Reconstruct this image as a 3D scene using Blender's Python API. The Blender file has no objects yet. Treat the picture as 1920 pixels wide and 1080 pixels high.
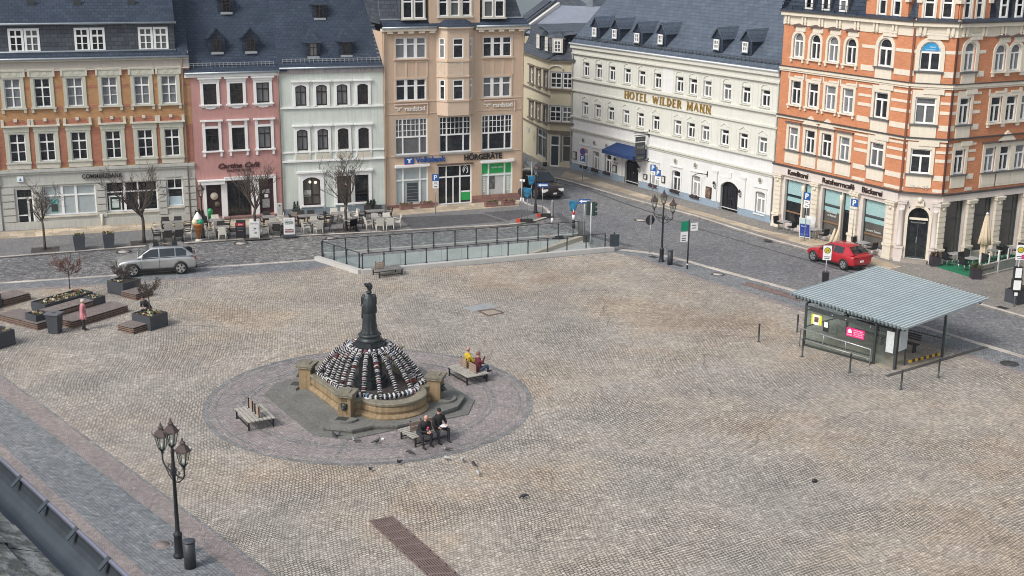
import bpy, bmesh, math, random
from mathutils import Vector, Matrix, noise
random.seed(11)
R = math.radians
sc = bpy.context.scene
COL = sc.collection
# ---------------------------------------------------------------- camera model (a plain perspective camera)
CF, CP, CR_, CH = 2419.8, .2696, .0099, 20.0
fw_ = Vector((0, math.cos(CP), -math.sin(CP))); r0_ = Vector((1, 0, 0)); u0_ = r0_.cross(fw_)
rt_ = r0_*math.cos(CR_) + u0_*math.sin(CR_); up_ = u0_*math.cos(CR_) - r0_*math.sin(CR_)
CAM = Vector((0, 0, CH))
def ray(x, y): return rt_*(x-960) - up_*(y-540) + fw_*CF
def G(x, y, z=0.0):
    "survey: the world point at height z sighted at photograph position x, y"
    r = ray(x, y); return CAM + r*((z-CH)/r.z)
class Face:
    "a vertical plane through two ground points; uz() sights a point on it"
    def __init__(s, a, b, off=0):
        s.a = Vector((a[0], a[1])); d = Vector((b[0], b[1])) - s.a; s.L = d.length; s.d = d.normalized()
        s.n = Vector((-s.d.y, s.d.x)); s.ang = math.atan2(s.d.y, s.d.x)
    def uz(s, x, y, off=0):
        r = ray(x, y); q = s.a + s.n*off
        t = ((q - CAM.xy).dot(s.n))/(r.xy.dot(s.n)); p = CAM + r*t
        return (p.xy - s.a).dot(s.d), p.z
# ---------------------------------------------------------------- mesh builder
def V(*a): return Vector(a)
class MB:
    def __init__(s): s.v = []; s.f = []; s.m = []; s.sm = []
    def face(s, pts, mi=0, sm=False):
        b = len(s.v); s.v += [Vector(p) for p in pts]; s.f.append(list(range(b, b+len(pts)))); s.m.append(mi); s.sm.append(sm)
    def raw(s, vs, fs, mi=0, sm=False):
        b = len(s.v); s.v += [Vector(p) for p in vs]
        for f in fs: s.f.append([i+b for i in f]); s.m.append(mi); s.sm.append(sm)
    def box(s, x0, x1, y0, y1, z0, z1, mi=0, M=None):
        vs = [V(x, y, z) for z in (z0, z1) for y in (y0, y1) for x in (x0, x1)]
        if M: vs = [M @ p for p in vs]
        s.raw(vs, [(0, 2, 3, 1), (4, 5, 7, 6), (0, 1, 5, 4), (2, 6, 7, 3), (0, 4, 6, 2), (1, 3, 7, 5)], mi)
    def bar(s, a, b, w, h=None, mi=0, upv=None):
        "box beam from a to b, w wide, h high"
        a, b = Vector(a), Vector(b); h = h or w; d = (b-a).normalized()
        u = Vector(upv) if upv else (V(0, 0, 1) if abs(d.z) < .9 else V(1, 0, 0))
        sx = d.cross(u).normalized()*w/2; sz = sx.cross(d).normalized()*h/2
        vs = [p+q for p in (a, b) for q in (-sx-sz, sx-sz, sx+sz, -sx+sz)]
        s.raw(vs, [(3, 2, 1, 0), (4, 5, 6, 7), (0, 1, 5, 4), (1, 2, 6, 5), (2, 3, 7, 6), (3, 0, 4, 7)], mi)
    def tube(s, pts, r, n=8, mi=0, cap=True, sm=True):
        pts = [Vector(p) for p in pts]; k = len(pts)
        rs = r if isinstance(r, (list, tuple)) else [r]*k
        vs = []; u = None
        for i, p in enumerate(pts):
            d = (pts[min(i+1, k-1)] - pts[max(i-1, 0)])
            if d.length < 1e-9: d = V(0, 0, 1)
            d.normalize()
            if u is None: u = d.orthogonal().normalized()
            u = (u - d*u.dot(d)); u = u.normalized() if u.length > 1e-6 else d.orthogonal().normalized()
            w = d.cross(u)
            for j in range(n):
                a = 2*math.pi*j/n; vs.append(p + (u*math.cos(a) + w*math.sin(a))*rs[i])
        fs = [(i*n+j, i*n+(j+1) % n, (i+1)*n+(j+1) % n, (i+1)*n+j) for i in range(k-1) for j in range(n)]
        s.raw(vs, fs, mi, sm)
        if cap and n > 2:
            b = len(s.v) - len(vs)
            s.f.append([b+j for j in reversed(range(n))]); s.m.append(mi); s.sm.append(False)
            s.f.append([b+(k-1)*n+j for j in range(n)]); s.m.append(mi); s.sm.append(False)
    def lathe(s, prof, n=16, c=(0, 0, 0), mi=0, sm=True, M=None, a0=0, sx=1, sy=1):
        c = Vector(c); vs = []
        for r, z in prof:
            for j in range(n):
                a = a0 + 2*math.pi*j/n; p = V(r*math.cos(a)*sx, r*math.sin(a)*sy, z)
                vs.append((M @ p if M else p) + c)
        k = len(prof)
        fs = [(i*n+j, i*n+(j+1) % n, (i+1)*n+(j+1) % n, (i+1)*n+j) for i in range(k-1) for j in range(n)]
        fs += [tuple(reversed(range(n))), tuple((k-1)*n+j for j in range(n))]
        s.raw(vs, fs, mi, sm)
    def prism(s, poly, z0, z1, mi=0, M=None, side=None):
        n = len(poly); A = sum(poly[i][0]*poly[(i+1) % n][1] - poly[(i+1) % n][0]*poly[i][1] for i in range(n))
        poly = list(poly) if A > 0 else list(reversed(poly))
        lo = [V(p[0], p[1], z0) for p in poly]; hi = [V(p[0], p[1], z1) for p in poly]
        if M: lo = [M @ p for p in lo]; hi = [M @ p for p in hi]
        s.face(hi, mi); s.face(list(reversed(lo)), mi)
        for i in range(n): s.face([lo[i], lo[(i+1) % n], hi[(i+1) % n], hi[i]], mi if side is None else side)
    def xz(s, poly, y0, y1, mi=0):
        "outline in x, z pushed along y"
        s.prism([(p[0], p[1]) for p in poly], 0, 1, mi, Matrix(((1, 0, 0, 0), (0, 0, y1-y0, y0), (0, 1, 0, 0), (0, 0, 0, 1))))
    def yz(s, poly, x0, x1, mi=0):
        "outline in y, z pushed along x"
        s.prism([(p[0], p[1]) for p in poly], 0, 1, mi, Matrix(((0, 0, x1-x0, x0), (1, 0, 0, 0), (0, 1, 0, 0), (0, 0, 0, 1))))
    def sphere(s, c, r, n=10, m=6, mi=0, sc3=(1, 1, 1), M=None):
        prof = [(math.sin(math.pi*i/m)*1.0 if 0 < i < m else 1e-3, -math.cos(math.pi*i/m)) for i in range(m+1)]
        S = Matrix.Diagonal((r*sc3[0], r*sc3[1], r*sc3[2])).to_4x4()
        s.lathe(prof, n, c, mi, True, (M @ S) if M else S)
    def mesh(s, name):
        me = bpy.data.meshes.new(name); me.from_pydata([tuple(p) for p in s.v], [], s.f)
        me.polygons.foreach_set('material_index', s.m); me.polygons.foreach_set('use_smooth', s.sm)
        uvl = me.uv_layers.new(name='uv')
        co = s.v; uv = []
        for p in me.polygons:
            n = p.normal
            if abs(n.z) > .985: t = V(1, 0, 0); b = V(0, 1, 0)
            else: t = V(0, 0, 1).cross(n).normalized(); b = n.cross(t)
            for vi in p.vertices: uv += [co[vi].dot(t), co[vi].dot(b)]
        uvl.data.foreach_set('uv', uv)
        return me
    def build(s, name, mats, par=None, T=None, fix=False):
        me = s.mesh(name)
        if not isinstance(mats, (list, tuple)): mats = [mats]
        for m in mats: me.materials.append(m)
        if fix:
            bm = bmesh.new(); bm.from_mesh(me); bmesh.ops.remove_doubles(bm, verts=bm.verts, dist=1e-4)
            bmesh.ops.recalc_face_normals(bm, faces=bm.faces); bm.to_mesh(me); bm.free()
        return link(name, me, par, T)
def link(name, me, par=None, T=None):
    o = bpy.data.objects.new(name, me); COL.objects.link(o)
    if par is not None: o.parent = par
    if T is not None: o.matrix_basis = T
    return o
def tag(o, label=None, cat=None, group=None, kind=None):
    if label: o['label'] = label
    if cat: o['category'] = cat
    if group: o['group'] = group
    if kind: o['kind'] = kind
    return o
def thing(name, label, cat, loc=(0, 0, 0), rz=0, group=None):
    o = bpy.data.objects.new(name, None); COL.objects.link(o); o.empty_display_size = .3
    o.location = loc; o.rotation_euler = (0, 0, rz)
    return tag(o, label, cat, group)
def dup(root, loc=None, rz=None, label=None, group=None):
    kids = {}
    for o in bpy.data.objects:
        if o.parent: kids.setdefault(o.parent, []).append(o)
    def rec(o, par):
        c = o.copy(); COL.objects.link(c)
        if par is not None: c.parent = par
        for k in kids.get(o, []): rec(k, c)
        return c
    r = rec(root, None)
    if loc is not None: r.location = loc
    if rz is not None: r.rotation_euler = (0, 0, rz)
    if label: r['label'] = label
    if group: r['group'] = group
    return r
def TL(x=0, y=0, z=0): return Matrix.Translation((x, y, z))
def RZ(a): return Matrix.Rotation(a, 4, 'Z')
# ---------------------------------------------------------------- materials
def srgb(h):
    c = [int(h[i:i+2], 16)/255 for i in (0, 2, 4)]
    return tuple((x/12.92 if x < .04045 else ((x+.055)/1.055)**2.4) for x in c) + (1,)
def C3(c): return c if isinstance(c, tuple) and len(c) == 4 else (tuple(c) + (1,) if isinstance(c, tuple) else srgb(c))
class NT:
    def __init__(s, name):
        s.m = bpy.data.materials.new(name); s.m.use_nodes = True; s.t = s.m.node_tree; s.b = s.t.nodes['Principled BSDF']; s.out = s.t.nodes['Material Output']
    def n(s, ty, **k):
        nd = s.t.nodes.new(ty)
        for a, b in k.items():
            if a.startswith('i_'):
                nd.inputs[a[2:].replace('_', ' ')].default_value = b
            else: setattr(nd, a, b)
        return nd
    def l(s, a, b): s.t.links.new(a, b)
    def mix(s, fac, a, b, blend='MIX'):
        nd = s.n('ShaderNodeMix', data_type='RGBA', blend_type=blend)
        for sock, val in ((nd.inputs[0], fac), (nd.inputs[6], a), (nd.inputs[7], b)):
            if hasattr(val, 'is_output') or hasattr(val, 'links') and not isinstance(val, (tuple, float)): s.l(val, sock)
            else: sock.default_value = val
        return nd.outputs[2]
    def ramp(s, fac, stops):
        nd = s.n('ShaderNodeValToRGB'); e = nd.color_ramp.elements
        while len(e) < len(stops): e.new(.5)
        for i, (p, c) in enumerate(stops): e[i].position = p; e[i].color = c if len(c) == 4 else tuple(c)+(1,)
        s.l(fac, nd.inputs[0]); return nd.outputs[0]
    def math(s, op, a, b=0.0, c=None):
        nd = s.n('ShaderNodeMath', operation=op)
        for i, val in enumerate((a, b) if c is None else (a, b, c)):
            if isinstance(val, (int, float)): nd.inputs[i].default_value = val
            else: s.l(val, nd.inputs[i])
        return nd.outputs[0]
    def noise(s, co, scale, det=4, rough=.6):
        nd = s.n('ShaderNodeTexNoise'); nd.inputs['Scale'].default_value = scale; nd.inputs['Detail'].default_value = det; nd.inputs['Roughness'].default_value = rough
        if co is not None: s.l(co, nd.inputs['Vector'])
        return nd.outputs['Fac']
    def coord(s, which='Object'): return s.n('ShaderNodeTexCoord').outputs[which]
    def bump(s, h, strength=.3, dist=.02):
        nd = s.n('ShaderNodeBump'); nd.inputs['Strength'].default_value = strength; nd.inputs['Distance'].default_value = dist
        s.l(h, nd.inputs['Height']); s.l(nd.outputs[0], s.b.inputs['Normal'])
    def set(s, rough=.7, metal=0, spec=.5):
        s.b.inputs['Roughness'].default_value = rough; s.b.inputs['Metallic'].default_value = metal; s.b.inputs['Specular IOR Level'].default_value = spec; return s
MATS = {}
def mat(name, col, rough=.7, metal=0, var=.15, scale=2.0, spec=.4, bump=0, coat=0):
    if name in MATS: return MATS[name]
    s = NT(name).set(rough, metal, spec); c = C3(col)
    if var:
        co = s.coord(); f = s.noise(co, scale, 5, .65)
        lo = tuple(x*(1-var) for x in c[:3]) + (1,); hi = tuple(min(1, x*(1+var)) for x in c[:3]) + (1,)
        s.l(s.ramp(f, [(.3, lo), (.7, hi)]), s.b.inputs['Base Color'])
        if bump: s.bump(s.noise(co, scale*12, 3), bump, .02)
    else: s.b.inputs['Base Color'].default_value = c
    if coat: s.b.inputs['Coat Weight'].default_value = coat; s.b.inputs['Coat Roughness'].default_value = .05
    MATS[name] = s.m; return s.m
def plaster(name, col, dirt=.12):
    dirt *= 1.35
    "rendered wall: soft blotches and faint rain streaks"
    if name in MATS: return MATS[name]
    s = NT(name).set(.85, 0, .2); c = C3(col); co = s.coord()
    f = s.noise(co, .9, 6, .7); f2 = s.noise(co, 14, 3, .6)
    mp = s.n('ShaderNodeMapping'); mp.inputs['Scale'].default_value = (5, 5, .25); s.l(co, mp.inputs[0])
    f3 = s.noise(mp.outputs[0], 1.5, 4, .6)
    k = s.math('ADD', s.math('MULTIPLY', f, .4), s.math('ADD', s.math('MULTIPLY', f2, .15), s.math('MULTIPLY', f3, .45)))
    lo = tuple(x*(1-dirt) for x in c[:3]) + (1,); hi = tuple(min(1, x*(1+dirt*.7)) for x in c[:3]) + (1,)
    s.l(s.ramp(k, [(.35, lo), (.65, hi)]), s.b.inputs['Base Color']); s.bump(f2, .15, .01)
    MATS[name] = s.m; return s.m
def bricks(name, c1, c2, mort, bw, rh, ms=.012, rough=.8, off=.5, patch=None, bumpv=.3, uv='UV', noisy=.0, spec=.3):
    if name in MATS: return MATS[name]
    s = NT(name).set(rough, 0, spec); co = s.coord(uv)
    if noisy:
        nz = s.n('ShaderNodeTexNoise'); nz.inputs['Scale'].default_value = 3; s.l(co, nz.inputs['Vector'])
        va = s.n('ShaderNodeVectorMath', operation='MULTIPLY_ADD'); s.l(nz.outputs['Color'], va.inputs[0]); va.inputs[1].default_value = (noisy,)*3; s.l(co, va.inputs[2]); co2 = va.outputs[0]
    else: co2 = co
    b = s.n('ShaderNodeTexBrick'); b.offset = off; s.l(co2, b.inputs['Vector'])
    for k, val in (('Color1', C3(c1)), ('Color2', C3(c2)), ('Mortar', C3(mort)), ('Scale', 1), ('Mortar Size', ms), ('Brick Width', bw), ('Row Height', rh), ('Mortar Smooth', .3), ('Bias', 0)):
        b.inputs[k].default_value = val
    colr = b.outputs['Color']
    f = s.noise(co, .7, 5, .7)
    colr = s.mix(1.0, colr, s.ramp(f, patch or [(.3, (.8, .8, .8)), (.7, (1.15, 1.15, 1.15))]), 'MULTIPLY')
    f2 = s.noise(co, 25, 2, .5)
    colr = s.mix(1.0, colr, s.ramp(f2, [(.3, (.85, .85, .85)), (.7, (1.12, 1.12, 1.12))]), 'MULTIPLY')
    s.l(colr, s.b.inputs['Base Color'])
    if bumpv: s.bump(s.math('SUBTRACT', 1, b.outputs['Fac']), bumpv, .02)
    MATS[name] = s.m; return s.m
def cobble(name, c1, c2, mort, bw, rh, rot=0.0, ms=.018, arc=None, stops=None, patch_scale=.12, warp=.06, fine=(.75, 1.2), spec=.35, rough=.75, bend=0, seams=0, joints=0):
    "setts laid in rows (arc = (width, height) bends the rows into fans); stops tints big worn patches"
    s = NT(name).set(rough, 0, spec); co = s.coord('Object')
    mp = s.n('ShaderNodeMapping'); mp.inputs['Rotation'].default_value = (0, 0, -rot); s.l(co, mp.inputs[0]); q = mp.outputs[0]
    nz = s.n('ShaderNodeTexNoise'); nz.inputs['Scale'].default_value = 1.6; nz.inputs['Detail'].default_value = 3; s.l(co, nz.inputs['Vector'])
    va = s.n('ShaderNodeVectorMath', operation='MULTIPLY_ADD'); s.l(nz.outputs['Color'], va.inputs[0]); va.inputs[1].default_value = (warp*2, warp*2, 0); s.l(q, va.inputs[2]); q = va.outputs[0]
    if bend:
        nb = s.n('ShaderNodeTexNoise'); nb.inputs['Scale'].default_value = .1; nb.inputs['Detail'].default_value = 1; s.l(co, nb.inputs['Vector'])
        vc = s.n('ShaderNodeVectorMath', operation='MULTIPLY_ADD'); s.l(nb.outputs['Color'], vc.inputs[0]); vc.inputs[1].default_value = (bend, bend, 0); s.l(q, vc.inputs[2]); q = vc.outputs[0]
    if arc:
        sp = s.n('ShaderNodeSeparateXYZ'); s.l(q, sp.inputs[0])
        w = s.math('ABSOLUTE', s.math('SINE', s.math('MULTIPLY', sp.outputs[0], math.pi/arc[0])))
        y2 = s.math('ADD', sp.outputs[1], s.math('MULTIPLY', w, arc[1]))
        cb = s.n('ShaderNodeCombineXYZ'); s.l(sp.outputs[0], cb.inputs[0]); s.l(y2, cb.inputs[1]); q = cb.outputs[0]
    b = s.n('ShaderNodeTexBrick'); b.offset = .5; s.l(q, b.inputs['Vector'])
    for k, val in (('Color1', C3(c1)), ('Color2', C3(c2)), ('Mortar', C3(mort)), ('Scale', 1), ('Mortar Size', ms), ('Brick Width', bw), ('Row Height', rh), ('Mortar Smooth', .6), ('Bias', 0)):
        b.inputs[k].default_value = val
    if joints:  # joints worn deep in some fields and filled in others
        mm = C3(mort); s.l(s.mix(s.ramp(s.noise(co, .22, 4, .6), [(.4, (0, 0, 0)), (.62, (1, 1, 1))]), mm, tuple(x*joints for x in mm[:3])+(1,)), b.inputs['Mortar'])
    vo = s.n('ShaderNodeTexVoronoi'); vo.inputs['Scale'].default_value = 1/(bw*.9); s.l(q, vo.inputs['Vector'])
    sv = s.n('ShaderNodeSeparateColor'); s.l(vo.outputs['Color'], sv.inputs[0])
    c = s.mix(1.0, b.outputs['Color'], s.ramp(sv.outputs[0], [(0, (fine[0],)*3), (.55, (1, 1, 1)), (.95, (fine[1],)*3), (1, (fine[1]*1.25,)*3)]), 'MULTIPLY')
    f = s.noise(co, patch_scale, 5, .62)
    c = s.mix(1.0, c, s.ramp(f, stops or [(.35, (.85, .86, .88)), (.5, (1, 1, 1)), (.65, (1.1, 1.08, 1.05))]), 'MULTIPLY')
    f2 = s.noise(co, .9, 6, .7)
    c = s.mix(1.0, c, s.ramp(f2, [(.3, (.87, .87, .88)), (.7, (1.1, 1.095, 1.09))]), 'MULTIPLY')
    if seams:   # wandering joints between fields of setts
        nz2 = s.n('ShaderNodeTexNoise'); nz2.inputs['Scale'].default_value = .5; nz2.inputs['Detail'].default_value = 4; s.l(co, nz2.inputs['Vector'])
        vb = s.n('ShaderNodeVectorMath', operation='MULTIPLY_ADD'); s.l(nz2.outputs['Color'], vb.inputs[0]); vb.inputs[1].default_value = (1.6, 1.6, 0); s.l(co, vb.inputs[2])
        v2 = s.n('ShaderNodeTexVoronoi', feature='DISTANCE_TO_EDGE'); v2.inputs['Scale'].default_value = seams; s.l(vb.outputs[0], v2.inputs['Vector'])
        k = s.math('MULTIPLY', s.ramp(v2.outputs['Distance'], [(0, (1, 1, 1)), (.007, (0, 0, 0))]), s.math('MULTIPLY', s.ramp(s.noise(co, .35, 3), [(.45, (0, 0, 0)), (.6, (1, 1, 1))]), .6))
        c = s.mix(k, c, (.07, .065, .06, 1))
    s.l(c, s.b.inputs['Base Color']); s.bump(s.math('SUBTRACT', 1, b.outputs['Fac']), .5, .02)
    MATS[name] = s.m; return s.m
def pane_mat(name, dark, light, lit=.5, folds=True):
    "window glass with the room or net curtain seen behind it; every pane differs"
    s = NT(name).set(.06, 0, .6); co = s.coord('Object')
    oi = s.n('ShaderNodeObjectInfo'); rnd = oi.outputs['Random']
    sp = s.n('ShaderNodeSeparateXYZ'); s.l(co, sp.inputs[0])
    wv = s.noise(None, 1, 2); mp = s.n('ShaderNodeMapping'); mp.inputs['Scale'].default_value = (16, 1, .35); s.l(co, mp.inputs[0])
    off = s.n('ShaderNodeCombineXYZ'); s.l(s.math('MULTIPLY', rnd, 37), off.inputs[0]); s.l(s.math('MULTIPLY', rnd, 11), off.inputs[2])
    ad = s.n('ShaderNodeVectorMath', operation='ADD'); s.l(mp.outputs[0], ad.inputs[0]); s.l(off.outputs[0], ad.inputs[1])
    fold = s.noise(ad.outputs[0], 1, 3)
    ad2 = s.n('ShaderNodeVectorMath', operation='ADD'); s.l(co, ad2.inputs[0]); s.l(off.outputs[0], ad2.inputs[1])
    blob = s.noise(ad2.outputs[0], 2.2, 3)
    amt = s.math('MULTIPLY', s.math('GREATER_THAN', rnd, 1-lit), s.math('ADD', .35, s.math('MULTIPLY', fold, .9)) if folds else .8)
    amt = s.math('MINIMUM', s.math('ADD', amt, s.math('MULTIPLY', s.math('SUBTRACT', blob, .45), .5)), 1)
    amt = s.math('MAXIMUM', amt, 0)
    c = s.mix(amt, C3(dark), C3(light))
    s.l(c, s.b.inputs['Base Color'])
    s.bump(s.noise(co, 1.2, 2), .04, .02)
    MATS[name] = s.m; return s.m
def glass_mat(name, col, alpha, rough=.02):
    s = NT(name); s.t.nodes.remove(s.b)
    tr = s.n('ShaderNodeBsdfTransparent'); tr.inputs[0].default_value = C3(col)
    gl = s.n('ShaderNodeBsdfGlossy'); gl.inputs['Roughness'].default_value = rough; gl.inputs[0].default_value = (.9, .95, .95, 1)
    df = s.n('ShaderNodeBsdfDiffuse'); df.inputs[0].default_value = (.35, .42, .42, 1)
    lw = s.n('ShaderNodeLayerWeight'); lw.inputs[0].default_value = .5; fo = s.math('ADD', .04, s.math('MULTIPLY', s.math('POWER', lw.outputs['Facing'], 4), .5))
    m1 = s.n('ShaderNodeMixShader'); m1.inputs[0].default_value = alpha*.4; s.l(tr.outputs[0], m1.inputs[1]); s.l(df.outputs[0], m1.inputs[2])
    m2 = s.n('ShaderNodeMixShader'); s.l(fo, m2.inputs[0]); s.l(m1.outputs[0], m2.inputs[1]); s.l(gl.outputs[0], m2.inputs[2])
    s.l(m2.outputs[0], s.out.inputs[0]); MATS[name] = s.m; return s.m
def emit(name, col, st):
    s = NT(name); s.b.inputs['Base Color'].default_value = C3(col); s.b.inputs['Emission Color'].default_value = C3(col); s.b.inputs['Emission Strength'].default_value = st
    MATS[name] = s.m; return s.m
def text_obj(name, body, size, m, par, T, ext=.02, align='LEFT', shear=0, fat=0, width=None, squeeze=1.0):
    "raised lettering as a mesh; T maps text x, y to the wall"
    cu = bpy.data.curves.new(name, 'FONT'); cu.body = body; cu.size = size; cu.extrude = ext; cu.align_x = align; cu.shear = shear; cu.offset = fat; cu.resolution_u = 3
    o = bpy.data.objects.new('tmp', cu); COL.objects.link(o); bpy.context.view_layer.update()
    me = bpy.data.meshes.new_from_object(o.evaluated_get(bpy.context.evaluated_depsgraph_get())); me.name = name
    COL.objects.unlink(o); bpy.data.objects.remove(o)
    if width:
        xs = [v.co.x for v in me.vertices]; k = width/max(1e-6, max(xs)-min(xs)); squeeze = k
    for v in me.vertices: v.co.x *= squeeze
    me.materials.clear(); me.materials.append(m)
    return link(name, me, par, T)
UPR = Matrix.Rotation(R(90), 4, 'X')     # text plane upright, facing -y
M_ = mat
WHITE = M_('white paint', (.78, .78, .77), .45, var=.05); CREAM = M_('cream stone', (.55, .52, .44), .8, var=.12)
BLACK = M_('black metal', (.018, .019, .02), .45, var=.1); DGREY = M_('anthracite metal', (.035, .04, .045), .5, var=.1)
GALV = M_('galvanised steel', (.42, .44, .46), .4, .7, var=.1); ZINC = M_('zinc gutter', (.38, .42, .45), .45, .5, var=.15)
DWOOD = M_('dark brown frame', (.03, .018, .015), .5, var=.1)
DARKIN = M_('dark interior', (.012, .013, .015), .6, var=.3)
P_DARK = pane_mat('pane dark', (.012, .014, .018), (.14, .145, .15), .3); P_NET = pane_mat('pane net curtain', (.014, .016, .02), (.2, .21, .22), .45)
P_BLIND = pane_mat('pane blind', (.1, .13, .14), (.42, .47, .48), .9, False); P_SHOP = pane_mat('pane shop', (.01, .012, .014), (.12, .11, .1), .5, False)
P_LIGHT = pane_mat('pane pale curtain', (.25, .26, .26), (.55, .55, .53), .8)
# ================================================================ GROUND
ROADC = cobble('road setts', (.165, .168, .175), (.215, .218, .225), (.09, .09, .092), .16, .13, R(32), .016, fine=(.75, 1.25), stops=[(.35, (.85, .86, .9)), (.5, (1, 1, 1)), (.65, (1.12, 1.1, 1.06))], warp=.1)
LANEC = cobble('rough granite setts', (.16, .16, .162), (.23, .225, .22), (.07, .07, .07), .2, .16, R(19), .02, warp=.14, fine=(.55, 1.5))
SQC = cobble('sandstone setts', (.385, .343, .292), (.445, .4, .343), (.245, .218, .185), .145, .135, R(38), .024, joints=.36, patch_scale=.085, bend=1.8, seams=.16,
             stops=[(.36, (.86, .885, .92)), (.45, (.97, .985, 1.0)), (.53, (1.03, 1.01, .985)), (.585, (1.06, .985, .9)), (.64, (.93, .84, .76))], warp=.08, fine=(.72, 1.2))
PINKC = cobble('porphyry setts', (.275, .235, .22), (.325, .28, .263), (.17, .148, .14), .1, .085, R(-46), .014, arc=(.9, .2), warp=.03)
RINGC = cobble('pink fan setts', (.285, .252, .24), (.34, .303, .29), (.17, .152, .146), .12, .1, 0, .016, arc=(1.1, .3), warp=.03)
GREYC = cobble('blue grey setts', (.185, .198, .208), (.235, .248, .255), (.1, .105, .11), .15, .12, R(-49), .016, warp=.05, fine=(.72, 1.22))
BORDC = cobble('grey border setts', (.22, .215, .212), (.27, .262, .258), (.12, .118, .115), .16, .12, 0, .02)
PAVC = cobble('pavement mosaic', (.2, .2, .202), (.25, .248, .245), (.13, .13, .13), .09, .08, R(19), .012, warp=.04)
PAVH = cobble('granite mosaic pavement', (.25, .235, .215), (.31, .29, .26), (.15, .14, .13), .09, .08, R(-58), .012, warp=.04)
SLAB = cobble('sandstone slabs', (.4, .33, .24), (.5, .42, .32), (.22, .18, .14), 1.1, .75, R(18), .02, warp=.02)
SLABH = cobble('hotel slabs', (.4, .33, .24), (.48, .4, .3), (.22, .18, .14), 1.2, .9, R(-58), .02, warp=.02)
KERB = cobble('kerb stone', (.42, .38, .34), (.5, .46, .42), (.25, .23, .2), 1.2, 3, R(18), .02, warp=.01)
DARKSET = cobble('dark parking setts', (.1, .1, .108), (.14, .14, .148), (.05, .05, .05), .12, .1, R(22), .016, warp=.04)
def gp(pts, z=0.0): return [G(x, y, z) for x, y in pts]
def sheet(name, pts, z, m, kind='structure'):
    mb = MB(); P = [V(p[0], p[1], z) for p in pts]
    A = sum(P[i].x*P[(i+1) % len(P)].y - P[(i+1) % len(P)].x*P[i].y for i in range(len(P)))
    mb.face(P if A > 0 else list(reversed(P))); return tag(mb.build(name, m), kind=kind)
def ribbon(name, pts, w, z0, z1, m, side=1, kind='structure'):
    "strip of width w along a line of world points, raised from z0 to z1"
    mb = MB(); n = len(pts); off = []
    for i in range(n):
        d = (Vector(pts[min(i+1, n-1)][:2]) - Vector(pts[max(i-1, 0)][:2])).normalized(); off.append(V(-d.y, d.x)*w*side)
    for i in range(n-1):
        a, b = Vector(pts[i][:2]), Vector(pts[i+1][:2]); q = [a, b, b+off[i+1], a+off[i]]
        mb.prism([(p.x, p.y) for p in q], z0, z1)
    return tag(mb.build(name, m), kind=kind)
def ext(a, b, k):
    a, b = Vector(a), Vector(b); return b + (b-a).normalized()*k
# ramp opening in the ground
RA, RB = G(600, 487.5), G(677, 511.5)
RC, RD = G(1112, 474), G(1098, 445)
hole = [RA, RB, RC, RD]
bm = bmesh.new()
def loop_edges(pts, z):
    vs = [bm.verts.new((p[0], p[1], z)) for p in pts]; return [bm.edges.new((vs[i], vs[(i+1) % len(vs)])) for i in range(len(vs))]
es = loop_edges([(-400, -60), (400, -60), (400, 320), (-400, 320)], 0) + loop_edges(hole, 0)
bmesh.ops.triangle_fill(bm, edges=es, use_beauty=True)
for f in list(bm.faces):
    c = f.calc_center_median(); ins = True
    P4 = [Vector(p[:2]) for p in hole]; sg = []
    for i in range(4):
        d = P4[(i+1) % 4]-P4[i]; q = c.xy-P4[i]; sg.append(d.x*q.y-d.y*q.x)
    if all(x > 0 for x in sg) or all(x < 0 for x in sg): bm.faces.remove(f)
bmesh.ops.recalc_face_normals(bm, faces=bm.faces)
for f in bm.faces:
    if f.normal.z < 0: f.normal_flip()
me = bpy.data.meshes.new('ground'); bm.to_mesh(me); bm.free(); me.materials.append(ROADC)
tag(link('ground', me), kind='structure')
# lane between the left pavement and the square
la = [(-150, 560), (0, 530), (200, 517), (360, 503), (592, 487), (607, 479), (1095, 441), (1068, 405), (1032, 404.7), (1005.6, 416), (978, 421), (697, 438), (530, 446), (360, 457.4), (0, 485), (-150, 497)]
sheet('lane', gp(la), .004, LANEC)
# the square
sq_l0, sq_l1 = G(0, 705), G(509, 1080)
top = gp([(0, 547), (170, 538), (360, 524.5), (590, 507), (632, 498), (676, 513), (900, 496.5), (1150, 473), (1180, 480)])
right = gp([(1280, 516.7), (1505, 585), (1813, 670), (1920, 706.7)])
sq = [ext(sq_l0, sq_l1, 60), ext(sq_l1, sq_l0, 25), ext(top[1], top[0], 22)] + top + right + [ext(right[2], right[3], 70)]
sheet('square', sq, .008, SQC)
# paving strips along the square's near edge
def strip(name, p0, p1, q0, q1, z, m):
    a0, a1, b0, b1 = G(*p0), G(*p1), G(*q0), G(*q1)
    sheet(name, [ext(a0, a1, 50), ext(a1, a0, 25), ext(b1, b0, 25), ext(b0, b1, 50)], z, m)
strip('paving_strip', (0, 705), (509, 1080), (0, 741), (444, 1080), .006, PINKC)
strip('path', (0, 741), (444, 1080), (0, 831), (277, 1080), .005, GREYC)
strip('paving_band', (0, 831), (277, 1080), (-200, 840), (60, 1080), .006, PINKC)
ribbon('edging', [ext(sq_l1, sq_l0, 24), ext(sq_l0, sq_l1, 45)], .12, -.02, .012, BORDC)
# pavement strip between square and left lane, and the kerb
pl = top[:5]; kl = gp([(592, 487), (360, 503), (200, 517), (0, 530)])
sheet('pavement_strip', [ext(top[1], top[0], 22)] + pl + kl + [ext(kl[2], kl[3], 22)], .007, GREYC)
ribbon('kerb_line', [ext(kl[2], kl[3], 22)] + list(reversed(kl)), .28, -.02, .035, KERB, -1)
ribbon('paving_edge', [ext(top[1], top[0], 22)] + pl, .45, -.02, .011, PINKC, 1)
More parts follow.
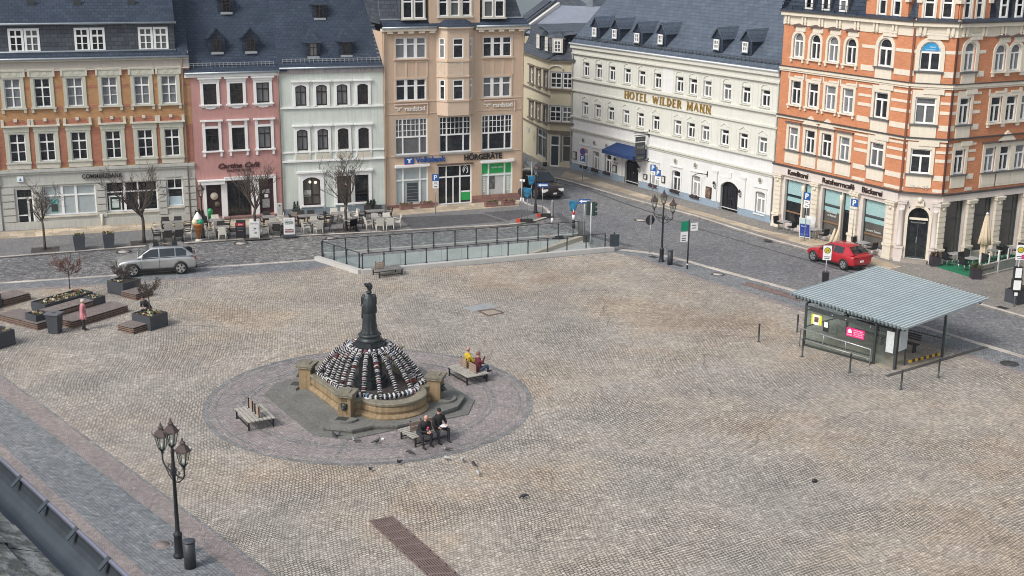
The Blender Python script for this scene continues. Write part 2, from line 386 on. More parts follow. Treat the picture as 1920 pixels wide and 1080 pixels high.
# strip between square and right street, kerb
kr = gp([(1165, 468), (1225, 474.5), (1280, 486.7), (1486.7, 543.3), (1700, 603), (1920, 668)])
sheet('pavement', [top[-1]] + right + [ext(right[2], right[3], 60), ext(kr[4], kr[5], 60)] + list(reversed(kr)) + [G(1150, 473)], .006, GREYC)
ribbon('kerb', kr + [ext(kr[4], kr[5], 60)], .3, -.02, .05, KERB, -1)
ribbon('paving_border', [top[-1]] + right + [ext(right[2], right[3], 60)], .5, -.02, .011, PINKC, 1)
# fountain circle
FC = Vector((-6.22, 53.5)); FR_ = 7.2
def disc(name, r, z, m, r0=0.0, kind='structure', n=96):
    mb = MB(); ring = lambda q: [V(FC.x+q*math.cos(2*math.pi*i/n), FC.y+q*math.sin(2*math.pi*i/n), z) for i in range(n)]
    o = ring(r)
    if r0:
        i_ = ring(r0)
        for k in range(n): mb.face([i_[k], o[k], o[(k+1) % n], i_[(k+1) % n]])
    else: mb.face(o)
    return tag(mb.build(name, m), kind=kind)
disc('fountain_paving', FR_, .012, RINGC)
disc('paving_ring', FR_, .016, BORDC, FR_-.26)
disc('paving_ring', FR_-.52, .016, BORDC, FR_-.6)
disc('paving_ring', 5.55, .016, BORDC, 5.42); disc('paving_ring', 5.3, .016, BORDC, 5.2)
mb = MB()
for k in range(8):
    a = R(31.6+45*k+8)
    d = V(math.cos(a), math.sin(a)); n = V(-d.y, d.x)*.07; p, q = FC+d*4.6, FC+d*6.83
    mb.face([(p.x+n.x, p.y+n.y, .017), (p.x-n.x, p.y-n.y, .017), (q.x-n.x, q.y-n.y, .017), (q.x+n.x, q.y+n.y, .017)][::-1])
tag(mb.build('paving_joint', BORDC), kind='structure')
# left pavement with slabs
kerbA = gp([(-150, 497), (0, 485), (360, 457.4), (530, 446), (697, 438), (800, 432), (950, 424), (978, 421), (1005.6, 416), (1025, 410), (1032, 404.7), (1032, 399), (1026, 392), (1017, 388), (996, 386), (979, 378)])
backA = gp([(990, 345), (978, 370), (700, 386), (350, 405), (0, 425), (-150, 434)])
mb = MB(); mb.prism([(p.x, p.y) for p in kerbA+backA], -.05, .08); tag(mb.build('left_pavement', PAVC), kind='structure')
ribbon('kerb_edge', kerbA, .26, -.02, .095, KERB, 1)
def slabs(pts, m=SLAB, z=.085): sheet('paving_slabs', gp(pts), z, m)
slabs([(-60, 441), (358, 414), (358, 428), (-60, 454)]); slabs([(372, 418), (525, 409), (620, 408), (620, 420), (372, 434)]); slabs([(730, 393), (975, 377), (972, 388), (735, 407)])
sheet('parking_bay', gp([(748, 410), (905, 403), (948, 417), (772, 431)]), .09, DARKSET); sheet('parking_bay', gp([(906, 401), (976, 395), (1015, 400), (953, 416)]), .09, DARKSET)
# hotel pavement
kerbH = gp([(981, 313), (1011, 330), (1051.7, 338.5), (1102.6, 352.8), (1163.7, 371), (1222.8, 386.4), (1300, 406.6), (1373, 430), (1446.7, 452.5), (1520, 473), (1640, 511), (1740, 546), (1828, 571.5), (1920, 598)])
kerbH.append(ext(kerbH[-2], kerbH[-1], 60))
backH = [V(60, 60, 0), V(60, 100, 0)] + gp([(1760, 470), (1500, 420), (1446, 400), (1071, 300), (1000, 285)])
mb = MB(); mb.prism([(p.x, p.y) for p in kerbH+backH], -.05, .1); tag(mb.build('hotel_pavement', PAVH), kind='structure')
ribbon('kerb_stones', kerbH, .24, -.02, .115, KERB, 1)
sheet('paving_slabs', gp([(1052, 331), (1110, 345), (1222, 377), (1373, 421), (1520, 463), (1665, 505), (1690, 500), (1550, 452), (1446, 434), (1300, 393), (1110, 335), (1060, 322)], .1), .105, SLABH)
# drainage channel along the right street
ch = gp([(1015, 338), (1090, 352), (1160, 378), (1305, 428), (1407, 458.5), (1500, 485), (1597, 512), (1700, 545)])
ribbon('gutter_channel', ch, .16, -.02, .006, M_('channel iron', (.05, .05, .052), .6), 1)
ch2 = gp([(1040, 400), (1060, 420), (1110, 445), (1180, 463)])
ribbon('gutter_channel', ch2, .5, -.02, .0065, DARKSET, 1)
# ---- underground garage ramp
CONC = M_('pale concrete', (.46, .49, .48), .7, var=.1); CONC2 = M_('ramp floor concrete', (.3, .3, .29), .85, var=.15)
WTILE = bricks('ramp wall panels', (.5, .54, .53), (.55, .58, .57), (.2, .22, .22), 1.4, .75, .012, bumpv=.1)
def lerp(a, b, t): return a+(b-a)*t
deep = -2.9
mb = MB()
mid = lerp(RB, RC, .62), lerp(RA, RD, .62)
fl = [V(RA.x, RA.y, deep), V(RB.x, RB.y, deep), V(RC.x, RC.y, .0), V(RD.x, RD.y, .0)]
mb.face(fl); tag(mb.build('ramp_floor', CONC2), kind='structure')
mb = MB()
mb.face([V(RA.x, RA.y, deep), V(RD.x, RD.y, -.0), V(RD.x, RD.y, .0), V(RA.x, RA.y, 0)])
mb.face([V(RB.x, RB.y, deep), V(RB.x, RB.y, 0), V(RC.x, RC.y, 0)]); mb.face([V(RA.x, RA.y, deep), V(RA.x, RA.y, 0), V(RB.x, RB.y, 0), V(RB.x, RB.y, deep)])
tag(mb.build('ramp_wall', WTILE), kind='structure')
# low wheel kerb curving down the ramp
kr2 = [lerp(lerp(RB, RC, t), lerp(RA, RD, t), .42+.5*max(0, (t-.55))/.45) for t in (.5, .6, .7, .8, .9, .98)]
mb = MB()
for i in range(5):
    t0, t1 = .5+.1*i, .5+.1*(i+1); a, b = kr2[i], kr2[i+1]; za, zb = deep*(1-t0), deep*(1-min(t1, .98))
    mb.bar(V(a.x, a.y, za+.15), V(b.x, b.y, zb+.15), .35, .34)
tag(mb.build('ramp_kerb', M_('warm concrete', (.33, .29, .24), .85)), kind='structure')
# low white stone surround of the ramp
LWALL = M_('pale coping stone', (.44, .43, .41), .75, var=.08)
cop = thing('ramp_parapet', 'low pale stone coping round the glass-fenced garage ramp at the far side of the square', 'parapet', RB)
mb = MB(); PA, PB, PC = G(594, 488), G(676, 514), G(1150, 470)
mb.bar(V(PA.x, PA.y, .12), V(PB.x, PB.y, .12), .34, .3); mb.bar(lerp(PB, PC, .004)+V(0, 0, .118), V(PC.x, PC.y, .118), .34, .3)
mb.build('coping', LWALL, cop, TL(*(-RB)))
mb = MB(); QA, QD = G(603, 481), G(1090, 443)
mb.bar(V(QA.x, QA.y, .1), V(QD.x, QD.y, .1), .3, .24); mb.build('coping', LWALL, cop, TL(*(-RB)))
GLASS = glass_mat('clear panel glass', (.955, .985, .98), .06)
def railing(name, label, pts_px, tops, h, nseg, endpanel=None):
    P0, P1 = [G(*p) for p in pts_px]
    t = thing(name, label, 'railing', P0, math.atan2((P1-P0).y, (P1-P0).x)); L = (P1-P0).length
    for i in range(nseg+1):
        mb = MB(); x = L*i/nseg
        mb.box(x-.03, x+.03, -.03, .03, 0, h); mb.box(x-.06, x+.06, -.05, .05, .2, .25); mb.box(x-.06, x+.06, -.05, .05, h-.11, h-.06)
        mb.build('post', DGREY, t)
    for i in range(nseg):
        mb = MB(); a, b = L*i/nseg+.06, L*(i+1)/nseg-.06; mb.box(a, b, -.006, .006, .28, h-.14); mb.build('glass_panel', GLASS, t)
    mb = MB(); mb.box(-.03, L+.03, -.025, .025, h, h+.04); mb.build('handrail', DGREY, t)
    return t
railing('glass_railing', 'glass railing with dark posts along the square side of the garage ramp', ((680, 509.5), (1134, 470)), 0, 1.12, 12)
railing('glass_railing', 'short glass railing across the head of the garage ramp, beside the lane', ((604, 485), (674, 508)), 0, 1.12, 3)
railing('glass_railing', 'glass railing with dark posts along the lane side of the garage ramp', ((606, 482), (1084, 446)), 0, 1.12, 12)
# metal covers on the ground
IRON = M_('dark cast iron', (.06, .052, .05), .6, .3, var=.25, scale=6); IRONB = M_('brown iron', (.2, .145, .13), .65, .2, var=.2)
def plate_ring(name, label, px, r, inner, cat='manhole cover', grp=None, z=.012, m=None):
    p = G(*px); t = thing(name, label, cat, (p.x, p.y, z), 0, grp)
    mb = MB(); mb.lathe([(r, -.01), (r, .006), (r*.72, .006), (r*.7, -.002)], 24); mb.build('rim', m or IRON, t)
    mb = MB(); mb.lathe([(r*.7, -.02), (r*.7, .009)], 24); mb.build('lid', inner, t)
PALEC = M_('concrete lid', (.4, .37, .34), .8)
plate_ring('manhole_cover', 'round manhole cover with pale lid in the lane just beyond the silver car', (232, 472), .5, PALEC)
plate_ring('manhole_cover', 'round manhole cover with pale lid in the lane below the red and black menu board', (452, 456.5), .5, PALEC)
plate_ring('manhole_cover', 'round manhole cover with pale lid in the lane by the end of the glass railing', (622, 447), .45, PALEC)
plate_ring('manhole_cover', 'round manhole cover in the street left of the three-armed far lamp', (1202, 413), .5, PALEC, z=.01)
plate_ring('manhole_cover', 'round manhole cover with pale lid on the strip left of the brown grating', (1346, 514.5), .42, PALEC, z=.014)
plate_ring('manhole_cover', 'dark flat manhole cover on the strip right of the shelter ground strip', (1893, 682), .45, DGREY, z=.014)
plate_ring('manhole_cover', 'reddish round cover beside the foot of the near three-armed lamp', (305, 1021), .34, M_('red lid', (.2, .165, .155), .85), z=.004, m=M_('red lid', (.2, .165, .155), .85))
def grate(name, label, quad, nx, nslot, z, cols, slats=True):
    q = [G(*p) for p in quad]; t = thing(name, label, 'grating', (q[0].x, q[0].y, z))
    mb = MB(); base = MB(); mb2 = MB()
    W = lambda u, v: lerp(lerp(q[0], q[1], u), lerp(q[3], q[2], u), v) - q[0]
    base.face([W(0, 0), W(0, 1), W(1, 1), W(1, 0)])
    o = base.build('pit', M_('dark pit', (.06, .045, .04), .9), t)
    L1 = (q[1]-q[0]).length; L2 = (q[3]-q[0]).length
    def b(u0, v0, u1, v1, w): a, c = W(u0, v0), W(u1, v1); mb.bar(a+V(0, 0, .012), c+V(0, 0, .012), w, .02)
    for i in range(nx+1): b(i/nx, 0, i/nx, 1, .1)
    b(0, 0, 1, 0, .08); b(0, 1, 1, 1, .08)
    mb.build('frame', IRONB, t)
    for i in range(nx):
        for k in range(nslot):
            v = .06+.88*(k+.5)/nslot; a, c = W((i+.12)/nx, v), W((i+.88)/nx, v); mb2.bar(a+V(0, 0, .01), c+V(0, 0, .01), L2*.88/nslot*.5 if nslot > 1 else L2*.8, .016)
    mb2.build('slats', IRONB, t)
qa, qb, qc, qd = (693, 978), (736, 970), (905, 1120), (845, 1120)
grate('drain_grating', 'long brown slotted iron grating set in the cobbles at the bottom of the square', (qa, qd, qc, qb), 11, 9, .01, 0)
grate('drain_grating', 'brown slatted grating in the strip between the far sign post and the shelter', ((1392, 534), (1500, 565), (1512, 560), (1402, 530)), 12, 1, .012, 0)
t = thing('metal_plate', 'pale grey steel plate lying in the cobbles behind the fountain', 'plate', G(869, 577))
mb = MB(); q = gp([(869, 577), (918, 568.5), (932, 577), (886, 584.5)]); mb.prism([((p-q[0]).x, (p-q[0]).y) for p in q], 0, .03); mb.build('sheet', M_('grey sheet', (.3, .315, .32), .6, .1), t)
t = thing('hatch_frame', 'rusty square hatch frame in the cobbles touching the grey steel plate', 'hatch', G(899, 584))
mb = MB(); q = gp([(899, 584.5), (925, 580.5), (944, 587.5), (915, 593)])
for i in range(4): mb.bar(q[i]-q[0]+V(0, 0, .015), q[(i+1) % 4]-q[0]+V(0, 0, .015), .14, .03)
mb.build('frame', M_('rust', (.14, .095, .075), .8), t)
mb = MB(); mb.prism([((p-q[0]).x, (p-q[0]).y) for p in q], -.01, .018); mb.build('lid', M_('hatch setts', (.3, .26, .21), .8, var=.3, scale=8), t)
for lab, px in (('small dark gully grating by the kerb below the far bin', (1273, 498)), ('small dark gully grating at the foot of the round sign', (1225, 482)), ('dark gully slot by the right kerb near the tall stop post', (1880, 577)), ('dark gully slot in the hotel kerb by the end of the slabs', (1440, 451))):
    p = G(*px, .1 if 'right' in lab or 'hotel' in lab else 0); o = thing('gully_grating', lab, 'grating', p + V(0, 0, .014), R(-52))
    mb = MB(); mb.box(-.3, .3, -.18, .18, -.01, .004); mb.build('frame', IRON, o)
    mb = MB()
    for k in range(7): mb.box(-.26+.075*k, -.22+.075*k, -.14, .14, 0, .008)
    mb.build('bars', BLACK, o)
# ================================================================ BUILDINGS
SLATE = bricks('roof slate', (.027, .038, .06), (.04, .054, .079), (.013, .018, .028), .4, .27, .018, .55, .5, [(.3, (.75, .78, .82)), (.7, (1.3, 1.3, 1.28))], .5, spec=.25)
SLATE2 = bricks('old slate', (.045, .053, .068), (.07, .08, .1), (.025, .027, .03), .45, .28, .02, .6, .5, [(.3, (.7, .72, .75)), (.7, (1.4, 1.4, 1.35))], .5, spec=.4)
SLATEL = bricks('light hotel slate', (.068, .088, .12), (.092, .115, .15), (.038, .048, .067), .55, .34, .022, .5, .5, None, .4, spec=.45)
GLAZEDARK = P_DARK
class House:
    def __init__(s, name, label, a, b, cat='building'):
        s.F = Face(a, b); s.L = s.F.L; s.t = thing(name, label, cat, (a[0], a[1], 0), s.F.ang)
        s.T = Matrix()
    def part(s, name, mb, m, T=None, fix=False): return mb.build(name, m, s.t, (T or s.T), fix)
    def wing(s, a2, ang2):
        "local frame of another facade of the same house"
        d = Vector((a2[0], a2[1]))-s.F.a; x, y = d.dot(s.F.d), d.dot(s.F.n)
        return TL(x, y, 0) @ RZ(ang2-s.F.ang)
def wallgrid(mb, L, z0, z1, holes, d=.16, mi=0, u0=0.0, rev=0):
    us = sorted({u0, L, *[h[0] for h in holes], *[h[0]+h[2] for h in holes]}); zs = sorted({z0, z1, *[h[1] for h in holes], *[h[1]+h[3] for h in holes]})
    for i in range(len(us)-1):
        for j in range(len(zs)-1):
            cu, cz = (us[i]+us[i+1])/2, (zs[j]+zs[j+1])/2
            if any(h[0] < cu < h[0]+h[2] and h[1] < cz < h[1]+h[3] for h in holes): continue
            if us[i+1]-us[i] < 1e-5 or zs[j+1]-zs[j] < 1e-5: continue
            mb.face([(us[i], 0, zs[j]), (us[i+1], 0, zs[j]), (us[i+1], 0, zs[j+1]), (us[i], 0, zs[j+1])], mi)
    for u, z, w, h in [x[:4] for x in holes]:
        mb.face([(u, 0, z), (u, 0, z+h), (u, d, z+h), (u, d, z)], rev); mb.face([(u+w, 0, z), (u+w, d, z), (u+w, d, z+h), (u+w, 0, z+h)], rev)
        mb.face([(u, 0, z+h), (u+w, 0, z+h), (u+w, d, z+h), (u, d, z+h)], rev); mb.face([(u, 0, z), (u, d, z), (u+w, d, z), (u+w, 0, z)], rev)
WC = {}
def arcpts(w, h, rise, n=9):
    "left foot, arc, right foot of an opening w x h whose top is an arc of given rise"
    if rise <= 0: return [(0, 0), (0, h), (w, h), (w, 0)]
    r = (w*w/4+rise*rise)/(2*rise); cz = h-r; a = math.asin(min(1, w/2/r)); 
    if rise > w/2*.99: a = math.pi/2
    return [(0, 0)] + [(w/2+r*math.sin(-a+2*a*i/(n-1)), cz+r*math.cos(-a+2*a*i/(n-1))) for i in range(n)] + [(w, 0)]
def window(par, T, u, z, w, h, st, name='window', lab=None):
    """st: fm frame material, fw, d recess, pane, bars [(kind, pos, a, b, width)] in fractions, rise, sw surround width, sm, p proud,
    outer 'rect'|'arc', top extra surround height, bot, sill (over, height, proud, mat), extra [(x0,x1,z0,z1,proud,mat)] metres from the lower left / top"""
    key = (st['key'], round(w, 2), round(h, 2))
    if key not in WC:
        d = st.get('d', .14); fw = st.get('fw', .07); rise = st.get('rise', 0)
        mb = MB(); mb.face([(0, d, 0), (w, d, 0), (w, d, h), (0, d, h)]); pm = mb.mesh('pane'); pm.materials.append(st['pane'])
        mb = MB(); y0, y1 = d-.07, d+.02
        mb.box(0, fw, y0, y1, 0, h); mb.box(w-fw, w, y0, y1, 0, h); mb.box(fw, w-fw, y0, y1, 0, fw*1.2)
        if rise:
            P = arcpts(w, h, rise)[1:-1]; Q = arcpts(w-2*fw, h-fw, max(.02, rise-fw*.3))[1:-1]
            for i in range(len(P)-1): mb.face([(P[i][0], y0, P[i][1]), (fw+Q[i][0], y0, Q[i][1]), (fw+Q[i+1][0], y0, Q[i+1][1]), (P[i+1][0], y0, P[i+1][1])])
        else: mb.box(fw, w-fw, y0, y1, h-fw, h)
        for k, pos, a, b, bw in st['bars']:
            yb = y0+.012
            if k == 'v': mb.box(w*pos-bw/2, w*pos+bw/2, yb, y1-.003, h*a+.002, h*b-.002)
            else: mb.box(w*a+.002, w*b-.002, yb-.002, y1-.006, h*pos-bw/2, h*pos+bw/2)
        fm = mb.mesh('frame'); fm.materials.append(st['fm'])
        sm = None; mats = []
        def mi(m):
            if m not in mats: mats.append(m)
            return mats.index(m)
        mb = MB(); sw = st.get('sw', 0); p = st.get('p', .05); tp = st.get('top', sw); bt = st.get('bot', 0)
        if sw or rise:
            I = arcpts(w, h, rise); k = mi(st['sm']); sw = sw or .001
            if st.get('outer', 'rect') == 'rect':
                O = [(-sw, -bt)]
                for (x, q) in I[1:-1]:
                    if rise:
                        t = (x/w); O.append((-sw, h+tp) if t < .02 else (w+sw, h+tp) if t > .98 else (x, h+tp))
                    else: O.append((-sw if x < w/2 else w+sw, h+tp))
                O.append((w+sw, -bt))
            else:
                c = arcpts(w, h, rise); O = [(-sw, -bt)]
                for (x, q) in I[1:-1]:
                    zc = h-rise if rise < w/2*.99 else h-w/2
                    v = Vector((x-w/2, q-(h-w/2 if rise > w/2*.9 else h-rise-w*.6))).normalized(); O.append((x+v.x*sw, q+v.y*sw))
                O.append((w+sw, -bt))
            for i in range(len(I)-1):
                a, b, c2, d2 = I[i], I[i+1], O[i+1], O[i]
                mb.face([(d2[0], -p, d2[1]), (a[0], -p, a[1]), (b[0], -p, b[1]), (c2[0], -p, c2[1])], k)
                mb.face([(a[0], -p, a[1]), (a[0], d, a[1]), (b[0], d, b[1]), (b[0], -p, b[1])], k)
                mb.face([(d2[0], 0.0, d2[1]), (d2[0], -p, d2[1]), (c2[0], -p, c2[1]), (c2[0], 0.0, c2[1])], k)
        if 'sill' in st:
            o, sh, sp, m = st['sill']; mb.box(-o, w+o, -sp, d-.072, -sh, 0.0, mi(m))
        for x0, x1, a, b, pr, m in st.get('extra', []):
            X = lambda q: q if not isinstance(q, str) else w+float(q[1:]); Z = lambda q: h+float(q[1:]) if isinstance(q, str) else q
            mb.box(X(x0), X(x1), -pr, .0, Z(a), Z(b), mi(m))
        for poly, pr, m in st.get('polys', []):
            X = lambda q: q if not isinstance(q, str) else (w/2+float(q[1:]) if q[0] == 'c' else w+float(q[1:])); Z = lambda q: h+float(q[1:]) if isinstance(q, str) else q
            mb.xz([(X(a), Z(b)) for a, b in poly], -pr, .0, mi(m))
        if mats:
            sm = mb.mesh('surround')
            for m in mats: sm.materials.append(m)
        WC[key] = (pm, fm, sm)
    pm, fm, sm = WC[key]
    o = link(name, pm, par, T @ TL(u, 0, z)); link('frame', fm, o)
    if sm: link('surround', sm, o)
    if lab: o['label'] = lab
    return o
def roof_prism(h, prof, x0, x1, m, name='roof'):
    "closed roof body: outline in depth, height pushed along the house"
    mb = MB(); mb.yz(prof, x0, x1); return h.part(name, mb, m)
def gutter(h, u0, u1, z, y, m=None, T=None, name='gutter'):
    mb = MB(); mb.tube([(u0, y, z), (u1, y, z)], .075, 8); return mb.build(name, m or ZINC, h.t, T or h.T)
def downpipe(h, u, z0, z1, y=-.1, m=None, T=None):
    mb = MB(); mb.tube([(u, y-.18, z1), (u, y, z1-.45), (u, y, z0)], .05, 8); return mb.build('downpipe', m or ZINC, h.t, T or h.T)
def dormer(h, T, u, y, z, w, hh, pane_w, pane_h, pane_z, roofm, wallm, depth, slope, st, gable=.6, hip=False, flare=.12, name='dormer'):
    "small gabled dormer: front at depth y, base z, wall w x hh"
    TT = T @ TL(u, y, z)
    mb = MB()
    mb.face([(0, 0, 0), (w, 0, 0), (w, 0, hh), (0, 0, hh)] if hip else [(0, 0, 0), (w, 0, 0), (w, 0, hh), (w/2, 0, hh+gable), (0, 0, hh)], 0)
    dd = depth
    mb.face([(0, 0, 0), (0, 0, hh), (0, dd, hh)], 0); mb.face([(w, 0, 0), (w, dd, hh), (w, 0, hh)], 0)
    o = mb.build(name, [wallm], h.t, TT)
    e = .12; rb = MB(); top = hh+gable; dr = depth*(1+gable/hh)+.1; f0 = -e
    if hip:
        rb.face([(-e, f0, hh-.02), (w+e, f0, hh-.02), (w/2, .4, top)]); 
        rb.face([(-e, f0, hh-.02), (w/2, .4, top), (w/2, dr, top), (-e, dd+.1, hh-.02)]); rb.face([(w+e, f0, hh-.02), (w+e, dd+.1, hh-.02), (w/2, dr, top), (w/2, .4, top)])
    else:
        rb.face([(-e, f0, hh-.1), (w/2, f0, top), (w/2, dr, top+.05), (-e, dd+.1, hh-.1)]); rb.face([(w+e, f0, hh-.1), (w+e, dd+.1, hh-.1), (w/2, dr, top+.05), (w/2, f0, top)])
        rb.bar((-e, f0-.02, hh-.1), (w/2, f0-.02, top), .05, .1); rb.bar((w+e, f0-.02, hh-.1), (w/2, f0-.02, top), .05, .1)
    rb.build('dormer_roof', roofm, o)
    window(o, TL((w-pane_w)/2, -.155, pane_z), 0, 0, pane_w, pane_h, st)
    return o
# ---------------------------------------------------------------- bank house, orange brick
BRICK_O = bricks('ochre brick', (.4, .215, .1), (.46, .265, .13), (.3, .2, .12), .26, .08, .006, .85, .5, [(.3, (.88, .86, .84)), (.7, (1.1, 1.08, 1.05))], .15)
BRICK_R = bricks('red brick', (.36, .14, .088), (.42, .175, .11), (.27, .15, .12), .26, .08, .006, .85, .5, None, .15)
STONE_G = plaster('grey green render', (.45, .45, .415)); STONE_T = plaster('taupe frieze', (.42, .385, .34), .08)
OCHRE = plaster('pale green grey trim', (.5, .5, .42), .1)
A0, A1, A2, A3, A4 = G(0, 435), G(361, 415), G(533, 404), G(722, 394), G(978, 375)
h = House('bank_house', 'orange and red brick house with grey ground floor, bank lettering and a slate-hung dormer band', A0, A1)
T, L = h.T, h.L+.35
U0 = -6.0
cols = [1.12, 2.98, 5.04, 7.27, 9.38, 11.17]; W = 1.02
st_top = dict(key='bank top', fm=WHITE, pane=P_NET, bars=[('h', .68, .05, .95, .09), ('v', .5, .03, .97, .09), ('h', .36, .05, .95, .035)], sw=.22, sm=OCHRE, p=.06, top=.1, bot=.12,
    sill=(.3, .1, .14, OCHRE), extra=[(-.3, '+.3', '+.1', '+.55', .09, OCHRE), (-.34, '+.34', '+.55', '+.63', .15, CREAM), (-.34, -.2, '+.12', '+.5', .13, CREAM), ('+.2', '+.34', '+.12', '+.5', .13, CREAM), (.2, .42, '+.22', '+.44', .105, CREAM), (.62, .84, '+.22', '+.44', .105, CREAM), (-.26, -.1, -.34, -.1, .1, OCHRE), ('+.1', '+.26', -.34, -.1, .1, OCHRE)])
st_low = dict(key='bank low', fm=WHITE, pane=P_DARK, bars=st_top['bars'], sw=.26, sm=OCHRE, p=.06, top=.12, bot=.5, sill=(.3, .1, .15, OCHRE),
    extra=[(-.3, '+.3', '+.12', '+.46', .09, OCHRE), (-.42, '+.42', '+.46', '+.56', .22, CREAM), (-.4, -.22, '+.56', '+.95', .12, CREAM), ('+.22', '+.4', '+.56', '+.95', .12, CREAM), (-.22, '+.22', '+.56', '+.74', .04, BRICK_R), (.02, '-.02', '+.74', '+.9', .04, BRICK_R), (.4, .62, '+.8', '+1.0', .12, CREAM), (-.2, '+.2', -.46, -.12, .085, CREAM)])
holes = [(c, 8.35, W, 1.92) for c in cols] + [(c, 4.7, W, 1.92) for c in cols]
mb = MB(); wallgrid(mb, L, 4.15, 10.82, holes, u0=U0); 
mb.box(U0, L, .02, 9, 4.15, 10.8, 0) if False else None
h.part('wall', mb, BRICK_O)
mb = MB()
for z0, z1 in ((9.55, 9.75), (8.2, 8.42), (5.9, 6.12), (4.55, 4.78), (10.45, 10.82)): 
    edges = [U0]+[x for c in cols for x in (c-.3, c+W+.3)]+[L]
    for i in range(0, len(edges), 2):
        if edges[i+1]-edges[i] > .05: mb.box(edges[i]+.003, edges[i+1]-.003, -.012, .0, z0, z1)
for c0, c1 in zip([U0]+[c+W+.3 for c in cols], [c-.3 for c in cols]+[L]):
    if c1-c0 > .05: mb.box(c0+.004, c1-.004, -.01, 0, 4.3, 6.9); 
h.part('brick_bands', mb, BRICK_R)
for i, c in enumerate(cols):
    window(h.t, T, c, 8.35, W, 1.92, st_top); window(h.t, T, c, 4.7, W, 1.92, st_low)
mb = MB(); mb.box(U0, L, -.1, .1, 10.82, 11.38); h.part('frieze', mb, STONE_T)
mb = MB(); mb.box(U0, L, -.22, .05, 11.38, 11.5); mb.box(U0, L, -.14, .0, 10.76, 10.82); h.part('cornice', mb, CREAM)
gutter(h, U0, L, 11.56, -.3)
mb = MB(); mb.face([(U0, -.32, 11.52), (L, -.32, 11.52), (L, .28, 11.98), (U0, .28, 11.98)]); mb.box(U0, L, -.2, 9, 11.5, 11.515); h.part('eaves_slope', mb, SLATE)
dh = [(1.68, 11.98, .86, 1.5), (2.68, 11.98, .86, 1.5), (5.82, 11.98, .86, 1.5), (6.82, 11.98, .86, 1.5), (9.93, 11.98, .86, 1.5), (10.93, 11.98, .86, 1.5)]
TD = T @ TL(0, .28, 0)
mb = MB(); wallgrid(mb, 12.25, 11.95, 13.75, dh, u0=U0); mb.face([(12.25, 0, 11.9), (12.25, 0, 13.75), (12.25, 1.6, 13.75)]); mb.build('dormer_wall', SLATE2, h.t, TD)
st_d = dict(key='bank dormer', fm=WHITE, pane=P_DARK, d=.04, fw=.1, bars=[('h', .68, .05, .95, .12), ('v', .5, .03, .97, .1), ('h', .34, .05, .95, .04)], sw=.05, sm=WHITE, p=.03, sill=(.06, .06, .08, WHITE))
for x in dh: window(h.t, TD, *x, st_d)
gutter(h, U0, 12.4, 13.82, -.02, T=T); gutter(h, U0, 12.3, 11.98, .2, T=T)
roof_prism(h, [(-.1, 13.8), (6, 19.6), (11, 13.8)], U0, 12.3, SLATE); 
mb = MB(); mb.face([(12.25, .28, 11.98), (L, .28, 11.98), (L, 6, 17.7), (12.25, 6, 17.7)]); h.part('roof_margin', mb, SLATE)
for u in (3.2, 6.1, 9.6):
    mb = MB(); mb.box(u-.25, u+.25, 1.1, 1.16, 14.92, 15.5, M=None); o = mb.build('skylight', DGREY, h.t, T @ TL(0, 0, .0))
# ground floor
gh = [(1.2, .12, 1.12, 2.78), (2.95, .93, 3.42, 2.08), (7.03, .95, 3.45, 2.12), (11.14, 1.15, 1.08, 2.1)]
mb = MB(); wallgrid(mb, L, 0, 4.15, gh, d=.2, u0=U0); h.part('ground_floor_wall', mb, STONE_G)
mb = MB(); mb.box(U0, L, -.16, .05, 4.0, 4.2); mb.box(U0, L, -.1, 0, 3.86, 4.0); mb.box(U0, L, -.06, 0, 3.08, 3.16); mb.box(U0, L, -.09, 0, 0, .6)
for a, b in ((.35, 1.12), (2.36, 2.9), (6.4, 7.0), (10.52, 11.08), (12.28, L)):
    for k in range(5): mb.box(a, b, -.1, 0, .65+k*.48, 1.05+k*.48)
h.part('stone_bands', mb, STONE_G)
shop = lambda key, bars, pane, fm=WHITE: dict(key=key, fm=fm, pane=pane, d=.16, fw=.08, bars=bars, sw=.0, sill=(.06, .1, .12, CREAM))
window(h.t, T, 2.95, .93, 3.42, 2.08, shop('bank shop', [('v', .36, 0, 1, .16), ('v', .62, 0, 1, .16), ('h', .66, .02, .98, .1)], P_BLIND))
window(h.t, T, 7.03, .95, 3.45, 2.12, shop('bank shop right', [('v', .36, 0, 1, .16), ('v', .62, 0, 1, .1), ('h', .66, .02, .98, .08)], P_SHOP))
window(h.t, T, 11.14, 1.15, 1.08, 2.1, shop('bank shop small', [('v', .5, .62, 1, .07), ('h', .6, .02, .98, .1)], P_DARK))
d = window(h.t, T, 1.2, .12, 1.12, 2.78, dict(key='bank door', fm=WHITE, pane=P_SHOP, d=.16, fw=.1, bars=[('h', .76, .02, .98, .12), ('v', .68, .02, .75, .14), ('h', .33, .05, .65, .08), ('h', .12, .05, .65, .1)]), 'door')
mb = MB(); mb.box(-.02, .02, .03, .07, .6, 1.5); mb.build('handle', BLACK, d, TL(.68, 0, .3))
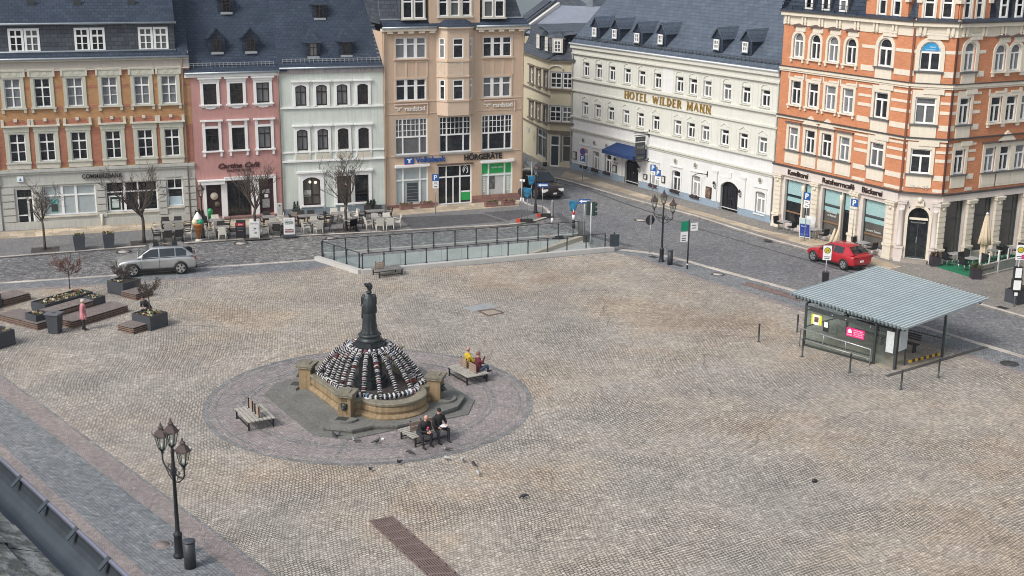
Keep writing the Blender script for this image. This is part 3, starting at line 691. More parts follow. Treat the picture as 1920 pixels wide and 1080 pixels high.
# poster, cash machine panel, sign box
POST1 = M_('teal poster', (.1, .42, .4), .5, var=.5, scale=6)
mb = MB(); mb.box(3.4, 3.85, .13, .145, 1.15, 2.05, 0); mb.box(3.42, 3.83, .12, .13, 1.2, 1.7, 1); h.part('poster', mb, [POST1, M_('dark poster', (.05, .05, .05), .5, var=.6, scale=9)])
mb = MB(); mb.box(7.2, 8.05, .12, .15, 1.0, 2.1, 0); mb.box(7.3, 7.95, .1, .12, 1.1, 2.0, 1); mb.box(7.4, 7.85, .095, .1, 1.25, 1.85, 2); h.part('notice_board', mb, [WHITE, M_('green black board', (.02, .05, .035), .4), M_('notice paper', (.5, .56, .54), .7, var=.25, scale=8)])
mb = MB(); mb.box(11.25, 12.1, .13, .145, 1.2, 1.85); h.part('window_film', mb, M_('blue white film', (.45, .55, .62), .6))
mb = MB(); mb.box(1.4, 1.8, -.12, .0, 3.4, 3.75); o = h.part('sign_box', mb, M_('sign white', (.75, .8, .82), .4, var=.03))
mb = MB(); mb.xz([(1.53, 3.47), (1.67, 3.47), (1.6, 3.68)], -.13, -.12); mb.build('emblem', M_('bank blue', (.03, .12, .25), .4), o)
INK = M_('dark lettering', (.015, .015, .018), .5, var=.05)
text_obj('lettering', 'COMMERZBANK', .42, INK, h.t, T @ TL(5.55, -.09, 3.42) @ UPR, .03, fat=.008, width=2.65)
mb = MB(); mb.tube([(6.66, -.14, 0), (6.66, -.14, .9)], .09, 8); h.part('pillar_stub', mb, CREAM)
downpipe(h, 12.62, 0, 11.5, m=M_('copper pipe', (.35, .27, .22), .5, .3)); downpipe(h, .25, 0, 11.5)
mb = MB(); mb.box(U0, L, 9, 9.1, 0, 13.8); mb.box(U0, U0+.05, .0, 9, 0, 13.7); mb.box(L-.05, L, .05, 9, 0, 11.9); h.part('rear_wall', mb, STONE_T)
# ---------------------------------------------------------------- rose house
ROSE = plaster('rose render', (.47, .255, .235)); 
h = House('rose_house', 'narrow rose pink house with three windows per floor and a cafe on the ground floor', A1, A2)
T, L = h.T, h.L
c3 = [1.22, 3.04, 4.88]; W = .9
st = dict(key='rose', fm=DWOOD, pane=P_NET, bars=[('h', .68, .04, .96, .07), ('v', .5, .02, .66, .06), ('v', .5, .7, .98, .03)], sw=.2, sm=WHITE, p=.06, top=.16, bot=.04)
st2 = dict(st, key='rose top', extra=[(-.24, '+.24', '+.16', '+.34', .1, WHITE), (-.36, '+.36', '+.34', '+.46', .2, WHITE)], sill=(.3, .1, .14, WHITE),
    polys=[([(-.2, -.1), (-.2, -.24), (.05, -.2), (.15, -.3), ('c0', -.34), ('+-.15', -.3), ('+-.05', -.2), ('+.2', -.24), ('+.2', -.1)], .05, WHITE)])
st1 = dict(st, key='rose low', extra=[(-.2, 0, '+.16', '+.5', .08, WHITE), ('+0', '+.2', '+.16', '+.5', .08, WHITE), (-.32, '+.32', '+.5', '+.6', .2, WHITE), (-.2, -.06, -.42, -.1, .1, WHITE), ('+.06', '+.2', -.42, -.1, .1, WHITE)], sill=(.28, .1, .15, WHITE))
gh = [(1.06, .2, 1.04, 2.36), (2.55, .2, 1.62, 2.55), (4.8, .25, 1.0, 2.55)]
mb = MB(); wallgrid(mb, L, 0, 10.1, [(c, 8.2, W, 1.42) for c in c3]+[(c, 4.96, W, 1.56) for c in c3]+gh, d=.18); h.part('wall', mb, ROSE)
for c in c3: window(h.t, T, c, 8.2, W, 1.42, st2); window(h.t, T, c, 4.96, W, 1.56, st1)
mb = MB(); mb.box(0, L, -.18, .05, 10.1, 10.32); h.part('cornice', mb, WHITE); gutter(h, 0, L, 10.38, -.26)
mb = MB()
for a, b, z in ((.83, 1.06, 2.56), (2.1, 2.5, 2.6), (4.2, 4.76, 2.75), (5.8, 5.98, 2.8)): mb.box(a, b, -.08, 0, 0.05, z)
mb.box(.55, 2.35, -.35, 0, 2.6, 2.85); mb.box(2.35, 5.98, -.1, 0, 2.8, 2.98); mb.box(2.35, 5.98, -.12, 0, 2.98, 3.04); mb.box(.5, 2.4, -.4, 0, 2.85, 2.92)
h.part('shopfront_trim', mb, WHITE)
dst = lambda key, bars, fm=DWOOD, pane=P_SHOP: dict(key=key, fm=fm, pane=pane, d=.16, fw=.06, bars=bars)
SHDOOR = M_('maroon door', (.05, .022, .028), .4)
o = window(h.t, T, 1.06, .2, 1.04, 2.36, dst('cafe door', [('h', .85, .02, .98, .06)], SHDOOR, SHDOOR), 'door')
mb = MB(); mb.lathe([(.27, 0), (.27, .01)], 20, M=Matrix.Rotation(R(90), 4, 'X')); mb.build('round_poster', M_('cream poster', (.68, .6, .5), .6, var=.25, scale=7), o, TL(.55, .08, 1.5))
mb = MB(); mb.lathe([(.2, 0), (.2, .01)], 20, M=Matrix.Rotation(R(90), 4, 'X')); mb.build('round_poster', M_('olive poster', (.1, .1, .06), .6, var=.3, scale=7), o, TL(.75, .08, .9))
window(h.t, T, 2.55, .2, 1.62, 2.55, dst('cafe glass', [('v', .5, .02, .8, .09), ('h', .02, .3, .7, .08)]), 'shop_window')
o = window(h.t, T, 4.8, .25, 1.0, 2.55, dst('cafe door right', [('h', .76, .02, .98, .05)], SHDOOR, SHDOOR), 'door')
mb = MB(); mb.box(.18, .72, .07, .08, 1.45, 1.75, 0); mb.box(.35, .62, .07, .08, 1.15, 1.38, 1); mb.box(.18, .7, .07, .08, .4, 1.05, 0); mb.build('notices', [M_('poster mix', (.25, .25, .25), .6, var=.6, scale=12), M_('paper', (.65, .65, .63), .7)], o)
mb = MB(); mb.box(2.2, 6.0, -.5, 0, 0.08, .22); h.part('step', mb, M_('red step', (.22, .13, .11), .8))
SIGNBR = M_('brown sign', (.06, .02, .018), .5)
text_obj('lettering', 'Cartina Café', .5, SIGNBR, h.t, T @ TL(1.92, -.04, 3.68) @ UPR, .03, shear=.3, fat=.01, width=2.9)
text_obj('lettering', 'PASTA & EIS', .22, SIGNBR, h.t, T @ TL(2.55, -.04, 3.42) @ UPR, .02, shear=.2, width=1.7)
RS, ridge = .95, 20.0
roof_prism(h, [(-.32, 10.36), (10.2, 20.3), (15, 15.5), (15, 10.36)], .02, L+.55, SLATE)
st_r = dict(key='slate dormer', fm=DWOOD, pane=P_NET, d=.02, fw=.05, bars=[('h', .68, .04, .96, .04), ('v', .5, .02, .98, .04)], sill=(.14, .16, .1, ZINC))
def onroof(h, px, y0, z0, sl):
    "where the sight line meets the roof slope"
    for k in range(400):
        y = k*.05
        u, z = h.F.uz(px[0], px[1], y)
        if z <= z0+sl*(y-y0): return u, y, z
sl = (20.3-10.36)/10.52
def slate_dormers(h, pts, hip, w=1.12, hh=1.15, pw=.56, ph=.86, gb=.6):
    for px in pts:
        u, y, z = onroof(h, px, -.32, 10.36, sl); z = 10.36+sl*(y+.32)
        dormer(h, h.T, u-w/2, y, z-.05, w, hh, pw, ph, .16, SLATE, SLATE, hh/sl, sl, st_r, gb, hip)
slate_dormers(h, [(407, 101), (470, 99), (424, 26)], False)
def snowguard(h, u0, u1, y, z, n, m=None, T=None):
    mb = MB(); mb.bar((u0, y, z+.26), (u1, y, z+.26), .035); mb.bar((u0, y, z+.12), (u1, y, z+.12), .03)
    for i in range(n+1): x = u0+(u1-u0)*i/n; mb.bar((x, y, z-.02), (x, y, z+.3), .03); mb.bar((x, y+.25, z+.2), (x, y, z+.05), .03)
    return mb.build('snow_guard', m or GALV, h.t, T or h.T)
snowguard(h, .4, L-.3, .12, 10.36+sl*.44, 20)
downpipe(h, L-.08, 0, 10.35, m=M_('copper pipe', (.35, .27, .22), .5, .3))
mb = MB(); mb.box(0, L, 14.9, 15, 0, 15); mb.box(0, .05, .1, 14, 0, 10.3); h.part('rear_wall', mb, ROSE)
# ---------------------------------------------------------------- mint house
MINT = plaster('mint render', (.57, .61, .56)); GREYP = plaster('grey plinth', (.2, .24, .27))
h = House('mint_house', 'pale mint green house with arched white window surrounds and a grey plinth', A2, A3)
T, L = h.T, h.L
c4 = [1.1, 2.58, 4.05, 5.54]; W = .78
st = dict(key='mint', fm=DWOOD, pane=P_NET, rise=.14, bars=[('h', .66, .04, .96, .07), ('v', .5, .02, .64, .06), ('v', .5, .68, .98, .03)], sw=.19, sm=WHITE, p=.06, top=.22, bot=.06, extra=[(-.3, '+.3', '+.22', '+.32', .18, WHITE)])
st1 = dict(st, key='mint low', bot=.75, extra=st['extra']+[(-.15, '+.15', -.7, -.25, .075, CREAM)])
gh = [(1.42, .66, 1.26, 2.06), (3.9, .7, 1.05, 2.02), (5.2, .72, 1.03, 2.02)]
mb = MB(); wallgrid(mb, L, .4, 10.4, [(c, 7.88, W, 1.47) for c in c4]+[(c, 4.68, W, 1.52) for c in c4]+gh, d=.18); h.part('wall', mb, MINT)
mb = MB(); mb.box(0, L, -.05, .05, 0, .45); h.part('plinth', mb, GREYP)
for c in c4: window(h.t, T, c, 7.88, W, 1.47, st); window(h.t, T, c, 4.68, W, 1.52, st1)
mb = MB(); mb.box(0, L, -.12, 0, 7.7, 7.8); mb.box(0, L, -.14, 0, 3.86, 3.98); mb.box(0, L, -.08, 0, 4.52, 4.6); h.part('string_course', mb, WHITE)
mb = MB(); mb.box(0, L, -.1, .05, 10.2, 10.48); h.part('frieze', mb, plaster('mauve frieze', (.42, .38, .39), .3)); gutter(h, 0, L, 10.56, -.22)
gs = dict(key='mint shop', fm=DWOOD, pane=P_SHOP, rise=.25, bars=[('v', .5, 0, 1, .07), ('h', .36, 0, 1, .05)], sw=.26, sm=WHITE, p=.07, top=.3, bot=.3, extra=[(-.42, '+.42', '+.32', '+.45', .2, WHITE)], sill=(.2, .12, .12, WHITE))
window(h.t, T, 1.42, .66, 1.26, 2.06, gs, 'shop_window')
gs2 = dict(gs, key='mint shop pair', rise=0, bars=[('h', .3, 0, 1, .05)], sw=.22, extra=[(-.3, '+.3', '+.3', '+.42', .2, WHITE)])
window(h.t, T, 3.9, .7, 1.05, 2.02, gs2, 'shop_window'); window(h.t, T, 5.2, .72, 1.03, 2.02, gs2, 'shop_window')
mb = MB(); mb.sphere((1.95, .1, 2.35), .09, 8, 6); mb.sphere((2.35, .1, 2.3), .09, 8, 6); mb.sphere((4.5, .1, 2.05), .1, 8, 6); h.part('shop_lamps', mb, emit('shop lamp', (1, .85, .6), 2.5))
mb = MB(); mb.box(1.5, 2.05, .1, .14, 1.3, 1.75); h.part('window_display', mb, M_('display', (.4, .38, .35), .6, var=.6, scale=10))
roof_prism(h, [(-.3, 10.5), (10.3, 20.3), (15, 15.5), (15, 10.5)], 0, L-.02, SLATE)
sl0, sl = sl, (20.3-10.5)/10.6
slate_dormers(h, [(587, 108), (649, 106), (599, 37)], True, 1.05, 1.1, .56, .92, .8)
snowguard(h, .3, L-.2, .14, 10.5+sl*.44, 22)
mb = MB()
for k in range(34):
    y = .4+k*.28; mb.box(L-.28, L+.02, y, y+.2, 10.5+sl*(y+.3)-.02, 10.5+sl*(y+.3)+.1)
h.part('verge_slates', mb, M_('verge metal', (.2, .23, .27), .5, .3))
mb = MB(); mb.box(0, L, 14.9, 15, 0, 15); h.part('rear_wall', mb, MINT)
# ---------------------------------------------------------------- beige corner house with bay
TAN = plaster('tan render', (.53, .395, .29), .08); TANL = plaster('light tan render', (.58, .45, .345), .06); REDST = bricks('red sandstone plinth', (.24, .13, .11), (.29, .16, .135), (.14, .08, .07), .7, .32, .012)
h = House('corner_bay_house', 'tan corner house with a three-sided bay, big gridded windows and shop signs', A3, A4)
T, L = h.T, h.L+.05
grid_w = dict(key='grid window', fm=WHITE, pane=P_DARK, fw=.09, d=.12, bars=[('v', .24, 0, 1, .1), ('v', .76, 0, 1, .1), ('h', .49, 0, 1, .11), ('h', .66, 0, 1, .035), ('h', .83, 0, 1, .035), ('v', .12, .5, 1, .035), ('v', .88, .5, 1, .035), ('v', .37, .5, 1, .035), ('v', .5, .5, 1, .035), ('v', .63, .5, 1, .035)], sill=(.06, .12, .1, M_('grey sill', (.3, .3, .28), .7)))
tri = lambda key, pane: dict(key=key, fm=WHITE, pane=pane, fw=.07, d=.1, bars=[('v', .335, 0, 1, .24), ('v', .665, 0, 1, .24), ('h', .68, 0, 1, .09)], sw=.1, sm=TANL, p=.05, top=.14, bot=.1, sill=(.16, .09, .12, TANL))
H1 = [(.86, 4.02, 2.51, 2.7), (4.28, 4.02, 2.53, 2.72), (7.64, 4.02, 2.52, 2.68)]
H2 = [(.97, 8.02, 2.3, 1.56), (7.74, 8.0, 2.26, 1.53), (.97, 11.05, 2.33, 1.5), (7.74, 11.0, 2.28, 1.47)]
H0 = [(.84, .22, 2.54, 2.88), (4.14, .06, 2.72, 3.0), (7.64, .22, 2.56, 2.85)]
mb = MB(); wallgrid(mb, L, .1, 13.0, H0+H1+H2, d=.14);
mb.face([(L, 0, .1), (L, 12, .1), (L, 12, 13.0), (L, 0, 13.0)]); mb.face([(0, 0, 10.4), (0, 0, 13), (0, 12, 13), (0, 12, 10.4)]); mb.face([(0, 12, 0), (L, 12, 0), (L, 12, 13), (0, 12, 13)][::-1])
h.part('wall', mb, TAN)
for x in H1: window(h.t, T, *x, grid_w)
for x, p in zip(H2, (P_DARK, P_DARK, P_NET, P_NET)): window(h.t, T, *x, tri('triple %s' % p.name, p))
SG = dict(key='beige shop', fm=WHITE, pane=P_BLIND, fw=.08, d=.12, bars=[('v', .24, 0, 1, .1), ('v', .76, 0, 1, .1), ('h', .66, 0, 1, .1)])
window(h.t, T, *H0[0], SG, 'shop_window')
o = window(h.t, T, *H0[1], dict(key='beige entrance', fm=WHITE, pane=P_SHOP, fw=.08, d=.12, bars=[('v', .26, 0, 1, .08), ('v', .66, 0, 1, .1), ('v', .46, 0, .69, .07), ('h', .7, 0, 1, .1)]), 'entrance')
GREENF = M_('green window film', (.02, .33, .08), .5, var=.06); WHI = M_('white film', (.75, .78, .76), .5, var=.03)
mb = MB(); mb.box(1.9, 2.6, .1, .112, .25, .85, 0); mb.box(1.92, 2.6, .1, .112, .86, .98, 1); mb.build('door_film', [GREENF, WHI], o)
# ear emblem
mb = MB(); pts = [(math.cos(a)*.19*(1 if a < 4 else .8), 0, math.sin(a)*.3) for a in [R(-60+i*22) for i in range(14)]]
mb.tube([(p[0]+2.25, .09, p[2]+2.58) for p in pts], .035, 6); mb.tube([(2.25+math.cos(R(i*30))*.08, .09, 2.6+math.sin(R(i*30))*.14) for i in range(9)], .028, 6); mb.build('ear_emblem', WHI, o)
o = window(h.t, T, *H0[2], dict(SG, key='green shop', pane=P_LIGHT, fm=M_('white green frame', (.7, .8, .72), .4)), 'shop_window')
mb = MB()
for a, b in ((.1, .56), (.72, 1.86), (2.02, 2.46)): mb.box(a, b, .1, .112, 2.02, 2.74, 0); mb.box(a, b, .1, .112, .1, .3, 0)
mb.build('green_film', GREENF, o)
mb = MB()
for a in (.2, 2.15):
    for k in range(9): mb.box(a, a+.14, .098, .11, .6+k*.13, .68+k*.13)
mb.build('film_lettering', WHI, o)
text_obj('film_lettering', 'optik-aktiv', .22, WHI, o, TL(.85, .09, 2.4) @ UPR, .004, width=.95); 
mb = MB(); mb.box(.7, 1.15, .1, .11, .8, 1.85); mb.build('poster', M_('photo poster', (.12, .12, .12), .5, var=.9, scale=5), o)
mb = MB(); mb.box(1.2, 2.55, .1, .115, .35, 2.2); 
mb = MB(); mb.box(1.75, 2.6, .1, .12, .5, 1.9, 0)
for k in range(5): mb.box(1.73, 2.62, .08, .1, .62+k*.25, .64+k*.25, 1)
h.part('machine', mb, [M_('dark panel', (.05, .06, .07), .5), GALV])
mb = MB(); mb.box(.8, 3.45, -.2, 0, 3.12, 3.3); mb.box(7.58, 10.27, -.2, 0, 3.1, 3.28); h.part('awning_box', mb, WHITE)
mb = MB(); mb.box(4.1, 6.95, -.12, 0, 3.08, 3.2); h.part('door_lintel', mb, M_('dark lintel', (.12, .08, .06), .6))
mb = MB(); mb.box(0, 4.12, -.06, .05, 0, .32); mb.box(6.88, L, -.07, .05, 0, .6); h.part('plinth', mb, REDST)
mb = MB()
for z in (3.95, 7.05, 7.95): mb.box(0, L, -.035, 0, z-.03, z+.03)
h.part('string_course', mb, TANL)
for u, z0, z1 in ((.97, 9.72, 10.85), (7.74, 9.68, 10.85)):
    mb = MB()
    for k in range(4): mb.box(u-.08+k*.8, u+.06+k*.8, -.03, 0, z0, z1)
    mb.box(u-.08, u+2.46, -.032, 0, z1-.06, z1); h.part('relief_panel', mb, TANL)
# bay
p_, a_ = .66, .62
fa, fb = 4.1+a_, 7.0-a_
bay = thing  # noqa
b0 = [(4.1, 0), (fa, -p_), (fb, -p_), (7.0, 0)]
def facet(i):
    q, r = Vector(b0[i]), Vector(b0[i+1]); dd = r-q; return T @ TL(q.x, q.y, 0) @ RZ(math.atan2(dd.y, dd.x)), dd.length
bm_ = MB(); 
TF, LF = facet(1); TS, LS = facet(0); TR, LR = facet(2)
wz = [(8.0, 1.5), (11.02, 1.46)]
stb = dict(key='bay', fm=WHITE, pane=P_NET, fw=.08, d=.08, bars=[('h', .68, 0, 1, .1)])
for nm, TT, LL, ww in (('bay_front', TF, LF, .82), ('bay_side', TS, LS, .46), ('bay_side', TR, LR, .46)):
    mb = MB(); x = (LL-ww)/2; wallgrid(mb, LL, 6.95, 13.2, [(x, z, ww, hh) for z, hh in wz], d=.1)
    for z in (7.95, 10.85, 9.72): mb.box(0, LL, -.06, 0, z-.06, z+.06)
    o = mb.build(nm, TANL, h.t, TT)
    for z, hh in wz: window(o, Matrix(), x, z, ww, hh, stb)
    mb = MB(); r = min(ww*.42, .4)
    n = 24; k = LL/2
    for i in range(n):
        a0, a1 = 2*math.pi*i/n, 2*math.pi*(i+1)/n
        f = lambda a, s: (k+math.cos(a)*r*s, -.02, 10.28+math.sin(a)*.42*s)
        g = lambda a: (k+max(-1, min(1, math.cos(a)*1.45))*r*1.05, -.02, 10.28+max(-1, min(1, math.sin(a)*1.45))*.45)
        mb.face([f(a0, 1), g(a0), g(a1), f(a1, 1)][::-1])
    mb.build('oval_panel', CREAM, o)
mb = MB(); mb.prism([(4.1, 0), (fa, -p_), (fb, -p_), (7.0, 0)], 6.86, 6.95); mb.prism([(4.3, 0), (fa+.1, -p_*.7), (fb-.1, -p_*.7), (6.8, 0)], 6.76, 6.86); h.part('bay_base', mb, TANL)
mb = MB(); mb.prism([(3.9, 0.0), (fa-.1, -p_-.22), (fb+.1, -p_-.22), (7.2, 0.0)], 13.2, 13.3)
mb.box(-.1, 4.0, -.34, .1, 13.02, 13.2); mb.box(7.1, L+.35, -.34, .1, 13.02, 13.2); mb.box(L, L+.35, .1, 12, 13.02, 13.2)
for k in range(5): mb.box(.3+k*.8, .72+k*.8, -.3, 0, 12.86, 13.02); mb.box(7.3+k*.8, 7.72+k*.8, -.3, 0, 12.86, 13.02)
h.part('cornice', mb, plaster('cream cornice', (.62, .55, .46), .06))
gutter(h, -.1, 4.0, 13.27, -.36); gutter(h, 7.1, L+.3, 13.27, -.36)
mb = MB(); P = [(3.85, .05), (fa-.12, -p_-.24), (fb+.12, -p_-.24), (7.25, .05)]; Q = [(4.2, .6), (fa+.15, -.1), (fb-.15, -.1), (6.9, .6)]
for i in range(3): mb.face([(P[i][0], P[i][1], 13.3), (P[i+1][0], P[i+1][1], 13.3), (Q[i+1][0], Q[i+1][1], 13.78), (Q[i][0], Q[i][1], 13.78)])
mb.face([(q[0], q[1], 13.78) for q in Q]); h.part('bay_roof', mb, SLATE)
mb = MB(); mb.face([(0, -.36, 13.25), (L+.35, -.36, 13.25), (L+.1, .35, 13.8), (0, .35, 13.8)]); mb.face([(L+.35, -.36, 13.25), (L+.35, 12, 13.25), (L+.1, 12, 13.8), (L+.1, .35, 13.8)]); h.part('eaves_slope', mb, SLATE)
mb = MB(); mb.face([(0, .35, 13.8), (L-.05, .35, 13.8), (L-1.1, 1.8, 18), (0, 1.8, 18)]); mb.face([(L-.05, .35, 13.8), (L-.05, 12, 13.8), (L-1.1, 11, 18), (L-1.1, 1.8, 18)]); mb.face([(0, 1.8, 18), (L-1.1, 1.8, 18), (L-1.1, 11, 18), (0, 11, 18)]); mb.face([(0, .35, 13.5), (0, 1.8, 18), (0, 11, 18), (0, 12, 13.5)]); h.part('roof', mb, SLATE2)
mb = MB(); mb.bar((0, .3, 13.83), (3.5, .3, 13.83), .1); mb.bar((7.6, .3, 13.83), (L, .3, 13.83), .1); h.part('roof_flashing', mb, ZINC)
# central gable wall
gh_ = [(4.3, 14.02, .68, 1.6), (5.2, 14.02, .68, 1.6), (6.1, 14.02, .68, 1.6)]
mb = MB(); wallgrid(mb, 7.5, 13.3, 17.5, gh_, d=.12, u0=3.55); mb.face([(3.55, 0, 13.3), (3.55, 0, 17.5), (3.55, 3, 17.5), (3.55, 3, 13.3)]); mb.face([(7.5, 0, 13.3), (7.5, 3, 13.3), (7.5, 3, 17.5), (7.5, 0, 17.5)]); mb.face([(3.55, 0, 17.5), (7.5, 0, 17.5), (5.5, 1, 20), ]); mb.build('gable_wall', TAN, h.t, T @ TL(0, .0, 0))
stg = dict(key='gable', fm=WHITE, pane=P_DARK, fw=.07, d=.1, bars=[('h', .62, 0, 1, .1)], sw=.1, sm=CREAM, p=.05, sill=(.15, .12, .12, CREAM))
for x in gh_: window(h.t, T, *x, stg)
for u in (1.55, 7.78):
    mb = MB(); mb.box(u-.15, u+1.8, .1, 2.2, 13.78, 16.2); o = mb.build('dormer', SLATE2, h.t, T)
    window(o, TL(u, .0, 13.9), 0, 0, .74, 1.9, dict(stg, key='mansard', d=.04, p=.03)); window(o, TL(u+.88, .0, 13.9), 0, 0, .74, 1.9, dict(stg, key='mansard', d=.04, p=.03))
downpipe(h, .1, 0, 13.2, m=M_('tan pipe', (.5, .38, .28), .5)); downpipe(h, L-.1, .3, 13.2, y=-.08, m=M_('tan pipe', (.5, .38, .28), .5))
# lettering
BLU = M_('sign blue', (.02, .08, .3), .4, var=.04)
text_obj('lettering', 'Volksbank', .58, BLU, h.t, T @ TL(2.42, -.05, 3.42) @ UPR, .04, fat=.014, width=2.35)
mb = MB(); mb.box(1.54, 2.28, -.07, 0, 3.34, 3.82, 0); mb.box(1.54, 2.28, -.07, 0, 3.26, 3.335, 2)
mb.xz([(1.68, 3.74), (1.86, 3.74), (1.91, 3.66), (1.96, 3.74), (2.14, 3.74), (1.98, 3.6), (1.98, 3.42), (1.84, 3.42), (1.84, 3.6)], -.085, -.07, 1)
h.part('sign_panel', mb, [BLU, WHI, M_('sign red', (.45, .06, .12), .4)])
text_obj('lettering', 'HÖRGERÄTE', .6, INK, h.t, T @ TL(6.22, -.05, 3.38) @ UPR, .04, fat=.012, width=3.05)
for u in (1.6, 8.55):
    text_obj('lettering', 'randstad', .46, M_('pale lettering', (.72, .68, .62), .5), h.t, T @ TL(u, -.06, 7.28) @ UPR, .03, fat=.01, width=1.55)
    mb = MB(); x = u-.72
    mb.xz([(x, 7.55), (x+.22, 7.55), (x+.25, 7.5), (x+.25, 7.3), (x+.19, 7.3), (x+.19, 7.47), (x, 7.47)], -.06, 0); mb.xz([(x+.53, 7.55), (x+.31, 7.55), (x+.28, 7.5), (x+.28, 7.3), (x+.34, 7.3), (x+.34, 7.47), (x+.53, 7.47)], -.06, 0); h.part('emblem', mb, M_('pale lettering', WHI))
    mb = MB(); mb.box(u-.75, u+1.8, -.1, 0, 7.72, 7.82); mb.box(u+1.72, u+1.8, -.08, 0, 6.95, 7.72); h.part('sign_rail', mb, plaster('pinkish rail', (.66, .5, .42), .05))
# ---------------------------------------------------------------- hotel
HOT = plaster('hotel render', (.62, .62, .565), .07); HOTW = plaster('hotel white ground floor', (.67, .67, .665), .08); HOTC = plaster('hotel cornice', (.58, .575, .52), .06); BLUEP = plaster('blue grey plinth', (.26, .33, .4), .1)
E0, E1 = G(1071, 317), G(1446, 421)
h = House('hotel', 'long pale cream hotel with gold lettering, blue awning and six small roof dormers', E0, E1, 'hotel')
T, L = h.T, h.L+.1
ce = [1.42, 3.24, 5.12, 7.22, 9.15, 11.18, 13.9, 15.52, 17.2, 19.4, 21.46, 23.5]; W = .92
st = dict(key='hotel', fm=WHITE, pane=P_DARK, d=.22, fw=.08, bars=[('h', .7, 0, 1, .12), ('v', .5, .02, .68, .1)], sill=(.1, .07, .1, HOTC))
gw = [(1.55, .5, .95, 1.62), (3.25, .5, .95, 1.62), (5.0, .5, .95, 1.62), (11.2, .5, 1.02, 1.65), (14.0, .52, 1.02, 1.66), (16.42, .52, 1.02, 1.66), (23.62, .55, .98, 1.62)]
gd = [(7.85, .02, 1.85, 2.25), (19.82, .02, 1.95, 2.32)]
mb = MB(); wallgrid(mb, L, 4.6, 10.3, [(c, 8.22, W, 1.2) for c in ce]+[(c, 4.92, W, 1.16) for c in ce], d=.24)
h.part('wall', mb, HOT)
mb = MB(); wallgrid(mb, L, .3, 4.6, [(a, max(b, .3), c, d-(max(b, .3)-b)) for a, b, c, d in gw+gd], d=.24); mb.face([(0, 0, 0), (0, 0, 10.3), (0, 12, 10.3), (0, 12, 0)]); mb.face([(L, 0, 0), (L, 12, 0), (L, 12, 10.3), (L, 0, 10.3)]); mb.face([(0, 12, 0), (0, 12, 10.3), (L, 12, 10.3), (L, 12, 0)]); h.part('ground_floor_wall', mb, HOTW)
for c in ce: window(h.t, T, c, 8.22, W, 1.2, st); window(h.t, T, c, 4.92, W, 1.16, st)
mb = MB(); mb2 = MB()
for c in ce:
    pts = [(c+W/2+math.cos(R(a))*.42, -.02, 9.5+math.sin(R(a))*.28) for a in range(0, 181, 20)]; mb.tube(pts, .025, 5)
    mb.bar((c, -.02, 6.3), (c+W/2, -.02, 6.55), .05); mb.bar((c+W/2, -.02, 6.55), (c+W, -.02, 6.3), .05)
    for x in (c-.28, c+W+.28): mb2.box(x-.02, x+.02, -.012, 0, 7.98, 9.9); mb2.box(x-.02, x+.02, -.012, 0, 4.72, 6.7)
h.part('relief_lines', mb, HOTC); h.part('pilaster_lines', mb2, HOTC)
mb = MB(); mb.box(12.35, 13.62, -.02, 0, 8.05, 9.95); h.part('repair_patch', mb, HOTW)
mb = MB()
for z, p, t_ in ((10.0, .2, .12), (7.85, .2, .14), (6.85, .14, .12), (4.6, .2, .14), (3.56, .18, .12), (3.4, .08, .14)): mb.box(-.05, L, -p, 0, z, z+t_)
mb.box(-.1, L, -.12, .05, 10.12, 10.5); mb.box(-.15, L, -.3, .05, 10.5, 10.75); h.part('cornice', mb, HOTC)
mb = MB(); mb.box(-.1, L, -.33, .1, 10.75, 10.82); h.part('cornice_cap', mb, WHITE); gutter(h, -.2, L, 10.86, -.36, M_('white gutter', (.6, .62, .63), .4))
sp = [-.02, 7.85, 9.7, 19.82, 21.77, L]
mb = MB()
for i in (0, 2, 4): mb.box(sp[i], sp[i+1], -.06, .0, 0, .62)
h.part('plinth', mb, BLUEP)
BOXF = M_('window box plants', (.05, .03, .035), .8, var=.5, scale=9)
gst = dict(key='hotel ground', fm=WHITE, pane=pane_mat('pane white drapes', (.02, .02, .025), (.36, .36, .36), .7), d=.18, fw=.09, rise=.1, bars=[('h', .68, 0, 1, .12), ('v', .5, .02, .66, .12)], sw=.16, sm=HOTW, p=.05, top=.26, bot=.05, sill=(.1, .08, .12, HOTW), extra=[(-.2, '+.2', '+.26', '+.33', .12, HOTW)])
for i, x in enumerate(gw):
    o = window(h.t, T, *x, gst)
    if i < 6:
        mb = MB()
        for k in range(26): mb.sphere((random.uniform(0, x[2]), -.12+random.uniform(-.08, .04), random.uniform(-.04, .1)), random.uniform(.05, .1), 6, 4)
        mb.box(-.02, x[2]+.02, -.2, -.06, -.1, .02); mb.build('window_box', BOXF, o)
NAVYD = bricks('dark panelled door', (.016, .016, .022), (.02, .02, .028), (.004, .004, .005), .42, .62, .03, .5, 0, None, .6)
for x in gd:
    o = window(h.t, T, *x, dict(key='hotel door', fm=M_('door frame', (.02, .02, .026), .5), pane=NAVYD, d=.22, fw=.07, rise=.42, bars=[('v', .5, 0, .78, .05), ('h', .78, 0, 1, .08), ('v', .25, 0, .78, .03), ('v', .75, 0, .78, .03)], sw=.22, sm=HOTW, p=.06, top=.28), 'door')
    mb = MB(); mb.sphere((x[2]*.54, .12, 1.05), .05, 8, 6); mb.build('handle', M_('brass', (.5, .36, .12), .3, .9), o)
mb = MB()
for u in (7.2, 10.05, 19.1, 22.2): mb.box(u-.2, u+.3, -.1, 0, .6, 2.8); mb.box(u-.26, u+.36, -.14, 0, 2.8, 2.95)
mb.box(20.62, 20.95, -.1, 0, 2.6, 3.0); h.part('pilasters', mb, HOTW)
DKFR = M_('dark display frame', (.03, .03, .03), .4); PAPR = M_('menu paper', (.55, .55, .52), .7, var=.3, scale=8)
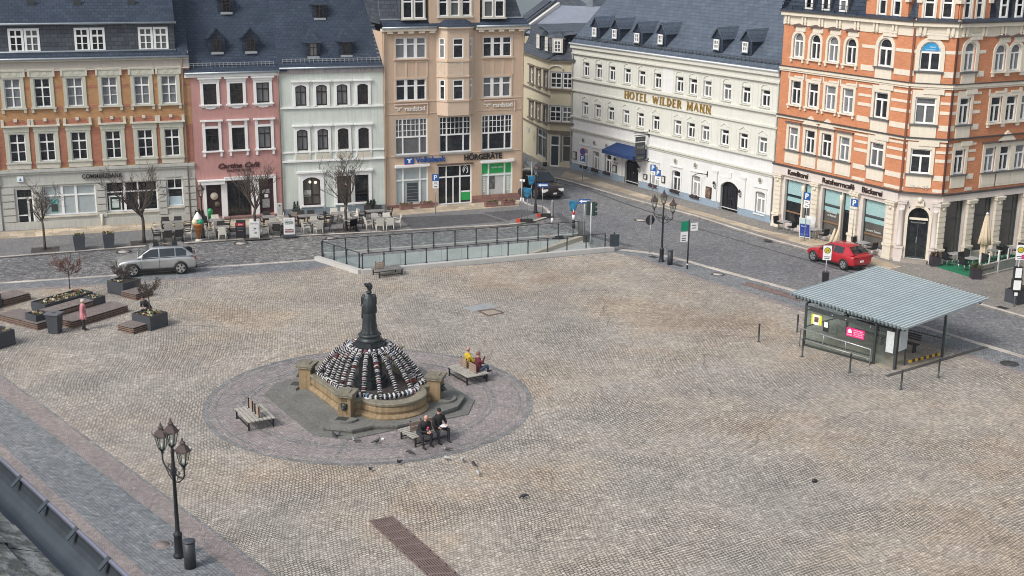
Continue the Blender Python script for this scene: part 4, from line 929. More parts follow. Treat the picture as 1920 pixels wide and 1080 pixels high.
for u, z, w, hh in ((.3, .95, .5, .68), (6.15, .75, .55, .6), (10.45, .85, .42, .42), (12.75, .95, .42, .55), (18.15, .7, .62, .85)):
    mb = MB(); mb.box(u, u+w, -.09, 0, z, z+hh, 0); mb.box(u+.07, u+w-.07, -.1, -.09, z+.07, z+hh-.07, 1); h.part('display_case', mb, [DKFR, PAPR if u not in (18.15,) else M_('food photo', (.2, .12, .08), .5, var=.9, scale=7)])
def medallion(u, z):
    mb = MB(); RX = Matrix.Rotation(R(90), 4, 'X'); mb.lathe([(.24, 0), (.24, .05), (.19, .07), (.17, .03)], 18, (u, 0, z), M=RX); h.part('medallion', mb, HOTC)
    mb = MB(); mb.sphere((u, -.05, z), .15, 10, 6, sc3=(1, .4, 1.1)); h.part('relief_head', mb, M_('dark relief', (.2, .19, .17), .7))
for u, z in ((1.75, 2.8), (3.42, 2.8), (5.2, 2.8), (14.35, 2.9), (16.76, 2.93), (23.98, 2.98)): medallion(u, z)
def wall_lamp(u, z):
    mb = MB(); mb.tube([(u, 0, z-.1), (u, -.18, z-.16), (u, -.3, z-.02)], .03, 6, 0); mb.lathe([(.05, 0), (.09, .25), (.13, .26), (.02, .42)], 6, (u, -.3, z), 0); mb.lathe([(.06, .03), (.085, .23)], 6, (u, -.3, z), 1); h.part('wall_lantern', mb, [BLACK, M_('lantern glass', (.5, .48, .42), .2, var=.05)])
for u, z in ((6.75, 1.65), (10.02, 1.5), (19.3, 1.75), (22.15, 1.6)): wall_lamp(u, z)
mb = MB(); mb.tube([(18.2, 0, 2.45), (17.9, -.6, 2.55), (17.75, -.9, 2.45)], .03, 6); mb.bar((18.2, -.02, 2.3), (18.2, -.02, 2.7), .06); h.part('bracket', mb, BLACK)
# awning over the door
NAVY = M_('navy canvas', (.012, .035, .12), .75, var=.12, scale=5)
mb = MB(); x0, x1, y1, zt, zf, zl = 6.5, 10.75, -1.45, 3.28, 2.78, 2.5
mb.face([(x0+.1, -.02, zt), (x0, y1, zf), (x1, y1, zf), (x1-.1, -.02, zt)][::-1]); mb.face([(x0, y1, zf), (x0, y1, zl), (x1, y1, zl), (x1, y1, zf)]); mb.face([(x0+.1, -.02, zt), (x0+.1, -.02, zl), (x0, y1, zl), (x0, y1, zf)][::-1]); mb.face([(x1-.1, -.02, zt), (x1-.1, -.02, zl), (x1, y1, zl), (x1, y1, zf)])
for k in range(1, 6): x = x0+(x1-x0)*k/6; mb.bar((x, -.03, zt-.02), (x, y1, zf-.02), .04)
h.part('awning', mb, NAVY)
GOLD = M_('gold lettering', (.4, .25, .06), .4, .5, var=.08)
def serif_text(body, u0, z0, hgt, width):
    "roman capitals drawn from thick and thin strokes with serifs"
    W_ = dict(H=.78, O=.8, T=.68, E=.6, L=.58, W=1.05, I=.3, D=.76, R=.7, M=.95, A=.76, N=.8); W_[' '] = .55; gap = .2
    S_ = dict(H=[('k', .12, 0, .12, 1), ('k', .66, 0, .66, 1), ('t', .12, .52, .66, .52)], T=[('k', .34, 0, .34, 1), ('t', .02, .97, .66, .97)], E=[('k', .12, 0, .12, 1), ('t', .12, .97, .55, .97), ('t', .12, .52, .45, .52), ('t', .12, .03, .58, .03)], L=[('k', .12, 0, .12, 1), ('t', .12, .03, .56, .03)],
        W=[('k', .05, 1, .3, 0), ('t', .3, 0, .5, .9), ('k', .5, .9, .74, 0), ('t', .74, 0, 1.0, 1)], I=[('k', .15, 0, .15, 1)], M=[('t', .1, 0, .14, 1), ('k', .14, 1, .47, .1), ('t', .47, .1, .8, 1), ('k', .82, 1, .85, 0)], A=[('t', .08, 0, .38, 1), ('k', .38, 1, .68, 0), ('t', .2, .35, .56, .35)], N=[('t', .12, 0, .12, 1), ('k', .12, 1, .68, 0), ('t', .68, 0, .68, 1)],
        D=[('k', .12, 0, .12, 1)]+[('t' if k in (0, 7) else 'k', .12+.56*math.sin(R(22.5*k)), .5+.48*math.cos(R(22.5*k)), .12+.56*math.sin(R(22.5*(k+1))), .5+.48*math.cos(R(22.5*(k+1)))) for k in range(8)],
        R=[('k', .12, 0, .12, 1), ('k', .36, .5, .66, 0)]+[('t' if k in (0, 5) else 'k', .12+.44*math.sin(R(30*k)), .74+.24*math.cos(R(30*k)), .12+.44*math.sin(R(30*(k+1))), .74+.24*math.cos(R(30*(k+1)))) for k in range(6)],
        O=[('k' if k % 6 not in (0, 5) else 't', .4+.36*math.sin(R(30*k)), .5+.5*math.cos(R(30*k)), .4+.36*math.sin(R(30*(k+1))), .5+.5*math.cos(R(30*(k+1)))) for k in range(12)])
    tot = sum(W_[c]+gap for c in body)-gap; kx = width/tot; x = u0; mb = MB()
    for c in body:
        for j, (ty, x0, y0, x1, y1) in enumerate(S_.get(c, [])):
            wd = .125 if ty == 'k' else .05; yy = -.06-.002*j
            mb.bar((x+x0*kx, yy, z0+y0*hgt), (x+x1*kx, yy, z0+y1*hgt), .06, wd, 0, V(0, -1, 0).cross(V((x1-x0)*kx, 0, (y1-y0)*hgt)).normalized())
            if abs(x1-x0) < .05 and abs(y1-y0) > .8:
                for yq in (0, 1): mb.box(x+x0*kx-.12, x+x0*kx+.12, yy-.034, yy+.028, z0+yq*hgt-.025, z0+yq*hgt+.025)
        x += (W_[c]+gap)*kx
    return mb.build('lettering', GOLD, h.t, T)
serif_text('HOTEL WILDER MANN', 7.5, 7.05, .58, 10.75)
downp = M_('white downpipe', (.6, .6, .58), .5)
downpipe(h, -.02, .4, 10.8, y=-.12, m=downp); downpipe(h, L-.12, .4, 10.8, y=-.1, m=downp)
rise = .95
roof_prism(h, [(-.36, 10.8), (7.6, 10.8+rise*7.96), (15.5, 10.8)], -.2, L+.1, SLATEL)
snowguard(h, .1, L-.1, .06, 10.8+rise*.42, 60, M_('dark guard', (.08, .09, .1), .5, .3))
st_h = dict(key='hotel dormer', fm=WHITE, pane=P_DARK, d=.02, fw=.09, bars=[('v', .5, 0, 1, .06), ('h', .5, 0, 1, .05)], sill=(.12, .06, .08, ZINC))
for px in ((1117, 66), (1155, 70), (1197, 77), (1241, 80), (1346, 90), (1400, 96)):
    for k in range(400):
        y = k*.05; u, z = h.F.uz(px[0], px[1], y)
        if z <= 10.8+rise*(y+.36)+.35: break
    dormer(h, T, u-.55, y, 10.8+rise*(y+.36)-.05, 1.1, 1.15, .56, .72, .3, SLATEL, SLATE, 1.15/rise, rise, st_h, .75)
mb = MB()
for k in range(10): u = 2+k*2.4; y = 4.2; mb.box(u, u+.1, y, y+.2, 10.8+rise*(y+.36), 10.8+rise*(y+.36)+.12)
h.part('roof_hooks', mb, GALV)
# hanging sign on brackets
t = thing('hanging_sign', 'tall dark grey hanging sign of three boards on iron brackets from the hotel front', 'hanging sign', (0, 0, 0), 0)
u0, z0 = 11.9, 2.62
base = h.t.matrix_basis if False else Matrix.Translation((E0.x, E0.y, 0)) @ RZ(h.F.ang)
pt = base @ V(10.9, 0, 0); t.location = pt; t.rotation_euler = (0, 0, h.F.ang)
mb = MB(); mb.bar((0, 0, 4.72), (0, -1.55, 4.72), .05); mb.bar((0, 0, 4.5), (0, -1.5, 4.5), .05); mb.bar((0, 0, 2.42), (0, -1.5, 2.42), .05); mb.bar((0, 0, 4.3), (0, 0, 4.9), .1); mb.bar((0, 0, 2.3), (0, 0, 2.6), .1); mb.build('bracket', BLACK, t)
GSIGN = M_('grey sign board', (.05, .055, .06), .5); SLET = M_('pale grey lettering', (.3, .3, .3), .5)
RZ90 = RZ(R(90))
for z0, z1 in ((4.02, 4.4), (3.0, 3.95), (2.5, 2.92)):
    mb = MB(); mb.box(-.04, .04, -1.35, -.4, z0, z1); o = mb.build('board', GSIGN, t)
    if z1 == 3.95: text_obj('lettering', 'Hotel', .34, SLET, o, TL(.05, -1.2, 3.45) @ RZ90 @ UPR, .01, width=.62)
    else: text_obj('lettering', 'Wilder Mann' if z1 > 4 else 'Restaurant', .12, SLET, o, TL(.05, -1.2, (z0+z1)/2-.04) @ RZ90 @ UPR, .01, width=.6)
# ---------------------------------------------------------------- cream house in the gap
CRM = plaster('cream render', (.56, .5, .36), .08); GSTN = M_('grey stone trim', (.2, .19, .17), .8, var=.2); BROWNST = M_('brown stone trim', (.16, .13, .1), .8, var=.2)
GA, GB, GC = G(1003, 298), G(1029, 314), G(1073, 317)
d0 = (GB-GA).normalized(); GA2 = GB - d0*15
h = House('cream_house', 'cream house with a corner bay and dark mansard roof in the gap beside the hotel', GA2, GB)
T, L = h.T, h.L; off = L-4.5
stc = dict(key='cream', fm=WHITE, pane=P_DARK, d=.15, fw=.1, bars=[('h', .64, 0, 1, .12), ('v', .5, 0, .64, .12)], sw=.3, sm=BROWNST, p=.06, top=.1, sill=(.38, .12, .2, BROWNST), extra=[(-.4, '+.4', '+.14', '+.26', .2, BROWNST)])
wl = [(off-1.9, 6.75, .95, 1.42), (off+.35, 6.75, .95, 1.42), (off+2.75, 6.85, .8, 1.4), (off-1.9, 3.62, .95, 1.42), (off+.35, 3.72, .95, 1.42), (off+2.75, 3.8, .8, 1.4)]
gl = [(off+.7, .5, 3.0, 2.5)]
mb = MB(); wallgrid(mb, L, 0, 9.3, wl+gl, d=.16); h.part('wall', mb, CRM)
for x in wl: window(h.t, T, *x, stc)
sst = dict(key='cream shop', fm=M_('pale frame', (.5, .5, .46), .5), pane=P_SHOP, d=.12, fw=.1, bars=[('v', .5, 0, 1, .12), ('h', .75, 0, 1, .1)], sw=.12, sm=GSTN, p=.06)
window(h.t, T, *gl[0], sst, 'shop_window')
mb = MB()
for z in (3.1, 6.2): mb.box(0, L, -.12, 0, z, z+.12)
mb.box(0, L, -.25, 0, 9.2, 9.38); h.part('string_course', mb, BROWNST)
T2 = h.wing(GB, math.atan2((GC-GB).y, (GC-GB).x)); L2 = (GC-GB).length+.6
wl2 = [(.02, 6.98, 1.02, 1.36), (1.14, 6.98, .86, 1.36), (.02, 4.08, 1.02, 1.36), (1.14, 4.08, .86, 1.36)]; gl2 = [(.08, .12, .86, 2.75), (1.16, .55, .9, 2.35)]
mb = MB(); wallgrid(mb, L2, 0, 9.4, wl2+gl2, d=.14); mb.build('corner_wall', CRM, h.t, T2)
stb2 = dict(key='cream bay', fm=WHITE, pane=P_DARK, d=.06, fw=.09, bars=[('h', .62, 0, 1, .1), ('v', .5, 0, 1, .07), ('h', .3, 0, 1, .04)], sw=.07, sm=M_('blue grey pilaster', (.26, .28, .3), .7), p=.06)
for x in wl2: window(h.t, T2, *x, stb2)
window(h.t, T2, *gl2[0], dict(key='cream door', fm=WHITE, pane=M_('grey green door', (.045, .06, .065), .4), d=.1, fw=.09, bars=[('h', .68, 0, 1, .1)]), 'door'); window(h.t, T2, *gl2[1], dict(sst, key='cream shop corner', bars=[('h', .62, 0, 1, .1)]), 'shop_window')
mb = MB(); mb.box(-.15, L2, -.2, 0, 6.75, 6.92); mb.box(-.15, L2, -.2, 0, 3.86, 4.02); mb.box(-.15, L2, -.24, 0, 9.25, 9.42); mb.box(-.1, L2, -.1, 0, 3.0, 3.3); mb.build('string_course', BROWNST, h.t, T2)
mb = MB(); pts = [(.52+math.cos(R(a))*.62, -.06, 8.55+math.sin(R(a))*.35) for a in range(0, 181, 15)]; mb.tube(pts, .07, 6); mb.build('arched_pediment', CREAM, h.t, T2)
mb = MB(); mb.box(off-.4, off+.3, -.7, -.62, 2.45, 2.85); mb.bar((off-.05, 0, 2.95), (off-.05, -.75, 2.95), .04); h.part('shop_sign', mb, M_('white shop sign', (.6, .6, .58), .5))
mb = MB(); mb.lathe([(.16, .0), (.2, .35)], 10, (off+4.3, -.3, .1)); h.part('plant_pot', mb, BLACK)
# mansard roof following both facades
mb = MB()
def strip_roof(TT, x0, x1, prof, i0=0, i1=0):
    for (y0, z0), (y1, z1) in zip(prof[:-1], prof[1:]):
        q = [V(x0+i0*y0, y0, z0), V(x1-i1*y0, y0, z0), V(x1-i1*y1, y1, z1), V(x0+i0*y1, y1, z1)]; mb.face([TT @ p for p in q])
prof = [(-.3, 9.4), (.5, 10.0), (1.1, 11.45), (2.2, 11.6), (9, 11.7)]
strip_roof(T, 0, L, prof, 0, -.4); strip_roof(T2, -.05, L2, prof, -.45, 0)
h.part('roof', mb, SLATE2)
stdm = dict(key='cream dormer', fm=WHITE, pane=P_DARK, d=.02, fw=.08, bars=[('v', .5, 0, 1, .06), ('h', .33, 0, 1, .04), ('h', .66, 0, 1, .04)], sw=.16, sm=CREAM, p=.04, bot=.05)
for TT, u in ((T, off-.4), (T, off+2.3), (T2, .0)):
    dormer(h, TT, u, .25, 9.85, 1.15, 1.3, .62, 1.02, .16, SLATE2, SLATE2, 1.6, 2, stdm, .5, True)
mb = MB(); mb.face([T @ V(0, 10, 0), T @ V(0, 10, 13.4), T2 @ V(L2, 9, 13.4), T2 @ V(L2, 9, 0)]); h.part('rear_wall', mb, CRM)
# ---------------------------------------------------------------- slate-roofed house behind it
def at(x, y, Y):
    r = ray(x, y); return CAM + r*(Y/r.y)
h = House('slate_gable_house', 'house with a broad pale slate roof and white verge rising behind the cream house', (0, 128), (11, 128), 'building')
o3 = V(0, 128, 0)
mb = MB(); e0, e1, r1, r0 = at(985, 62, 122), at(1062, 72, 122), at(1143, 13, 129), at(1050, 10, 129)
mb.face([p-o3 for p in (e0, e1, r1, r0)]); h.part('roof', mb, M_('pale slate', (.23, .25, .3), .5, var=.12, scale=1.5))
mb = MB(); hp = at(1105, 72, 124); mb.face([p-o3 for p in (e1, hp, r1)]); mb.face([p-o3 for p in (hp, V(14, 134, hp.z), r1)])
mb.face([p-o3 for p in (r0, r1, V(14, 136, 9), V(0, 136, 9))]); h.part('hip_roof', mb, SLATE2)
mb = MB(); lo = e0-o3+V(-.5, 0, 0); hi = r0-o3+V(-.2, 0, .12)
for w, dz, mi in ((.9, .0, 0), (.25, .25, 1)):
    mb.bar(lo+V(-.3, 0, dz), hi+V(-.2, 0, dz), w, .35, mi)
mb.bar(lo+V(-1.3, 1, -.1), hi+V(-1.0, 1, .18), .9, .3, 1); h.part('verge', mb, [plaster('white verge', (.66, .64, .6), .06), SLATE2])
mb = MB(); mb.prism([(p.x-o3.x, p.y-o3.y) for p in (e0, e1, hp, V(14, 134, 0), V(-1, 136, 0))], 0, e0.z-.3); h.part('wall', mb, CRM)
mb = MB(); mb.box(7.0, 7.6, .8, 1.6, 12.8, 14.6); mb.box(6.9, 7.7, .7, 1.7, 14.5, 14.7); h.part('chimney', mb, M_('chimney metal', (.22, .25, .28), .5, .2))
# far dark roof and brick house with white eaves
h = House('dark_roofed_house', 'dark slate roof ridge showing just above the white verge at the skyline', (-2, 140), (9, 140))
mb = MB(); q = [at(950, 48, 140), at(1040, 0, 142), at(1085, -2, 142), at(1110, 14, 140)]; o3 = V(-2, 140, 0)
mb.face([p-o3 for p in q]); h.part('roof', mb, SLATE2)
mb = MB(); q2 = [p+V(0, .2, -.3)-o3 for p in q]; mb.face(q2); mb.prism([(q[0].x-o3.x, .5), (q[3].x-o3.x, .5), (q[3].x-o3.x, 8), (q[0].x-o3.x, 8)], 0, q[0].z-.6); h.part('wall', mb, CRM)
h = House('far_brick_house', 'orange brick house top with white eaves far behind the hotel roof', at(1118, 0, 134).xy, at(1172, 0, 134).xy)
b0_ = at(1120, 30, 134).z; T = h.T
mb = MB(); mb.box(.15, 6, 0, 6, 0, b0_-.55); h.part('wall', mb, BRICK_R)
mb = MB(); mb.box(.05, 6, -.1, 6, b0_-.55, b0_+.55); h.part('frieze', mb, plaster('far frieze', (.6, .57, .5), .06)); mb = MB(); mb.box(-.3, 6.3, -.4, 6.3, b0_+.55, b0_+.85); h.part('eaves', mb, plaster('pink eaves', (.45, .36, .34), .06))
mb = MB(); mb.yz([(-.5, b0_+.86), (3, b0_+2.4), (6.5, b0_+.86)], -.4, 6.4); h.part('roof', mb, SLATE2); gutter(h, -.4, 6.4, b0_+.9, -.52); downpipe(h, .0, 2, b0_+.8)
# ---------------------------------------------------------------- orange brick corner house
BO = bricks('orange brick', (.5, .19, .092), (.57, .24, .118), (.44, .26, .17), .25, .085, .007, .8, .5, [(.3, (.9, .88, .86)), (.7, (1.08, 1.06, 1.05))], .15)
BPINK = bricks('pale red brick', (.42, .17, .13), (.47, .21, .16), (.33, .2, .16), .25, .085, .007, .8, .5, None, .15)
IV = plaster('ivory stone', (.66, .6, .5), .08); SST = plaster('pinkish shop stone', (.6, .54, .5), .08); DKCOR = M_('dark cornice metal', (.07, .065, .065), .5, .2)
FA, FB = G(1446, 423), G(1676, 490)
h = House('brick_corner_house', 'orange brick corner house with ivory stone trim, chamfered door corner and a ground-floor cafe', FA, FB)
T1, L1 = h.T, h.L
ang2, ang3 = R(-22.4), R(28); FB2 = FB.xy + Vector((math.cos(ang2), math.sin(ang2)))*2.5
T2 = h.wing(FB, ang2); L2 = 2.5; T3 = h.wing(FB2, ang3); L3 = 15.0
sill = (.12, .09, .16, M_('dark sill', (.1, .1, .1), .6))
bars_n = [('h', .66, 0, 1, .1), ('v', .5, .02, .66, .11)]
w_arch = dict(key='arch narrow', fm=WHITE, pane=P_NET, d=.14, fw=.08, rise=.46, outer='arc', bars=[('h', .66, 0, 1, .09), ('v', .5, .02, .66, .1)], sw=.19, sm=IV, p=.07, bot=0, sill=(.24, .09, .16, IV), extra=[(-.17, .0, -.3, -.09, .12, IV), ('+0', '+.17', -.3, -.09, .12, IV), (.17, '-.17', '+.1', '+.42', .09, IV)], polys=[([(-.12, '+.42'), ('+.12', '+.42'), ('+.1', '+.5'), ('c0', '+.62'), (-.1, '+.5')], .18, M_('brown cap', (.13, .09, .08), .6))])
w_n2 = dict(key='narrow two', fm=WHITE, pane=P_NET, d=.14, fw=.08, bars=bars_n, sw=.2, sm=IV, p=.06, top=.22, bot=0, sill=(.26, .09, .16, IV), extra=[(-.28, -.2, '-.5', '+.1', .08, IV), ('+.2', '+.28', '-.5', '+.1', .08, IV), (.3, '-.3', '+.22', '+.34', .09, IV), (-.2, '-.7', '-.85', '-.7', .075, IV), ('+-.0', '+.24', '-.75', '-.6', .075, IV), (-.2, -.05, -.28, -.09, .12, IV), ('+.05', '+.2', -.28, -.09, .12, IV)])
w_n1 = dict(key='narrow one', fm=WHITE, pane=P_NET, d=.14, fw=.08, bars=bars_n, sw=.22, sm=IV, p=.06, top=.24, bot=0, sill=(.26, .09, .18, sill[3]), extra=[(-.24, '+.24', -.95, -.09, .05, IV), (-.1, '+.1', -.8, -.3, .065, IV), (-.3, '+.3', '+.26', '+.36', .18, M_('brown cap', (.13, .09, .08), .6))])
w_n1p = dict(w_n1, key='narrow one gable', polys=[([(-.28, '+.37'), ('+.28', '+.37'), ('c0', '+.98')], .14, IV)], extra=w_n1['extra'])
w_wide = dict(key='wide', fm=WHITE, pane=P_DARK, d=.14, fw=.09, bars=[('h', .72, 0, 1, .12), ('v', .5, .02, .72, .12)], sw=.2, sm=IV, p=.07, top=.42, bot=0, sill=(.24, .1, .16, sill[3]), extra=[(-.15, '+.15', -.85, -.12, .06, IV), ('c', '', 0, 0, 0, IV)][:1] + [(.42, '-.42', '+.2', '+.5', .12, IV)])
w_warch = dict(key='wide arch', fm=WHITE, pane=P_NET, d=.14, fw=.09, rise=.6, outer='arc', bars=[('h', .64, 0, 1, .16), ('v', .5, .02, .64, .12)], sw=.25, sm=IV, p=.07, bot=0, sill=(.26, .1, .16, sill[3]), extra=[(-.12, '+.12', -.82, -.12, .06, IV), (.36, '-.36', '+.12', '+.5', .14, IV), (.28, '-.28', '+.36', '+.5', .16, IV)])
pilz = ((6.0, 1.0),)
def floors(T, arches, n2, n1, wides, L, nm, bandx):
    holes = [(a, 11.95, .95, 1.66) for a in arches]+[(a, 8.78, .95, 1.62) for a in n2]+[(a, 5.66, .92, 1.58) for a, g in n1]
    for a, w in wides: holes += [(a, 12.05, w, 1.78), (a, 8.82, w, 1.64), (a, 5.72, w, 1.56)]
    mb = MB(); wallgrid(mb, L, 4.55, 14.3, holes, d=.16); mb.build('wall', BO, h.t, T)
    for a in arches: window(h.t, T, a, 11.95, .95, 1.66, w_arch)
    for a in n2: window(h.t, T, a, 8.78, .95, 1.62, w_n2)
    for a, g in n1: window(h.t, T, a, 5.66, .92, 1.58, w_n1p if g else w_n1)
    for a, w in wides:
        window(h.t, T, a, 12.05, w, 1.78, w_warch); window(h.t, T, a, 8.82, w, 1.64, w_wide); window(h.t, T, a, 5.72, w, 1.56, w_wide)
    mb = MB()
    for x0, x1 in bandx:
        for z, t_ in ((13.1, .2), (11.7, .34), (10.05, .16), (9.62, .0), (9.45, .2), (8.45, .34), (7.05, .16), (6.5, .2), (5.35, .32), (10.62, .16), (7.5, .14), (4.62, .2)):
            if t_: mb.box(x0, x1, -.03, 0, z, z+t_)
    mb.build('stone_bands', IV, h.t, T)
    mb = MB(); mb.box(-.05, L+.05, -.16, 0, 11.1, 11.28); mb.box(-.05, L+.05, -.1, 0, 10.98, 11.1); mb.box(-.05, L+.05, -.12, 0, 7.78, 7.92) if nm != 'side' else None
    mb.box(-.05, L+.05, -.28, 0, 14.72, 14.95); mb.box(-.02, L+.02, -.06, 0, 14.1, 14.72); mb.build('cornice', IV, h.t, T)
    mb = MB(); mb.box(-.05, L+.05, -.18, 0, 7.92, 8.0); mb.box(-.1, L+.1, -.36, .1, 14.95, 15.06); mb.box(-.05, L+.05, -.2, 0, 11.28, 11.33); mb.box(-.08, L+.08, -.22, 0, 4.45, 4.55); mb.build('cornice_cap', DKCOR, h.t, T)
    mb = MB(); k = .25
    while k < L-.1:
        mb.box(k, k+.16, -.18, -.06, 14.28, 14.7); mb.box(k+.28, k+.44, -.18, -.06, 14.28, 14.7); mb.sphere((k+.08, -.12, 14.2), .09, 6, 4); mb.sphere((k+.36, -.12, 14.2), .09, 6, 4); k += 1.62
    mb.build('brackets', IV, h.t, T)
floors(T1, [1.1, 2.74, 4.4, 6.02], [1.14, 2.82, 4.47, 6.07], [(1.2, 0), (2.85, 1), (4.44, 1), (6.1, 0)], [(8.86, 1.15)], L1, 'main', [(7.45, 8.6), (10.28, L1-.02)])
floors(T2, [], [], [], [(.42, 1.22)], L2, 'corner', [(.0, .17), (1.9, 2.48)])
floors(T3, [3.32, 4.62, 5.9, 8.5, 9.8, 11.1], [3.4, 4.74, 6.05, 8.5, 9.8, 11.1], [(3.35, 0), (4.66, 1), (6.02, 0), (8.5, 0), (9.8, 1), (11.1, 0)], [(.72, .9)], L3, 'side', [(.02, .45), (1.9, 2.5)])
mb = MB(); mb.box(4.4, 4.75, 0, 0, 0, 0)
mb = MB()
for x, w in ((1.02, .1), (2.4, .5), (4.05, .45), (5.7, .45), (7.3, .1)): pass
# blue arch light in the corner window
mb = MB(); P = arcpts(1.0, 1.0, .5)[1:-1]; mb.face([(x, 0, z-.5) for x, z in P][::-1]); mb.build('blue_fanlight', M_('blue film', (.02, .27, .55), .4, var=.2, scale=6), h.t, T2 @ TL(.53, .045, 13.25))
text_obj('film_lettering', 'kwest', .16, WHI, h.t, T2 @ TL(.95, .03, 13.45) @ UPR, .004); text_obj('film_lettering', 'Immobilien', .13, WHI, h.t, T2 @ TL(.72, .03, 13.29) @ UPR, .004)
mb = MB(); mb.box(-.06, .06, -.12, 0, 4.6, 14.6); mb.build('downpipe', M_('rust red pipe', (.2, .07, .04), .5), h.t, T2 @ TL(.0, 0, 0)); 
mb = MB(); mb.box(-.05, .05, -.1, 0, 4.6, 14.1); mb.build('downpipe', M_('dark red pipe', (.1, .035, .025), .5), h.t, T3 @ TL(-.0, -.0, 0))
text_obj('lettering', '18 ✚ 93' if False else '18 + 93', .34, M_('relief stone', (.5, .46, .4), .8), h.t, T2 @ TL(.5, -.065, 4.78) @ UPR, .02, width=1.05)
# ground floor: cafe front
g1 = [(1.15, .5, 1.85, 3.08), (3.05, .2, .72, 3.38), (4.85, .5, 1.85, 3.08), (6.75, .2, .72, 3.38), (8.62, .45, 1.95, 3.1)]
mb = MB(); wallgrid(mb, L1, 0, 4.45, g1, d=.3); mb.build('ground_floor_wall', SST, h.t, T1)
TEALB = M_('teal lattice blind', (.28, .46, .47), .5, var=.15, scale=9)
cst = lambda k, vert=False: dict(key='cafe shop '+k, fm=M_('dark teal frame', (.03, .05, .055), .4), pane=P_SHOP, d=.28, fw=.06, bars=[('h', .62, 0, 1, .06)])
for i, x in enumerate(g1):
    o = window(h.t, T1, *x, cst('wide' if x[2] > 1 else 'door'), 'shop_window' if x[2] > 1 else 'door')
    mb = MB(); mb.box(.06, x[2]-.06, .255, .27, x[3]*.66, x[3]-.08); 
    if x[2] > 1: mb.box(.06, x[2]-.06, .255, .27, x[3]*.5, x[3]*.6)
    mb.build('lattice_blind', TEALB, o)
    mb = MB()
    if x[2] > 1:
        n = 12; z0, z1 = x[3]*.66, x[3]-.1
        for k in range(-6, 14):
            a = k*.16; 
            for s in (1, -1):
                xa, xb = (a, a+(z1-z0)) if s > 0 else (a+(z1-z0), a)
                # clip to the pane
                p, q = V(xa, .25, z0), V(xb, .25, z1); lo_, hi_ = .08, x[2]-.08
                if p.x > q.x: p, q = q, p
                if q.x < lo_ or p.x > hi_: continue
                f = lambda xx: p + (q-p)*((xx-p.x)/(q.x-p.x))
                pa, qa_ = (f(lo_) if p.x < lo_ else p), (f(hi_) if q.x > hi_ else q); mb.bar(pa, qa_, .02, .006)
        mb.build('lattice', M_('pale lattice', (.5, .6, .6), .5), o)
        mb = MB(); mb.box(.08, x[2]-.08, .2, .26, .75, .85); mb.build('counter', M_('wood counter', (.22, .13, .07), .6), o)
for u, w, body, z, wd in ((5.1, 1, 'Willkommen', 1.95, 1.0), (5.25, 1, 'im Ratscafé', 1.72, .8), (8.8, 1, 'Unsere Torten', 1.42, 1.3)):
    text_obj('window_lettering', body, .2, WHI, h.t, T1 @ TL(u, .24, z) @ UPR, .004, width=wd)
def pilaster(T, u, w, z1=3.9, bands=7, round_=False):
    mb = MB(); mb.box(u-w*.62, u+w*.62, -.3, 0, 0.02, .25); mb.box(u-w*.56, u+w*.56, -.26, 0, .25, .95); mb.box(u-w*.64, u+w*.64, -.31, 0, .95, 1.08)
    if round_:
        mb.lathe([(w*.46, 1.08), (w*.5, 1.2), (w*.42, 1.3), (w*.38, 3.35), (w*.48, 3.4), (w*.44, 3.5)], 14, (u, -.12, 0))
        mb.box(u-w*.4, u+w*.4, -.24, 0, 3.5, 3.9)
    else:
        for k in range(bands): z = 1.08+k*(z1-1.55)/bands; mb.box(u-w*.5, u+w*.5, -.2, 0, z+.03, z+(z1-1.55)/bands-.03); mb.box(u-w*.46, u+w*.46, -.15, 0, z, z+(z1-1.55)/bands)
        mb.box(u-w*.5, u+w*.5, -.18, 0, z1-.47, z1-.15); mb.sphere((u, -.2, z1-.32), w*.2, 8, 6)
    mb.box(u-w*.66, u+w*.66, -.3, 0, z1-.15, z1); mb.box(u-w*.72, u+w*.72, -.34, 0, z1, z1+.08)
    return mb.build('pilaster', IV if not round_ else SST, h.t, T)
for u in (.6, 4.3, 8.0): pilaster(T1, u, .6, 3.75)
pilaster(T1, 11.15, .6, 3.75); pilaster(T2, .22, .42, 3.95, round_=True); pilaster(T2, 2.28, .42, 3.95, round_=True)
mb = MB(); mb.box(0, L1, -.16, 0, 3.85, 4.45); mb.build('frieze', SST, h.t, T1); mb = MB(); mb.box(0, L3, -.14, 0, 4.05, 4.45); mb.build('frieze', SST, h.t, T3)
for u in (2.98, 6.68): 
    mb = MB(); mb.lathe([(.11, .1), (.09, .3), (.075, 2.8), (.13, 3.0), (.13, 3.4)], 10, (u+.03, -.02, 0)); mb.build('slender_column', IV, h.t, T1)
mb = MB(); 
for u, body, w in ((1.55, 'Konditorei', 2.0), (4.95, 'Ratsherrncafé', 2.95), (8.6, 'Bäckerei', 1.75)):
    text_obj('lettering', body, .5, M_('brown black lettering', (.035, .018, .015), .5), h.t, T1 @ TL(u, -.2, 3.98) @ UPR, .03, fat=.008, width=w)
g2 = [(.62, .3, 1.26, 3.3)]
mb = MB(); wallgrid(mb, L2, 0, 4.45, g2, d=.25); mb.build('corner_ground_wall', SST, h.t, T2)
o = window(h.t, T2, *g2[0], dict(key='corner door', fm=M_('dark teal frame', MATS['dark teal frame']) if 'dark teal frame' in MATS else BLACK, pane=P_SHOP, d=.22, fw=.08, rise=.6, outer='arc', bars=[('h', .77, 0, 1, .12), ('v', .5, 0, .77, .06)], sw=.18, sm=IV, p=.06, bot=0), 'door')
mb = MB(); mb.box(.06, 1.2, .1, .16, 2.48, 2.62); mb.build('transom', IV, o); mb = MB(); mb.box(.58, .62, .1, .14, 1.0, 1.4); mb.build('handle', GALV, o)
